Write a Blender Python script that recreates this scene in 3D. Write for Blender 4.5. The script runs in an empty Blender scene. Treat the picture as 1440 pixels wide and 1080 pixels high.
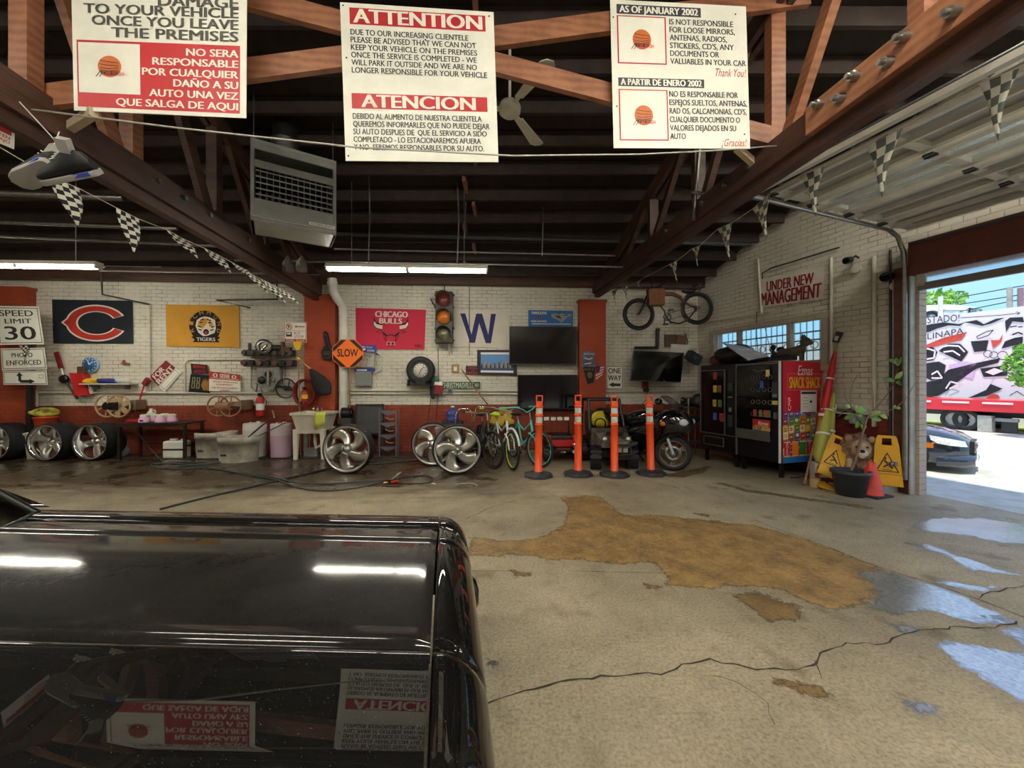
import bpy, math, random
from mathutils import Vector as V, Matrix, Quaternion
random.seed(7)
SC = bpy.context.scene
COL = SC.collection
PI = math.pi
# ------------------------------------------------------------------ camera
H, F = 1.45, 540.0
cd = bpy.data.cameras.new('camera'); cam = bpy.data.objects.new('camera', cd); COL.objects.link(cam)
cam.location = (0, 0, H); cam.rotation_euler = (PI/2, 0, 0)
cd.sensor_width = 36; cd.lens = 36*F/1440; cd.clip_start = .02; cd.clip_end = 400
SC.camera = cam
# ------------------------------------------------------------------ sky, sun, exposure
wd = bpy.data.worlds.new('world'); SC.world = wd; wd.use_nodes = True
wn = wd.node_tree; bg = wn.nodes['Background']
tcw = wn.nodes.new('ShaderNodeTexCoord'); sxw = wn.nodes.new('ShaderNodeSeparateXYZ'); rw = wn.nodes.new('ShaderNodeValToRGB')
wn.links.new(tcw.outputs['Generated'], sxw.inputs[0]); wn.links.new(sxw.outputs[2], rw.inputs[0]); wn.links.new(rw.outputs[0], bg.inputs[0])
rw.color_ramp.elements[0].position = 0.0; rw.color_ramp.elements[0].color = (.25, .55, .68, 1)
rw.color_ramp.elements[1].position = .45; rw.color_ramp.elements[1].color = (.46, .64, 1.0, 1)
bg.inputs[1].default_value = 1.5
sl = bpy.data.lights.new('sun', 'SUN'); sl.energy = 4.6; sl.angle = .01; sl.color = (1, .96, .88)
so = bpy.data.objects.new('sun', sl); COL.objects.link(so); so.rotation_euler = V((.16, .20, -.96)).to_track_quat('-Z', 'Y').to_euler(); so.location = (-6, -6, 20)
vs = SC.view_settings; vs.view_transform = 'Standard'; vs.look = 'None'; vs.gamma = 1; vs.use_curve_mapping = False; vs.exposure = 0.10
TUBE = 60.0      # radiance of the fluorescent tubes
# ------------------------------------------------------------------ pixel -> place helpers
def P(px, py, d): return V(((px-720)/F*d, d, H+(540-py)/F*d))
def G(px, py, z=0): return P(px, py, (H-z)*F/(py-540))
D0, KB = 8.4, .054
NB = math.sqrt(1+KB*KB); AB = math.atan(KB)
def W(px, py, off=0): return P(px, py, (D0-off*NB)/(1-KB*(px-720)/F))
CR = W(982, 540); JB = P(1290, 540, 5.05)
RD = (JB-CR); RD.z = 0; RL = RD.length; RD.normalize(); AR = math.atan2(RD.y, RD.x)
RN = V((math.sin(AR), -math.cos(AR), 0))
def R(px, py, off=0):
    r = P(px, py, 1)-V((0, 0, H)); o = CR+RN*off
    t = (o.x*RN.x+o.y*RN.y)/(r.x*RN.x+r.y*RN.y)
    return P(px, py, t)
def RS(s, z, off=0):
    q = CR+RD*s+RN*off; return V((q.x, q.y, z))
def DP(d): return lambda px, py, off=0: P(px, py, d-off)
# ------------------------------------------------------------------ materials
def lin(c): return tuple(((x/255)/12.92 if x/255 <= .04045 else ((x/255+.055)/1.055)**2.4) for x in c)
MATS = {}
def mat(name, rgb, rough=.6, metal=0, var=0, scale=6, bump=0, coat=0, emit=0, rgb2=None, trans=0, stretch=None, spec=None, alpha=1):
    if name in MATS: return MATS[name]
    m = bpy.data.materials.new(name); m.use_nodes = True; nt = m.node_tree; b = nt.nodes['Principled BSDF']
    c = lin(rgb)
    b.inputs['Base Color'].default_value = (*c, 1); b.inputs['Roughness'].default_value = rough; b.inputs['Metallic'].default_value = metal
    if coat: b.inputs['Coat Weight'].default_value = coat; b.inputs['Coat Roughness'].default_value = .04
    if trans: b.inputs['Transmission Weight'].default_value = trans; b.inputs['IOR'].default_value = 1.45
    if spec is not None: b.inputs['Specular IOR Level'].default_value = spec
    if alpha < 1: b.inputs['Alpha'].default_value = alpha
    if emit: b.inputs['Emission Color'].default_value = (*c, 1); b.inputs['Emission Strength'].default_value = emit
    if var or bump or rgb2:
        tc = nt.nodes.new('ShaderNodeTexCoord'); n = nt.nodes.new('ShaderNodeTexNoise'); n.inputs['Scale'].default_value = scale; n.inputs['Detail'].default_value = 6; n.inputs['Roughness'].default_value = .62
        src = tc.outputs['Object']
        if stretch:
            mp = nt.nodes.new('ShaderNodeMapping'); mp.inputs['Scale'].default_value = stretch; nt.links.new(src, mp.inputs[0]); src = mp.outputs[0]
        nt.links.new(src, n.inputs['Vector'])
        if var or rgb2:
            rp = nt.nodes.new('ShaderNodeValToRGB'); c2 = lin(rgb2) if rgb2 else tuple(min(1, x*(1+var)) for x in c); c1 = c if rgb2 else tuple(x*(1-var) for x in c)
            rp.color_ramp.elements[0].position = .36; rp.color_ramp.elements[1].position = .66
            rp.color_ramp.elements[0].color = (*c1, 1); rp.color_ramp.elements[1].color = (*c2, 1)
            nt.links.new(n.outputs['Fac'], rp.inputs[0]); nt.links.new(rp.outputs[0], b.inputs['Base Color'])
        if bump:
            bp = nt.nodes.new('ShaderNodeBump'); bp.inputs['Strength'].default_value = bump; bp.inputs['Distance'].default_value = .02
            nt.links.new(n.outputs['Fac'], bp.inputs['Height']); nt.links.new(bp.outputs[0], b.inputs['Normal'])
    MATS[name] = m; return m
class N:     # small node-graph helper
    def __init__(s, m): s.nt = m.node_tree; s.b = s.nt.nodes['Principled BSDF']
    def new(s, t, **k):
        n = s.nt.nodes.new(t)
        for a, v in k.items(): setattr(n, a, v)
        return n
    def math(s, op, a, b=None, clamp=False):
        n = s.nt.nodes.new('ShaderNodeMath'); n.operation = op; n.use_clamp = clamp
        for i, v in enumerate((a, b)):
            if v is None: continue
            if isinstance(v, (int, float)): n.inputs[i].default_value = v
            else: s.nt.links.new(v, n.inputs[i])
        return n.outputs[0]
    def ramp(s, f, stops):
        n = s.nt.nodes.new('ShaderNodeValToRGB'); e = n.color_ramp.elements
        while len(e) < len(stops): e.new(.5)
        for x, (p, c) in zip(e, stops): x.position = p; x.color = (*c, 1) if len(c) == 3 else c
        s.nt.links.new(f, n.inputs[0]); return n.outputs[0]
    def mix(s, f, a, b, mode='MIX'):
        n = s.nt.nodes.new('ShaderNodeMix'); n.data_type = 'RGBA'; n.blend_type = mode
        for sock, v in ((n.inputs[0], f), (n.inputs[6], a), (n.inputs[7], b)):
            if isinstance(v, (int, float)): sock.default_value = v
            elif isinstance(v, tuple): sock.default_value = (*v, 1)
            else: s.nt.links.new(v, sock)
        return n.outputs[2]
    def noise(s, vec, scale, detail=6, rough=.6):
        n = s.nt.nodes.new('ShaderNodeTexNoise'); n.inputs['Scale'].default_value = scale; n.inputs['Detail'].default_value = detail; n.inputs['Roughness'].default_value = rough
        if vec is not None: s.nt.links.new(vec, n.inputs['Vector'])
        return n.outputs['Fac']
    def l(s, a, b): s.nt.links.new(a, b)
def brick_mat(name, white, red, split, rough=.75, mort=.5):
    m = mat(name, white, rough); g = N(m)
    tc = g.new('ShaderNodeTexCoord'); sx = g.new('ShaderNodeSeparateXYZ'); g.l(tc.outputs['Object'], sx.inputs[0])
    cb = g.new('ShaderNodeCombineXYZ'); g.l(sx.outputs[0], cb.inputs[0]); g.l(sx.outputs[2], cb.inputs[1])
    nz = g.noise(tc.outputs['Object'], 3.0, 4)
    dis = g.new('ShaderNodeVectorMath'); dis.operation = 'SCALE'; g.l(nz, dis.inputs[3]); dis.inputs[0].default_value = (.02, .035, 0)
    ad = g.new('ShaderNodeVectorMath'); g.l(cb.outputs[0], ad.inputs[0]); g.l(dis.outputs[0], ad.inputs[1])
    br = g.new('ShaderNodeTexBrick'); g.l(ad.outputs[0], br.inputs['Vector'])
    for k, v in (('Scale', 1.0), ('Mortar Size', .0065), ('Mortar Smooth', .35), ('Brick Width', .215), ('Row Height', .078), ('Bias', 0)): br.inputs[k].default_value = v
    br.inputs['Color1'].default_value = (0, 0, 0, 1); br.inputs['Color2'].default_value = (.25, .25, .25, 1); br.inputs['Mortar'].default_value = (1, 1, 1, 1)
    patch = g.ramp(g.noise(tc.outputs['Object'], 2.1, 5, .7), [(.40, (.12,)*3), (.62, (1,)*3)])
    fine = g.noise(tc.outputs['Object'], 26, 6, .7)
    lw, lr = lin(white), lin(red)
    dirt = g.ramp(g.noise(tc.outputs['Object'], .9, 6, .65), [(.35, tuple(x*.80 for x in lw)), (.62, lw)])
    spk = g.ramp(fine, [(.30, (.35, .31, .26)), (.40, (1, 1, 1))])
    wc = g.mix(.65, dirt, spk, 'MULTIPLY')
    rdc = g.ramp(g.noise(tc.outputs['Object'], 2.2, 6, .7), [(.3, tuple(x*.45 for x in lr)), (.6, lr)])
    zn = g.math('ADD', sx.outputs[2], g.math('MULTIPLY', g.math('SUBTRACT', fine, .5), .02))
    isr = g.math('LESS_THAN', zn, split)
    base = g.mix(isr, wc, rdc)
    mo = g.math('MULTIPLY', g.math('MULTIPLY', br.outputs['Fac'], patch), mort+.35, True)
    dark = g.mix(isr, (.14, .11, .085), (.07, .014, .006))
    col = g.mix(mo, base, dark)
    g.l(col, g.b.inputs['Base Color'])
    bp = g.new('ShaderNodeBump'); bp.inputs['Strength'].default_value = .55; bp.inputs['Distance'].default_value = .012
    hh = g.math('SUBTRACT', g.math('MULTIPLY', fine, .4), br.outputs['Fac']); g.l(hh, bp.inputs['Height']); g.l(bp.outputs[0], g.b.inputs['Normal'])
    return m
def wood_mat(name, a, b, rough=.6, ax=(1, 1, 1), sc=3.0):
    m = mat(name, a, rough); g = N(m); tc = g.new('ShaderNodeTexCoord'); mp = g.new('ShaderNodeMapping'); mp.inputs['Scale'].default_value = ax; g.l(tc.outputs['Object'], mp.inputs[0])
    n = g.noise(mp.outputs[0], sc, 8, .65); w = g.new('ShaderNodeTexWave'); w.inputs['Scale'].default_value = sc*1.4; w.inputs['Distortion'].default_value = 3; w.inputs['Detail'].default_value = 3; w.bands_direction = 'Z'; g.l(mp.outputs[0], w.inputs[0])
    f = g.math('ADD', g.math('MULTIPLY', n, .86), g.math('MULTIPLY', w.outputs['Fac'], .14))
    g.l(g.ramp(f, [(.3, lin(b)), (.62, lin(a))]), g.b.inputs['Base Color'])
    bp = g.new('ShaderNodeBump'); bp.inputs['Strength'].default_value = .25; bp.inputs['Distance'].default_value = .01; g.l(f, bp.inputs['Height']); g.l(bp.outputs[0], g.b.inputs['Normal'])
    return m
WHITE = mat('white_paint', (232, 230, 216), .55, var=.05, scale=9); SIGNW = mat('sign_white', (238, 236, 220), .4, var=.05, scale=4)
PLAW = mat('white_plastic', (222, 220, 208), .45, var=.08, scale=5); PAPER = mat('paper', (235, 235, 230), .7)
RED = mat('red_paint', (184, 34, 34), .45, var=.12, scale=4); DRED = mat('dark_red', (128, 24, 34), .5, var=.1); BLK = mat('black_paint', (18, 18, 18), .4)
INK = mat('ink', (44, 44, 46), .5); RUB = mat('rubber', (24, 24, 25), .62, var=.25, scale=20, bump=.1); BPL = mat('black_plastic', (20, 20, 22), .38, var=.2, scale=12)
CHR = mat('chrome', (225, 225, 225), .10, 1); ALU = mat('polished_alloy', (206, 204, 198), .30, 1, var=.05, scale=5); STL = mat('galvanised_steel', (150, 150, 146), .38, 1, var=.15, scale=14)
GRY = mat('grey_paint', (128, 130, 126), .5, var=.1); DGR = mat('dark_grey', (58, 60, 62), .5, var=.15); LGR = mat('light_grey_plastic', (176, 174, 164), .6, var=.18, scale=7, bump=.15)
ORG = mat('safety_orange', (255, 92, 38), .42); YEL = mat('yellow', (238, 190, 34), .5, var=.1); LIME = mat('lime', (196, 214, 58), .5); TEAL = mat('teal', (80, 204, 190), .35, coat=.5)
BLUE = mat('blue', (34, 66, 150), .5); NAVY = mat('navy', (30, 30, 92), .7); GREEN = mat('sign_green', (14, 92, 62), .45); BRN = mat('brown', (96, 62, 40), .6, var=.2); TAN = mat('tan', (176, 150, 112), .5, var=.12)
PINK = mat('pink_jug', (232, 184, 212), .35, var=.06); SKYB = mat('sky_blue', (96, 160, 220), .5); GOLD = mat('gold_brown', (150, 108, 46), .5); PURP = mat('purple', (92, 62, 150), .5)
REFL = mat('reflective_tape', (226, 222, 206), .3, .2, var=.12, scale=60); GLS = mat('clear_glass', (235, 240, 240), .02, trans=1); SCRN = mat('dark_screen', (7, 7, 9), .10); AMB = mat('amber_lens', (220, 120, 20), .25); DIRTW = mat('dirty_white', (206, 200, 180), .5, var=.2, scale=6)
LTUBE2 = mat('lit_tube_boosted', (255, 250, 236), .4, emit=TUBE*1.9); LTUBE = mat('lit_tube', (255, 250, 236), .4, emit=TUBE)  # boosted copy for added strips that lift the right side
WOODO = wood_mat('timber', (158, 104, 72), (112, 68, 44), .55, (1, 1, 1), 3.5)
WOODD = wood_mat('dark_timber', (84, 54, 40), (44, 29, 22), .55, (.6, .6, 2.2), 3.5)
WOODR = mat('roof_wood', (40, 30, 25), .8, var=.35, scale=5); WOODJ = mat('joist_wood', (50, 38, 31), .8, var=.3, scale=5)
WSTK = mat('wood_stick', (150, 112, 74), .55, var=.2, scale=10)
# ------------------------------------------------------------------ mesh builder
def fr(u, v=None, n=None): return None
class MB:
    def __init__(s): s.v = []; s.f = []; s.fm = []; s.fs = []; s.ms = []
    def mi(s, m):
        if m not in s.ms: s.ms.append(m)
        return s.ms.index(m)
    def add(s, vs_, fs_, m, sm=False, X=None):
        o = len(s.v); k = s.mi(m)
        for p in vs_:
            p = V(p); s.v.append(X @ p if X is not None else p)
        for f in fs_: s.f.append([i+o for i in f]); s.fm.append(k); s.fs.append(sm)
        return s
    def box(s, c, sz, m, rot=None, X=None):
        c = V(c); hx, hy, hz = sz[0]/2, sz[1]/2, sz[2]/2
        vs_ = [V((a*hx, b*hy, d*hz)) for a in (-1, 1) for b in (-1, 1) for d in (-1, 1)]
        if rot: 
            rm = Matrix.Rotation(rot[2], 3, 'Z') @ Matrix.Rotation(rot[1], 3, 'Y') @ Matrix.Rotation(rot[0], 3, 'X'); vs_ = [rm @ p for p in vs_]
        return s.add([p+c for p in vs_], [(0, 1, 3, 2), (4, 6, 7, 5), (0, 4, 5, 1), (2, 3, 7, 6), (0, 2, 6, 4), (1, 5, 7, 3)], m, False, X)
    def bar(s, a, b, w, h, m, up=(0, 0, 1), X=None):      # beam a->b, w across, h along up
        a, b = V(a), V(b); d = (b-a).normalized(); up = V(up)
        if abs(d.dot(up)) > .98: up = V((0, 1, 0))
        x = d.cross(up).normalized(); y = x.cross(d).normalized(); vs_ = []
        for p in (a, b):
            for q, r in ((-1, -1), (1, -1), (1, 1), (-1, 1)): vs_.append(p+x*(q*w/2)+y*(r*h/2))
        return s.add(vs_, [(3, 2, 1, 0), (4, 5, 6, 7), (0, 1, 5, 4), (1, 2, 6, 5), (2, 3, 7, 6), (3, 0, 4, 7)], m, False, X)
    def cyl(s, a, b, r, m, r2=None, n=14, cap=True, X=None):
        a, b = V(a), V(b); r2 = r if r2 is None else r2; d = (b-a).normalized(); up = V((0, 0, 1)) if abs(d.z) < .9 else V((1, 0, 0)); x = d.cross(up).normalized(); y = d.cross(x)
        vs_ = [p+(x*math.cos(2*PI*i/n)+y*math.sin(2*PI*i/n))*q for p, q in ((a, r), (b, r2)) for i in range(n)]
        s.add(vs_, [(i, (i+1) % n, n+(i+1) % n, n+i) for i in range(n)], m, True, X)
        if cap: s.add(vs_, [list(range(n))[::-1], list(range(n, 2*n))], m, False, X)
        return s
    def tube(s, pts, r, m, n=8, closed=False, X=None):
        pts = [V(p) for p in pts]; L = len(pts); vs_ = []; px = None
        for i, p in enumerate(pts):
            a = pts[i-1] if (i or closed) else p; b = pts[(i+1) % L] if (i < L-1 or closed) else p
            d = (b-a).normalized()
            if px is None: px = d.cross(V((0, 0, 1)) if abs(d.z) < .9 else V((1, 0, 0))).normalized()
            x = (px-d*px.dot(d)).normalized(); px = x; y = d.cross(x); q = r[i] if isinstance(r, (list, tuple)) else r
            vs_ += [p+(x*math.cos(2*PI*j/n)+y*math.sin(2*PI*j/n))*q for j in range(n)]
        fs_ = [(i*n+j, i*n+(j+1) % n, ((i+1) % L)*n+(j+1) % n, ((i+1) % L)*n+j) for i in range(L if closed else L-1) for j in range(n)]
        s.add(vs_, fs_, m, True, X)
        if not closed: s.add(vs_, [list(range(n))[::-1], list(range((L-1)*n, L*n))], m, False, X)
        return s
    def lathe(s, prof, m, n=28, X=None, sm=True):       # profile (r, z) around Z
        vs_ = [(r*math.cos(2*PI*i/n), r*math.sin(2*PI*i/n), z) for r, z in prof for i in range(n)]
        fs_ = [(k*n+i, k*n+(i+1) % n, (k+1)*n+(i+1) % n, (k+1)*n+i) for k in range(len(prof)-1) for i in range(n)]
        return s.add(vs_, fs_, m, sm, X)
    def prism(s, poly, y0, y1, m, X=None, sm=False):      # polygon in XZ, extruded along Y
        n = len(poly); vs_ = [(x, y0, z) for x, z in poly]+[(x, y1, z) for x, z in poly]
        s.add(vs_, [list(range(n)), list(range(n, 2*n))[::-1]], m, False, X)
        return s.add(vs_, [(i, n+i, n+(i+1) % n, (i+1) % n) for i in range(n)], m, sm, X)
    def sph(s, c, r, m, n=14, k=9, X=None):
        c = V(c); r = (r,)*3 if isinstance(r, (int, float)) else r; vs_ = []
        for j in range(k+1):
            t = PI*j/k
            for i in range(n): vs_.append(c+V((r[0]*math.sin(t)*math.cos(2*PI*i/n), r[1]*math.sin(t)*math.sin(2*PI*i/n), r[2]*math.cos(t))))
        return s.add(vs_, [(j*n+i, (j+1)*n+i, (j+1)*n+(i+1) % n, j*n+(i+1) % n) for j in range(k) for i in range(n)], m, True, X)
    def torus(s, c, Rr, r, m, axis='Y', n=32, k=8, X=None, a0=0, a1=2*PI):
        c = V(c); full = abs(a1-a0-2*PI) < 1e-4; pts = []
        for i in range(n if full else n+1):
            t = a0+(a1-a0)*i/n; q = (math.cos(t)*Rr, math.sin(t)*Rr)
            pts.append(c+(V((q[0], 0, q[1])) if axis == 'Y' else V((q[0], q[1], 0)) if axis == 'Z' else V((0, q[0], q[1]))))
        return s.tube(pts, r, m, k, full, X)
    def loft(s, secs, m, cap=True, X=None, sm=True):     # list of equal-length closed rings
        n = len(secs[0]); vs_ = [p for q in secs for p in q]
        s.add(vs_, [(k*n+i, k*n+(i+1) % n, (k+1)*n+(i+1) % n, (k+1)*n+i) for k in range(len(secs)-1) for i in range(n)], m, sm, X)
        if cap: s.add(vs_, [list(range(n))[::-1], list(range((len(secs)-1)*n, len(secs)*n))], m, False, X)
        return s
    def grid(s, rows, m, X=None, sm=True):
        n = len(rows[0]); return s.add([p for q in rows for p in q], [(k*n+i, k*n+i+1, (k+1)*n+i+1, (k+1)*n+i) for k in range(len(rows)-1) for i in range(n-1)], m, sm, X)
    def build(s, name, parent=None, loc=(0, 0, 0), rz=0, bev=0, sub=0, rot=None):
        me = bpy.data.meshes.new(name); me.from_pydata([tuple(p) for p in s.v], [], s.f)
        for m in s.ms: me.materials.append(m)
        me.polygons.foreach_set('material_index', s.fm); me.polygons.foreach_set('use_smooth', s.fs); me.update()
        o = bpy.data.objects.new(name, me); COL.objects.link(o); o.location = loc; o.rotation_euler = rot or (0, 0, rz)
        if parent: o.parent = parent
        if bev:
            b = o.modifiers.new('bevel', 'BEVEL'); b.width = bev; b.segments = 2; b.limit_method = 'ANGLE'; b.angle_limit = .7
        if sub:
            b = o.modifiers.new('sub', 'SUBSURF'); b.levels = sub; b.render_levels = sub
        return o
def tag(o, label, cat, group=None, kind=None):
    if label: o['label'] = label
    if cat: o['category'] = cat
    if group: o['group'] = group
    if kind: o['kind'] = kind
    return o
def thing(name, label, cat, loc=(0, 0, 0), rz=0, group=None, rot=None):
    o = bpy.data.objects.new(name, None); COL.objects.link(o); o.location = loc; o.rotation_euler = rot or (0, 0, rz); o.empty_display_size = .1
    return tag(o, label, cat, group)
def kids(o): return [c for c in bpy.data.objects if c.parent == o]
def dup(o, label=None, loc=None, rz=None, parent=None, group=None, rot=None):
    c = o.copy(); COL.objects.link(c)
    if parent: c.parent = parent
    for ch in kids(o): dup(ch, parent=c)
    if label: c['label'] = label
    if group: c['group'] = group
    if loc is not None: c.location = loc
    if rz is not None: c.rotation_euler = (0, 0, rz)
    if rot is not None: c.rotation_euler = rot
    return c
def struct(o): o['kind'] = 'structure'; return o
# ------------------------------------------------------------------ lettering
TXC = {}; CAP = [0]
def glyphs(t, bold=.0, shear=0):
    k = (t, bold, shear)
    if k in TXC: return TXC[k]
    cu = bpy.data.curves.new('t', 'FONT'); cu.body = t; cu.offset = bold; cu.shear = shear; cu.resolution_u = 3
    ob = bpy.data.objects.new('t', cu); COL.objects.link(ob); dg = bpy.context.evaluated_depsgraph_get(); dg.update()
    me = bpy.data.meshes.new_from_object(ob.evaluated_get(dg)); vs_ = [v.co.copy() for v in me.vertices]; fs_ = [list(p.vertices) for p in me.polygons]
    bpy.data.objects.remove(ob); bpy.data.curves.remove(cu); bpy.data.meshes.remove(me)
    if not vs_: vs_ = [V((0, 0, 0))]
    x0 = min(v.x for v in vs_); x1 = max(v.x for v in vs_); y0 = 0.0; y1 = CAP[0] or max(v.y for v in vs_)      # boxes run from the baseline to the height of a capital
    r = ([((v.x-x0)/max(1e-6, x1-x0), (v.y-y0)/max(1e-6, y1-y0)) for v in vs_], fs_, (x1-x0)/max(1e-6, y1-y0), y1); TXC[k] = r; return r
CAP[0] = max(1e-3, (lambda m_: m_)(glyphs('H')[3])); TXC.clear()
class QB(MB):
    """a flat board on four corner points (TL, TR, BR, BL), with print laid over its face in u,v (0..1 from the top left)"""
    def __init__(s, cs, t=.006, m=None, face=None):
        super().__init__(); s.o = sum(cs, V((0, 0, 0)))/4; s.c = [p-s.o for p in cs]
        s.n = (s.c[3]-s.c[0]).cross(s.c[1]-s.c[0]).normalized()
        s.W = (cs[1]-cs[0]).length; s.Hh = (cs[3]-cs[0]).length
        b = [p-s.n*t for p in s.c]; 
        if m: s.add(s.c+b, [(0, 3, 2, 1), (4, 5, 6, 7), (0, 1, 5, 4), (1, 2, 6, 5), (2, 3, 7, 6), (3, 0, 4, 7)], m)
    def pt(s, u, v, l=0):
        a = s.c[0].lerp(s.c[1], u); b = s.c[3].lerp(s.c[2], u); return a.lerp(b, v)+s.n*(.0016*l)
    def poly(s, pts, m, l=1): return s.add([s.pt(u, v, l) for u, v in pts], [list(range(len(pts)))[::-1]], m)
    def rect(s, u0, v0, u1, v1, m, l=1): return s.poly([(u0, v0), (u1, v0), (u1, v1), (u0, v1)], m, l)
    def frame(s, u0, v0, u1, v1, w, m, l=1):
        a = w/s.W; b = w/s.Hh
        s.rect(u0, v0, u1, v0+b, m, l); s.rect(u0, v1-b, u1, v1, m, l); s.rect(u0, v0+b, u0+a, v1-b, m, l); s.rect(u1-a, v0+b, u1, v1-b, m, l); return s
    def ell(s, cu, cv, ru, rv, m, l=1, n=28): return s.poly([(cu+ru*math.cos(2*PI*i/n), cv+rv*math.sin(2*PI*i/n)) for i in range(n)], m, l)
    def arc(s, cu, cv, ru, rv, a0, a1, w, m, l=1, n=24):    # ring piece, w = width as share of radius
        o = [(cu+ru*math.cos(a0+(a1-a0)*i/n), cv-rv*math.sin(a0+(a1-a0)*i/n)) for i in range(n+1)]
        q = [(cu+ru*(1-w)*math.cos(a0+(a1-a0)*i/n), cv-rv*(1-w)*math.sin(a0+(a1-a0)*i/n)) for i in range(n+1)]
        for i in range(n): s.poly([o[i], o[i+1], q[i+1], q[i]], m, l)
        return s
    def line(s, pts, w, m, l=1):
        for (a, b), (c, d) in zip(pts, pts[1:]):
            dx, dy = (c-a)*s.W, (d-b)*s.Hh; L = math.hypot(dx, dy) or 1; nx, ny = -dy/L*w/2/s.W, dx/L*w/2/s.Hh
            s.poly([(a+nx, b+ny), (a-nx, b-ny), (c-nx, d-ny), (c+nx, d+ny)], m, l)
        return s
    def text(s, t, u0, v0, u1, v1, m, l=2, bold=.012, shear=0, keep=None):
        g, fs_, asp, _ = glyphs(t, 0, shear)
        if keep:        # keep lettering proportions: keep = 'l', 'c' or 'r' aligned in the box
            w = min((v1-v0)*s.Hh*asp*1.0/s.W, u1-u0)
            if keep == 'r': u0 = u1-w
            elif keep == 'c': u0 = (u0+u1-w)/2
            u1 = u0+w
        e = bold*.55*(v1-v0)*s.Hh/s.W        # heavier strokes: the letters set again a hair to either side
        for q, dx in enumerate((-e, e, 0) if bold > .005 else (0,)): s.add([s.pt(u0+e+x*(u1-u0-2*e)+dx, v1-y*(v1-v0), l+.22*q) for x, y in g], fs_, m)
        return s
    def put(s, name, label=None, cat=None, group=None, parent=None, bev=0):
        o = s.build(name, parent, s.o, bev=bev); return tag(o, label, cat, group) if label else o
def qb(pl, pts, off=.0, t=.006, m=None):      # pts TL,TR,BR,BL in pixels or (x0,y0,x1,y1)
    if not isinstance(pts[0], (tuple, list)): x0, y0, x1, y1 = pts; pts = [(x0, y0), (x1, y0), (x1, y1), (x0, y1)]
    return QB([pl(x, y, off+t) for x, y in pts], t, m)
# ================================================================== the building
BRK = brick_mat('painted_brick', (222, 216, 198), (140, 56, 30), 1.0)
BRKR = brick_mat('painted_brick_dull', (206, 200, 184), (128, 40, 24), 1.0)
BRKO = brick_mat('painted_brick_red', (170, 68, 32), (170, 68, 32), 1.0, mort=.3)
def concrete():
    m = mat('concrete_floor', (176, 162, 132), .55); g = N(m); tc = g.new('ShaderNodeTexCoord'); o = tc.outputs['Object']
    sx = g.new('ShaderNodeSeparateXYZ'); g.l(o, sx.inputs[0])
    n1 = g.noise(o, .55, 7, .62); n2 = g.noise(o, 5, 8, .7); n3 = g.noise(o, 60, 4, .7)
    c = g.ramp(n1, [(.32, lin((128, 118, 101))), (.5, lin((160, 149, 126))), (.68, lin((186, 174, 147)))])
    c = g.mix(.75, c, g.ramp(n2, [(.3, (.62, .60, .56)), (.46, (.95, .95, .95)), (.7, (1.1, 1.08, 1.02))]), 'MULTIPLY')
    c = g.mix(.9, c, g.ramp(n3, [(.34, (.58, .56, .52)), (.5, (.97, .97, .97)), (.70, (1.3, 1.27, 1.2))]), 'MULTIPLY')
    sp = g.ramp(g.noise(o, 2.3, 3, .5), [(.63, (1, 1, 1)), (.70, (.58, .54, .48))]); c = g.mix(.8, c, sp, 'MULTIPLY'); sp = g.ramp(g.noise(o, 8.5, 3, .55), [(.66, (1, 1, 1)), (.72, (.62, .57, .5))]); c = g.mix(.7, c, sp, 'MULTIPLY'); sp = g.ramp(g.noise(o, 4.1, 8, .75), [(.30, (1.22, 1.2, 1.15)), (.38, (1, 1, 1))]); c = g.mix(.7, c, sp, 'MULTIPLY')
    # the washed, wet back of the bay: streaky edge
    mp = g.new('ShaderNodeMapping'); mp.inputs['Scale'].default_value = (.5, 1.6, 1); g.l(o, mp.inputs[0]); st = g.noise(mp.outputs[0], 2.6, 8, .72)
    wy = g.math('ADD', sx.outputs[1], g.math('MULTIPLY', g.math('SUBTRACT', st, .5), 3.2))
    a = g.math('MULTIPLY', g.math('SUBTRACT', wy, 4.75), 1.1, True)
    xx = g.math('ADD', sx.outputs[0], g.math('MULTIPLY', g.math('SUBTRACT', n2, .5), 1.5)); bx = g.math('MULTIPLY', g.math('SUBTRACT', .6, xx), .9, True)
    wet = g.math('MULTIPLY', a, bx)
    c = g.mix(wet, c, g.mix(.6, (.060, .044, .028), g.ramp(n2, [(.3, (.4, .35, .3)), (.6, (1.3, 1.2, 1.1))]), 'MULTIPLY'))
    g.l(c, g.b.inputs['Base Color'])
    rg = g.math('SUBTRACT', .62, g.math('MULTIPLY', wet, g.math('ADD', .26, g.math('MULTIPLY', g.ramp(g.noise(o, 1.6, 5, .6), [(.45, (0,)*3), (.6, (1,)*3)]), .18))))
    g.l(rg, g.b.inputs['Roughness'])
    bp = g.new('ShaderNodeBump'); bp.inputs['Strength'].default_value = .22; bp.inputs['Distance'].default_value = .006
    g.l(g.math('ADD', n2, g.math('MULTIPLY', n3, .4)), bp.inputs['Height']); g.l(bp.outputs[0], g.b.inputs['Normal'])
    return m
CONC = concrete()
def sside(s, off=0): q = CR+RD*s+RN*off; return q.x, q.y
S_IN, S_OUT, S_END = RL, 7.9, 14.2
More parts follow.
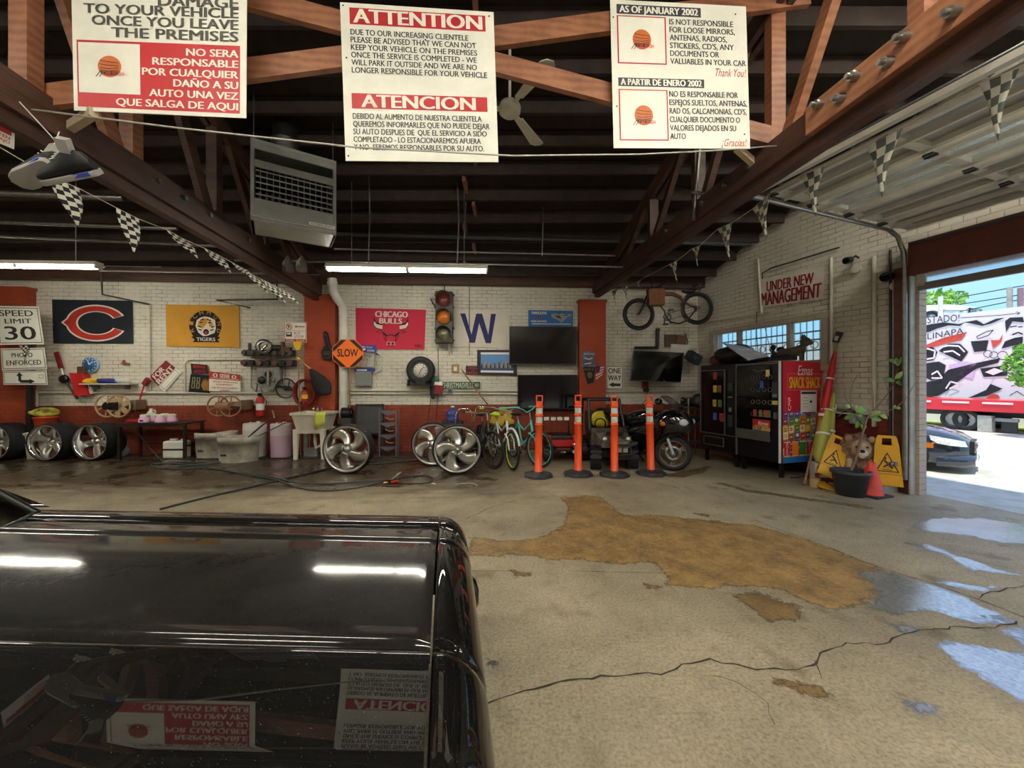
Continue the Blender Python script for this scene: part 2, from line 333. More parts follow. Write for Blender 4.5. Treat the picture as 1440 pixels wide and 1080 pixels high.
# floor slab
e0, e1 = sside(-.4, -.12), sside(S_END, -.12)
b = MB(); top = [(-12, -5), (e1[0], -5), e1, e0, (-12, 9.4)]
top = [(-12.1, -5.1), (e1[0], e1[1]), e0, (e0[0], 9.3), (-12.1, 9.3)]
vs_ = [(x, y, 0) for x, y in top]+[(x, y, -.15) for x, y in top]; n = len(top)
b.add(vs_, [list(range(n)), list(range(n, 2*n))[::-1]]+[(i, n+i, n+(i+1) % n, (i+1) % n) for i in range(n)], CONC); struct(b.build('floor'))
# back wall (local x along the wall, z up)
WO = V((0, D0, 0)); WX0, WX1 = -12.2, (CR-WO).length+.12
b = MB().box(((WX0+WX1)/2, .11, 1.95), (WX1-WX0, .2, 3.9), BRK); struct(b.build('wall_back', None, (0, D0+.01*0, 0), AB))
# right wall with the window and the garage opening
def wloc(px, py): q = R(px, py)-CR; return q.dot(RD), R(px, py).z
ws0, wz1 = wloc(1006, 467); ws1, _ = wloc(1160, 450); wz0 = wloc(1120, 517)[1]; wz1 = (wz1+wloc(1160, 450)[1])/2
HD = 2.86
b = MB()
def wb(s0, s1, z0, z1, m=BRKR): b.box(((s0+s1)/2, .1, (z0+z1)/2), (s1-s0, .2, z1-z0), m)
wb(-.1, ws0, 0, 5.6); wb(ws1, S_IN-.03, 0, 5.6); wb(ws0, ws1, 0, wz0); wb(ws0, ws1, wz1, 5.6); wb(S_OUT, S_END, 0, 5.6); wb(S_IN-.03, S_OUT, HD+.45, 5.6)
struct(b.build('wall_right', None, (CR.x, CR.y, 0), AR))
b = MB().box(((S_IN+S_OUT)/2-.01, .0, HD+.22), (S_OUT-S_IN+.02, .3, .44), mat('red_brown_lintel', (104, 50, 40), .6, var=.2)); b.box(((S_IN+S_OUT)/2, -.16, HD+.40), (S_OUT-S_IN, .03, .03), DGR)
struct(b.build('trim_1', None, (CR.x, CR.y, 0), AR))
# outer brick return and steel jamb
b = MB().box((S_IN+.016, .045, 1.42), (.036, .15, 2.84), brick_mat('bare_brick', (196, 178, 160), (196, 178, 160), -1, mort=.55)); struct(b.build('trim_2', None, (CR.x, CR.y, 0), AR))
JM = wood_mat('rusty_jamb', (96, 46, 34), (40, 26, 22), .5, (1.5, 1.5, .5), 2.5)
b = MB().box((S_IN-.105, -.06, 1.5), (.16, .14, 3.0), JM).box((S_IN-.012, -.06, 1.5), (.022, .16, 3.0), LGR).cyl((S_IN-.215, -.05, .05), (S_IN-.215, -.05, 2.9), .022, LGR).cyl((S_IN-.27, -.03, .05), (S_IN-.27, -.03, 3.3), .016, DGR)
struct(b.build('trim_3', None, (CR.x, CR.y, 0), AR, bev=.006))
# left wall, rear wall with its wide open bay
PLW = mat('plain_wall', (196, 190, 174), .8, var=.1, scale=3)
struct(MB().box((-12.2, 2.1, 2.8), (.2, 14.6, 5.6), PLW).build('wall_left'))
b = MB(); b.box((-9.1, -5.1, 2.8), (6.4, .2, 5.6), PLW).box((6.7, -5.1, 2.8), (3.6, .2, 5.6), PLW).box((-.5, -5.1, 4.75), (10.8, .2, 1.7), PLW); struct(b.build('wall_rear'))
# roof
PROF = [(-5.3, 5.2), (-3, 5.5), (0, 5.66), (2.5, 5.52), (4, 5.27), (5.5, 4.88), (7, 4.34), (8.2, 3.86), (9.4, 3.42)]
def rz_(y):
    for (a, p), (c, q) in zip(PROF, PROF[1:]):
        if a <= y <= c: return p+(q-p)*(y-a)/(c-a)
    return PROF[0][1] if y < PROF[0][0] else PROF[-1][1]
def xr(y): t = (CR.y-y)/-RD.y; return CR.x+RD.x*t
b = MB(); A = []; B_ = []
for y, z in PROF: A += [(-12.3, y, z), (xr(y)+.15, y, z)]; B_ += [(-12.3, y, z+.1), (xr(y)+.15, y, z+.1)]
k = len(A); fs_ = []
for i in range(0, k-2, 2): fs_ += [(i, i+1, i+3, i+2), (k+i, k+i+2, k+i+3, k+i+1), (i, i+2, k+i+2, k+i), (i+1, k+i+1, k+i+3, i+3)]
fs_ += [(0, k, k+1, 1), (k-2, k-1, 2*k-1, 2*k-2)]
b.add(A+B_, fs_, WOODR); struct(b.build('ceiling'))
# joists of the roof
jy = [1.6+.46*i for i in range(15)]
for i, y in enumerate(jy):
    z = rz_(y)-.12; x1 = xr(y)-.1
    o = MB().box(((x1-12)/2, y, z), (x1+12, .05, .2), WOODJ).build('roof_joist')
    tag(o, 'dark timber joist spanning under the roof boards above the bay', 'joist', 'roof joists')
for i, y in enumerate(jy[4:-1]):
    xx = ((654 if i % 2 else 667)-720)/F*(y+.23); z = rz_(y+.23)-.13
    tag(MB().box((xx, y+.23, z), (.045, .40, .15), WOODO).build('blocking'), 'short brown wood block fixed between two dark roof joists', 'wood block', 'bridging blocks in the roof')
# ledger on top of the brick
b = MB().box(((WX0+WX1)/2-.1, -.1, 3.70), (WX1-WX0-.3, .18, .26), wood_mat('ledger', (84, 52, 36), (44, 28, 20), .6, (.5, 1, 2), 3)); struct(b.build('trim_4', None, (0, D0, 0), AB))
# brick pilasters
def pilaster(i, x0, x1, ytop):
    a, c = W(x0, 540, .18), W(x1, 540, .18); w = (c-a).length; z = W(x0, ytop, .18).z; m = (a+c)/2
    b = MB().box((0, .09, z/2), (w, .185, z), BRKO).box((0, .085, z+.02), (w+.05, .2, .05), BRKO); struct(b.build('trim_%d' % i, None, (m.x, m.y, 0), AB))
pilaster(5, -60, 36, 405); pilaster(6, 428, 471, 416); pilaster(7, 815, 852, 424)
# ------------------------------------------------------------------ window
def win():
    root = struct(thing('window_1', None, None, (CR.x, CR.y, 0), AR)); FRM = mat('window_frame', (170, 158, 140), .6, var=.12)
    b = MB(); w = ws1-ws0; h = wz1-wz0; cx = (ws0+ws1)/2; cz = (wz0+wz1)/2
    for s in (ws0-.03, ws1+.03): b.box((s, -.01, cz), (.10, .12, h+.12), FRM)
    for z in (wz0-.02, wz1+.03): b.box((cx, -.012, z), (w+.2, .13, .09), FRM)
    b.build('window_frame', root, bev=.006)
    s1 = wloc(1040, 480)[0]; s2 = wloc(1111, 480)[0]
    for s in (s1, s2): MB().box((s, .0, cz), (.07, .09, h), FRM).build('mullion', root, bev=.005)
    fz = mat('hazy_glass', (226, 236, 240), .12, trans=1)
    for a, c in ((ws0, s1), (s1, s2), (s2, ws1)): MB().box(((a+c)/2, .05, cz), (c-a-.06, .006, h-.02), fz).build('pane', root)
    b = MB()      # iron guard outside
    for i in range(20): s = ws0+w*(i+.5)/20; b.cyl((s, .30, wz0-.1), (s, .30, wz1+.1), .008, DGR, n=6)
    for z in (wz0+.12, wz0+.3, wz0+.48, wz0+.62): b.bar((ws0-.1, .30, z), (ws1+.1, .30, z), .01, .025, DGR)
    for i in range(9): b.torus((ws0+w*(i+.5)/9, .30, wz0+.39), .06, .008, DGR, n=14, k=5)
    for s in (ws0, ws1): b.box((s-.05 if s == ws0 else s+.05, .25, cz), (.03, .12, .05), DGR)
    b.build('window_guard', root)
win()
# ------------------------------------------------------------------ overhead garage door
PNL = mat('door_panel', (150, 148, 138), .5, var=.1, scale=2); RAIL = mat('door_rail', (196, 192, 178), .5, var=.08); FROST = mat('frosted_light', (225, 240, 246), .25, trans=.9)
def gdoor():
    root = struct(thing('door_1', None, None, (CR.x, CR.y, 0), AR)); z0 = 3.42; a, c = S_IN+.06, S_OUT-.06; w = c-a; sl_ = .03
    for i in range(4):
        y1 = -.28-.60*i; y0 = y1-.57; z = z0+sl_*i; b = MB(); b.box(((a+c)/2, (y0+y1)/2, z+.05), (w, .55, .015), PNL)
        wn_ = i == 2
        b = MB()
        if not wn_: b.box(((a+c)/2, (y0+y1)/2, z+.05), (w, .57, .015), PNL)
        for y in (y0+.03, y1-.03): b.box(((a+c)/2, y, z+.02), (w, .055, .05), RAIL)
        ns = 5
        for k in range(ns): b.box((a+.03+(w-.06)*k/(ns-1), (y0+y1)/2, z+.02), (.08, .57, .045), RAIL)
        b.bar((a, y0+.20, z-.01), (c, y0+.20, z-.01), .03, .05, RAIL)
        sec = b.build('door_section', root)
        if wn_:
            for k in range(ns-1):
                s0 = a+.03+(w-.06)*k/(ns-1); s1 = a+.03+(w-.06)*(k+1)/(ns-1); MB().box(((s0+s1)/2, (y0+y1)/2, z+.05), (s1-s0-.08, .45, .01), FROST).build('light', sec)
        for k in range(ns):
            h = MB(); s = a+.03+(w-.06)*k/(ns-1); h.box((s, y0-.015, z-.012), (.07, .09, .018), DGR).cyl((s-.04, y0-.015, z-.02), (s+.04, y0-.015, z-.02), .012, BLK, n=8); h.build('hinge', sec)
    # the lowest section still hangs in the opening
    b = MB(); b.box(((a+c)/2, -.10, 2.70), (w, .05, .09), mat('door_bottom_rail', (112, 108, 100), .5, var=.15)).box(((a+c)/2, -.10, 3.10), (w, .05, .06), RAIL)
    for k in range(4): s = a+.03+(w-.06)*k/3; b.box((s, -.10, 2.9), (.08, .05, .38), RAIL)
    b.bar((a, -.14, 2.865), (c, -.14, 2.865), .012, .012, DGR); sec = b.build('door_section', root)
    for k in range(3): s0 = a+.07+(w-.06)*k/3; s1 = a-.01+(w-.06)*(k+1)/3; MB().box(((s0+s1)/2, -.10, 2.9), (s1-s0, .01, .33), FROST).build('light', sec)
    b = MB().tube([(S_IN-.03, -.20, .2), (S_IN-.03, -.20, 2.95), (S_IN-.03, -.23, 3.18), (S_IN-.03, -.34, 3.36), (S_IN-.03, -.52, 3.43), (S_IN-.03, -.8, 3.44), (S_IN-.03, -3.0, 3.52)], .028, STL); b.build('track', root)
    b = MB().tube([(S_OUT+.05, -.10, .2), (S_OUT+.05, -.10, 2.95), (S_OUT+.05, -.34, 3.36), (S_OUT+.05, -.8, 3.44), (S_OUT+.05, -3.0, 3.52)], .028, STL); b.build('track', root)
    b = MB().cyl((a-.1, -2.72, 3.62), (c, -2.72, 3.62), .035, DGR).bar((a-.1, -2.78, 3.56), (c, -2.78, 3.56), .06, .05, RAIL); b.build('end_rail', root)
    b = MB().bar((S_IN-.03, -2.4, 3.5), (S_IN-.03, -2.4, 4.8), .04, .006, STL).bar((S_IN-.03, -1.2, 3.45), (S_IN-.03, -1.2, 4.6), .04, .006, STL); b.build('track_hanger', root)
gdoor()
# ------------------------------------------------------------------ trusses
def TRX(y): return 1.86+.12*(8.45-y)
def TLX(y): return -3.112-.12*y
def truss(fx, z0, hh, face, label, ylim, splice):
    root = thing('roof_truss', label, 'roof truss', (fx(4), 4, z0)); q = V((fx(4), 4, z0)); L = lambda y, z, dx=0: V((fx(y)+dx, y, z))-q
    b = MB(); b.bar(L(ylim, z0+hh*.62, -.07), L(-5, z0+hh*.62, -.07), .07, hh*.76, WOODD).bar(L(ylim, z0+hh*.62, .07), L(-5, z0+hh*.62, .07), .07, hh*.76, WOODD).bar(L(ylim, z0+hh*.1, 0), L(-5, z0+hh*.1, 0), .10, hh*.3, WOODD)
    b.build('bottom_chord', root)
    b = MB(); ys = [ylim+.1, 7.2, 6, 4.8, 3.6, 2.4, 1.2, 0, -1.5, -3, -4.9]
    for y0, y1 in zip(ys, ys[1:]):
        for dx in (-.05, .05): b.bar(L(y0, max(z0+.25, rz_(y0)-.38), dx), L(y1, rz_(y1)-.38, dx), .06, .2, WOODD)
    b.build('top_chord', root)
    for y in (5.9, 4.75, 3.57, 2.72 if face > 0 else 2.4, 1.2, -.6, -2.6): MB().bar(L(y, z0+.2, 0), L(y, rz_(y)-.35, 0), .13, .10, WOODO if y < 4 else WOODD, up=(0, 1, 0)).build('web_post', root)  # lit look in the colour: nearer posts and braces orange, farther ones dark
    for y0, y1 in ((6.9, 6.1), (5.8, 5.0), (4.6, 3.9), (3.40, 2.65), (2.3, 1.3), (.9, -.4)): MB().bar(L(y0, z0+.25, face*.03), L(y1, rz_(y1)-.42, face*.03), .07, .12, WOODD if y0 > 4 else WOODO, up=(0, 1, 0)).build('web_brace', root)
    if splice: MB().bar(L(3.07, z0+hh*.60, face*.135), L(.9, z0+hh*.60, face*.135), .06, hh*.74, WOODO).build('splice_plate', root, bev=.005)
    k = 0
    for y in ((2.93, 2.76, 2.66, 2.45, 2.36, 2.12, 1.95, 1.7) if splice else ()):
        z = z0+hh*(.48 if k % 2 else .74); k += 1
        MB().cyl(L(y, z, face*.16), L(y, z, face*.215), .032, STL, n=8).cyl(L(y, z, face*.21), L(y, z, face*.245), .018, STL, n=8).build('bolt', root)
    for y in (3.75, 4.1, 4.5, 5.3): MB().cyl(L(y, z0+hh*.7, face*.10), L(y, z0+hh*.7, face*.135), .024, STL, n=8).build('bolt', root)
    return root
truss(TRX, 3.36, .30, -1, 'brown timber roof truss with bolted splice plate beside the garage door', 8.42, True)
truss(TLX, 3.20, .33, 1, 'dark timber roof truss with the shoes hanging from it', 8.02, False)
xb = thing('cross_brace', 'orange-brown timber cross brace behind the hanging notice boards', 'timber brace', P(700, 80, 3.2))
q = xb.location.copy()
MB().bar(P(0, 146, 2.78)-q, P(1135, -4, 3.52)-q, .05, .165, WOODO).build('diagonal', xb); MB().bar(P(235, -32, 2.90)-q, P(1108, 199, 3.57)-q, .05, .165, WOODO).build('diagonal', xb)
for a, c, la in (((132, 158, 2.75), (84, 188, 3.0), 'pale knee brace at the truss end under the responsibility notice'), ((1036, 208, 3.62), (1068, 236, 3.75), 'pale knee brace under the thank-you notice board')):
    tag(MB().bar(P(*a), P(*c), .05, .06, mat('pale_wood', (196, 176, 146), .6, var=.1)).build('knee_brace'), la, 'wood brace')
# ------------------------------------------------------------------ outside
ASPH = mat('road', (176, 172, 160), .8, rgb2=(206, 202, 188), scale=3, bump=.1); SIDEW = mat('sidewalk', (168, 168, 164), .75, rgb2=(192, 192, 186), scale=4, bump=.1); GRS = mat('grass', (120, 150, 60), .9, rgb2=(176, 196, 80), scale=12, bump=.5)
def strip(name, o0, o1, s0, s1, z0, z1, m, kind=True):
    b = MB(); pts = [RS(s0, 0, -o0), RS(s1, 0, -o0), RS(s1, 0, -o1), RS(s0, 0, -o1)]
    vs_ = [(p.x, p.y, z1) for p in pts]+[(p.x, p.y, z0) for p in pts]
    b.add(vs_, [(0, 1, 2, 3), (7, 6, 5, 4), (0, 4, 5, 1), (1, 5, 6, 2), (2, 6, 7, 3), (3, 7, 4, 0)], m); return b.build(name)
struct(strip('sidewalk', .121, 1.55, -14, 16, -.12, -.004, SIDEW)); struct(strip('curb', 1.551, 1.70, -14, 16, -.14, -.002, mat('curb', (206, 200, 180), .8, var=.1)))
struct(strip('road', 1.701, 12.4, -30, 20, -.2, -.04, ASPH)); struct(strip('verge', 12.401, 60, -40, 20, -.2, .0, GRS))
# ------------------------------------------------------------------ fluorescent strips
def strip_light(name, a, c, label, tm=LTUBE):
    a, c = V(a), V(c); d = (c-a); L = d.length; rz = math.atan2(d.y, d.x); mid = (a+c)/2
    t = thing(name, label, 'ceiling light', mid, rz)
    MB().box((0, 0, .05), (L, .13, .05), WHITE).box((0, -.075, .03), (L, .02, .03), WHITE).box((0, .075, .03), (L, .02, .03), WHITE).build('housing', t)
    h = L/2
    for i in range(2):
        x0 = -h+.02+i*h; x1 = x0+h-.05
        for y in (-.035, .035): MB().cyl((x0, y, -.005), (x1, y, -.005), .019, tm, n=10).build('tube', t)
        for x in (x0-.01, x1+.01): MB().box((x, 0, 0), (.025, .12, .06), PLAW).build('socket', t)
    for x in (-h*.7, h*.7): MB().tube([(x, 0, .07), (x, 0, max(.3, rz_(mid.y)-mid.z-.05))], .006, STL, n=6).build('chain', t)
    return t
strip_light('strip_light', P(460, 378, 6.0), P(686, 381.5, 6.12), 'lit twin-tube strip light hanging above the red bull flag')
strip_light('strip_light', P(-86, 372, 5.85), P(140, 376.5, 5.95), 'lit twin-tube strip light hanging above the dark football flag')
i = 0
for y, z, xs in ((.75, 4.7, (-6.2, -2.2, 1.5, 4.9)), (-2.3, 4.7, (-7.2, -3.0, 1.5, 5.5)) ):  # unseen rows of strips added to raise the light indoors
    for x in xs: tag(strip_light('strip_light', (x-1.25, y, z), (x+1.25, y, z), 'added twin-tube strip light out of view, brightening the bay', LTUBE2 if x == 1.5 else LTUBE), None, None, 'added strip lights brightening the bay')
tag(strip_light('strip_light', (2.95, 2.9, 5.0), (5.25, 2.9, 5.0), 'added twin-tube strip light out of view, brightening the bay'), None, None, 'added strip lights brightening the bay')  # one more unseen strip, added to lighten the right wall
# ================================================================== notices, flags, road signs
LOGO = mat('logo_orange', (206, 110, 50), .5); RBAND = mat('notice_red', (190, 44, 48), .45, var=.06); GINK = mat('grey_ink', (78, 76, 70), .5); DKINK = mat('slate_ink', (60, 60, 66), .5)
def logo(b, cu, cv, ru, rv):
    b.ell(cu, cv, ru, rv, LOGO, 3)
    for k, (a, c) in enumerate(((-.55, -.35), (-.2, -.1), (.12, .1), (.34, .3))):
        b.line([(cu-ru*.8, cv+rv*a), (cu-ru*.1, cv+rv*(a+.12)), (cu+ru*.8, cv+rv*c)], .005, INK, 4)
    b.poly([(cu-ru*.85, cv+rv*.45), (cu+ru*.85, cv+rv*.45), (cu+ru*.6, cv+rv*.8), (cu-ru*.55, cv+rv*.8)], INK, 4)
    b.line([(cu-ru*.8, cv+rv*.5), (cu-ru*1.15, cv+rv*1.0)], .005, INK, 4); b.line([(cu-ru*.6, cv+rv*.6), (cu-ru*.85, cv+rv*1.0)], .005, INK, 4)
    b.text('CAR WASH', cu-ru*.55, cv+rv*.5, cu+ru*1.25, cv+rv*.85, mat('logo_red', (230, 80, 40), .5), 5, .02)
def screws(b, pts):
    for u, v in pts: b.ell(u, v, .006, .006, INK, 1, 8)
D = DP(2.75)
b = qb(D, [(99, -66), (347, -58), (346, 166), (104, 155)], 0, .005, SIGNW)
b.text('RESPONSIBLE FOR ANY', .10, .09, .97, .155, GINK, 2, .10)
for t, x0, y0, y1 in (('DAMAGE', .495, .252, .315), ('TO YOUR VEHICLE', .07, .318, .378), ('ONCE YOU LEAVE', .115, .390, .450), ('THE PREMISES', .225, .464, .526)): b.text(t, x0, y0, .957, y1, GINK, 2, .12)
b.rect(.025, .55, .965, .975, RBAND, 1); b.rect(.035, .566, .39, .885, SIGNW, 2)
for t, x0, y0 in (('NO SERA', .655, .580), ('RESPONSABLE', .46, .645), ('POR CUALQUIER', .40, .712), ('DAÑO A SU', .58, .778), ('AUTO UNA VEZ', .44, .845), ('QUE SALGA DE AQUI', .247, .912)): b.text(t, x0, y0, .957, y0+.045, SIGNW, 2, .12)
logo(b, .215, .715, .068, .068)
b.put('notice_board', 'hanging white notice with red panel reading NO SERA RESPONSABLE', 'notice board')
D = DP(3.02)
b = qb(D, [(478, 3), (694, 17), (701, 228), (486, 226)], 0, .005, SIGNW)
b.rect(.06, .03, .945, .135, RBAND); b.text('ATTENTION', .082, .038, .925, .125, SIGNW, 2, .12)
for i, (t, w) in enumerate((('DUE TO OUR INCREASING CLIENTELE', .83), ('PLEASE BE ADVISED THAT WE CAN NOT', .88), ('KEEP YOUR VEHICLE ON THE PREMISES', .885), ('ONCE THE SERVICE IS COMPLETED - WE', .88), ('WILL PARK IT OUTSIDE AND WE ARE NO', .88), ('LONGER RESPONSIBLE FOR YOUR VEHICLE', .945))): b.text(t, .062, .168+.048*i, w, .203+.048*i, DKINK, 2, .05)
b.rect(.055, .572, .94, .668, RBAND); b.text('ATENCION', .115, .58, .865, .66, SIGNW, 2, .12)
for i, (t, w) in enumerate((('DEBIDO AL AUMENTO DE NUESTRA CLIENTELA', .90), ('QUEREMOS INFORMARLES QUE NO PUEDE DEJAR', .95), ('SU AUTO DESPUES DE  QUE EL SERVICIO A SIDO', .93), ('COMPLETADO - LO ESTACIONAREMOS AFUERA', .89), ('Y NO  SEREMOS RESPONSABLES POR SU AUTO.', .91))): b.text(t, .058, .70+.049*i, w, .735+.049*i, DKINK, 2, .05)
screws(b, [(.02, .02), (.97, .03), (.02, .97), (.86, .22), (.55, .21), (.03, .35)])
b.put('notice_board', 'hanging white notice headed ATTENTION and ATENCION in red bands', 'notice board')
D = DP(3.24)
b = qb(D, [(858, -1), (1049, 9), (1055, 209), (863, 208)], 0, .005, SIGNW)
b.rect(.045, .03, .665, .095, DKINK); b.text('AS OF JANUARY 2002', .065, .04, .645, .085, SIGNW, 2, .10)
b.rect(.045, .105, .405, .43, RBAND); b.rect(.055, .113, .395, .423, SIGNW, 2); logo(b, .225, .265, .068, .068)
for i, (t, w) in enumerate((('IS NOT RESPONSIBLE', .90), ('FOR LOOSE MIRRORS,', .91), ('ANTENAS, RADIOS,', .85), ("STICKERS, CD'S, ANY", .90), ('DOCUMENTS OR', .79), ('VALUABLES IN YOUR CAR', .985))): b.text(t, .43, .115+.054*i, w, .153+.054*i, DKINK, 2, .05)
b.text('Thank You!', .76, .445, .985, .50, RBAND, 2, .0, .35)
b.rect(.045, .525, .675, .583, DKINK); b.text('A PARTIR DE ENERO 2002', .062, .533, .658, .575, SIGNW, 2, .10)
b.rect(.045, .603, .405, .95, RBAND); b.rect(.055, .611, .395, .942, SIGNW, 2); logo(b, .225, .78, .068, .068)
for i, (t, w) in enumerate((('NO ES RESPONSABLE POR', .92), ('ESPEJOS SUELTOS, ANTENAS,', .985), ("RAD OS, CALCAMONIAS, CD'S,", .98), ('CUALQUIER DOCUMENTO O', .93), ('VALORES DEJADOS EN SU', .90), ('AUTO', .53))): b.text(t, .415, .61+.058*i, w, .648+.058*i, DKINK, 2, .05)
b.text('¡Gracias!', .79, .935, .975, .985, RBAND, 2, .0, .35)
screws(b, [(.02, .12), (.92, .06), (.03, .72), (.96, .9)])
b.put('notice_board', 'hanging white notice reading AS OF JANUARY 2002 beside the right truss', 'notice board')
b = QB([P(-60, 103, 2.35), P(22, 152, 2.66), P(20, 210, 2.66), P(-60, 176, 2.35)], .004, SIGNW)
b.rect(.05, .08, .93, .30, RED); b.text('REFERENCING', .2, .36, .90, .45, RED); b.text('CUSTOMERS', .2, .47, .90, .55, RED); b.rect(.05, .6, .93, .72, RED); b.text('MANTEN', .4, .76, .9, .83, RED); b.text('TRABAJO', .4, .86, .9, .93, RED)
b.put('notice_board', 'small white and red notice cut off by the frame edge near the shoes', 'notice board')
wire = MB().tube([P(38, 153, 2.66), P(250, 180, 2.62), P(500, 207, 2.85), P(720, 219, 2.95), P(900, 217, 3.05), P(1000, 212, 3.15), P(1092, 205, 3.42)], .006, mat('steel_cable', (196, 194, 184), .4, .5), 6)
tag(wire.build('cable'), 'thin grey cable strung between the trusses under the notice boards', 'cable')
# ---- flags on the back wall
CLN = mat('navy_cloth', (20, 28, 36), .85, bump=.3, scale=2.5); CLY = mat('gold_cloth', (204, 148, 48), .85, var=.06, bump=.5, scale=2.2); CLR = mat('red_cloth', (196, 44, 70), .85, var=.05, bump=.4, scale=2.2); CLW = mat('white_cloth', (214, 206, 190), .85, var=.06, bump=.5, scale=2.2)
CRED = mat('emblem_red', (176, 44, 32), .8); CWH = mat('cloth_print_white', (222, 212, 198), .8); CBK = mat('cloth_print_black', (26, 24, 26), .85)
b = qb(W, [(73, 421), (186, 423), (187, 483), (75, 483)], .01, .006, CLN)
A0 = math.radians(25)
b.arc(.545, .53, .385, .425, A0, 2*PI-A0, .40, CWH, 1, 40); b.poly([(.105, .52), (.22, .36), (.22, .68)], CWH, 1)
b.arc(.545, .53, .362, .392, A0+.03, 2*PI-A0-.03, .30, CRED, 2, 40); b.poly([(.135, .52), (.225, .39), (.225, .655)], CRED, 2)
b.put('flag', 'dark football flag with a big red letter C pinned to white brick', 'flag')
b = qb(W, [(233, 428), (336, 430), (337, 489), (234, 487)], .01, .006, CLY)
b.ell(.535, .50, .222, .37, CBK, 1); b.poly([(.34, .76), (.40, .73), (.67, .73), (.74, .76), (.70, .82), (.73, .88), (.36, .89), (.385, .83)], CBK, 1)
for i, ch in enumerate('RICHMOND'):
    a = math.radians(200-220*i/7); cx_, cy_ = math.cos(a)*.288, math.sin(a)*.288; g_l, f_l, *_ = glyphs(ch)
    q_ = [(cx_+math.sin(a)*(x-.5)*.075+math.cos(a)*(y-.5)*.085, cy_-math.cos(a)*(x-.5)*.075+math.sin(a)*(y-.5)*.085) for x, y in g_l]; b.add([b.pt(.535+x/b.W, .50-y/b.Hh, 2) for x, y in q_], f_l, CLY)
b.text('TIGERS', .41, .775, .67, .855, CWH, 2, .08)
b.poly([(.42, .36), (.47, .30), (.53, .27), (.60, .29), (.67, .35), (.68, .55), (.66, .66), (.56, .73), (.50, .74), (.44, .66), (.40, .5)], CWH, 2)
b.poly([(.44, .40), (.50, .31), (.58, .32), (.55, .45), (.50, .56), (.44, .52)], CLY, 3); b.poly([(.58, .36), (.64, .42), (.64, .56), (.59, .5)], CLY, 3)
b.ell(.545, .64, .04, .07, CBK, 3, 12); b.ell(.545, .655, .022, .04, CRED, 4, 10)
for x0, y0, x1, y1 in ((.46, .42, .50, .41), (.57, .42, .62, .41), (.47, .36, .52, .34), (.56, .34, .62, .37), (.43, .5, .48, .53), (.62, .53, .66, .5), (.44, .58, .49, .6), (.60, .60, .65, .58)): b.line([(x0, y0), (x1, y1)], .022, CBK, 4)
b.put('flag', 'gold flag with a round black tiger club badge', 'flag')
b = qb(W, [(500, 433), (599, 435.5), (597, 491.5), (500.5, 491)], .01, .006, CLR)
b.text('CHICAGO', .275, .065, .745, .205, CWH, 2, .13); b.text('BULLS', .335, .235, .665, .365, CWH, 2, .13)
for sg in (1, -1):
    q = lambda u, v: (.505+sg*(u-.505), v)
    b.poly([q(.265, .20), q(.285, .32), q(.39, .40), q(.385, .52), q(.29, .49), q(.25, .38)], CBK, 1); b.poly([q(.262, .31), q(.30, .385), q(.385, .415), q(.38, .505), q(.295, .475), q(.258, .39)], CWH, 2)
    b.line([q(.38, .53), q(.29, .56), q(.33, .60), q(.40, .58)], .012, CBK, 1); b.line([q(.385, .58), q(.41, .72), q(.44, .80), q(.435, .88), q(.47, .92), q(.505, .925)], .014, CBK, 1)
    b.poly([q(.385, .56), q(.42, .60), q(.455, .66), q(.495, .62), q(.505, .65), q(.44, .69), q(.41, .65)], CBK, 2); b.ell(.505+sg*.028, .86, .018, .03, CBK, 3, 10); b.line([q(.43, .68), q(.44, .80)], .012, CBK, 1)
b.poly([(.44, .81), (.57, .81), (.575, .90), (.435, .90)], mat('muzzle_pink', (214, 120, 130), .85), 2)
b.text('NBA', .86, .87, .965, .95, CBK, 2, .04)
b.put('flag', 'red basketball flag with a bull head pinned beside the white downpipe', 'flag')
b = qb(W, [(633, 436), (716, 437), (716, 489.5), (633, 487)], .008, .006, CLW)
wv = [(.17, .09), (.255, .09), (.36, .66), (.44, .09), (.54, .09), (.645, .66), (.69, .09), (.775, .09), (.69, .885), (.60, .885), (.49, .34), (.42, .885), (.335, .885)]
b.poly(wv, NAVY, 1); b.put('flag', 'off-white flag with a single navy letter W behind the traffic light', 'flag')
b = qb(W, [(743, 436), (806, 437), (806, 470), (743, 470)], .01, .004, mat('banner_blue', (34, 92, 160), .6, rgb2=(40, 120, 176), scale=2))
b.text('TAMAULIPAS', .06, .06, .41, .17, CWH, 2, .08); b.line([(.15, .36), (.22, .26), (.32, .24)], .03, CRED, 2); b.text('HAND CAR WASH', .06, .42, .41, .50, CWH, 2, .08); b.line([(.08, .57), (.95, .57)], .02, CWH, 1)
b.poly([(.50, .16), (.6, .12), (.68, .16), (.76, .11), (.84, .16), (.96, .14), (.93, .24), (.86, .28), (.80, .42), (.74, .52), (.68, .42), (.58, .34), (.52, .28)], mat('hull_grey', (150, 148, 136), .6), 1); b.poly([(.58, .2), (.7, .22), (.74, .36), (.64, .3)], INK, 2); b.line([(.78, .2), (.88, .2)], .02, INK, 2)
b.put('banner', 'blue banner with white lettering above the upper television', 'banner')
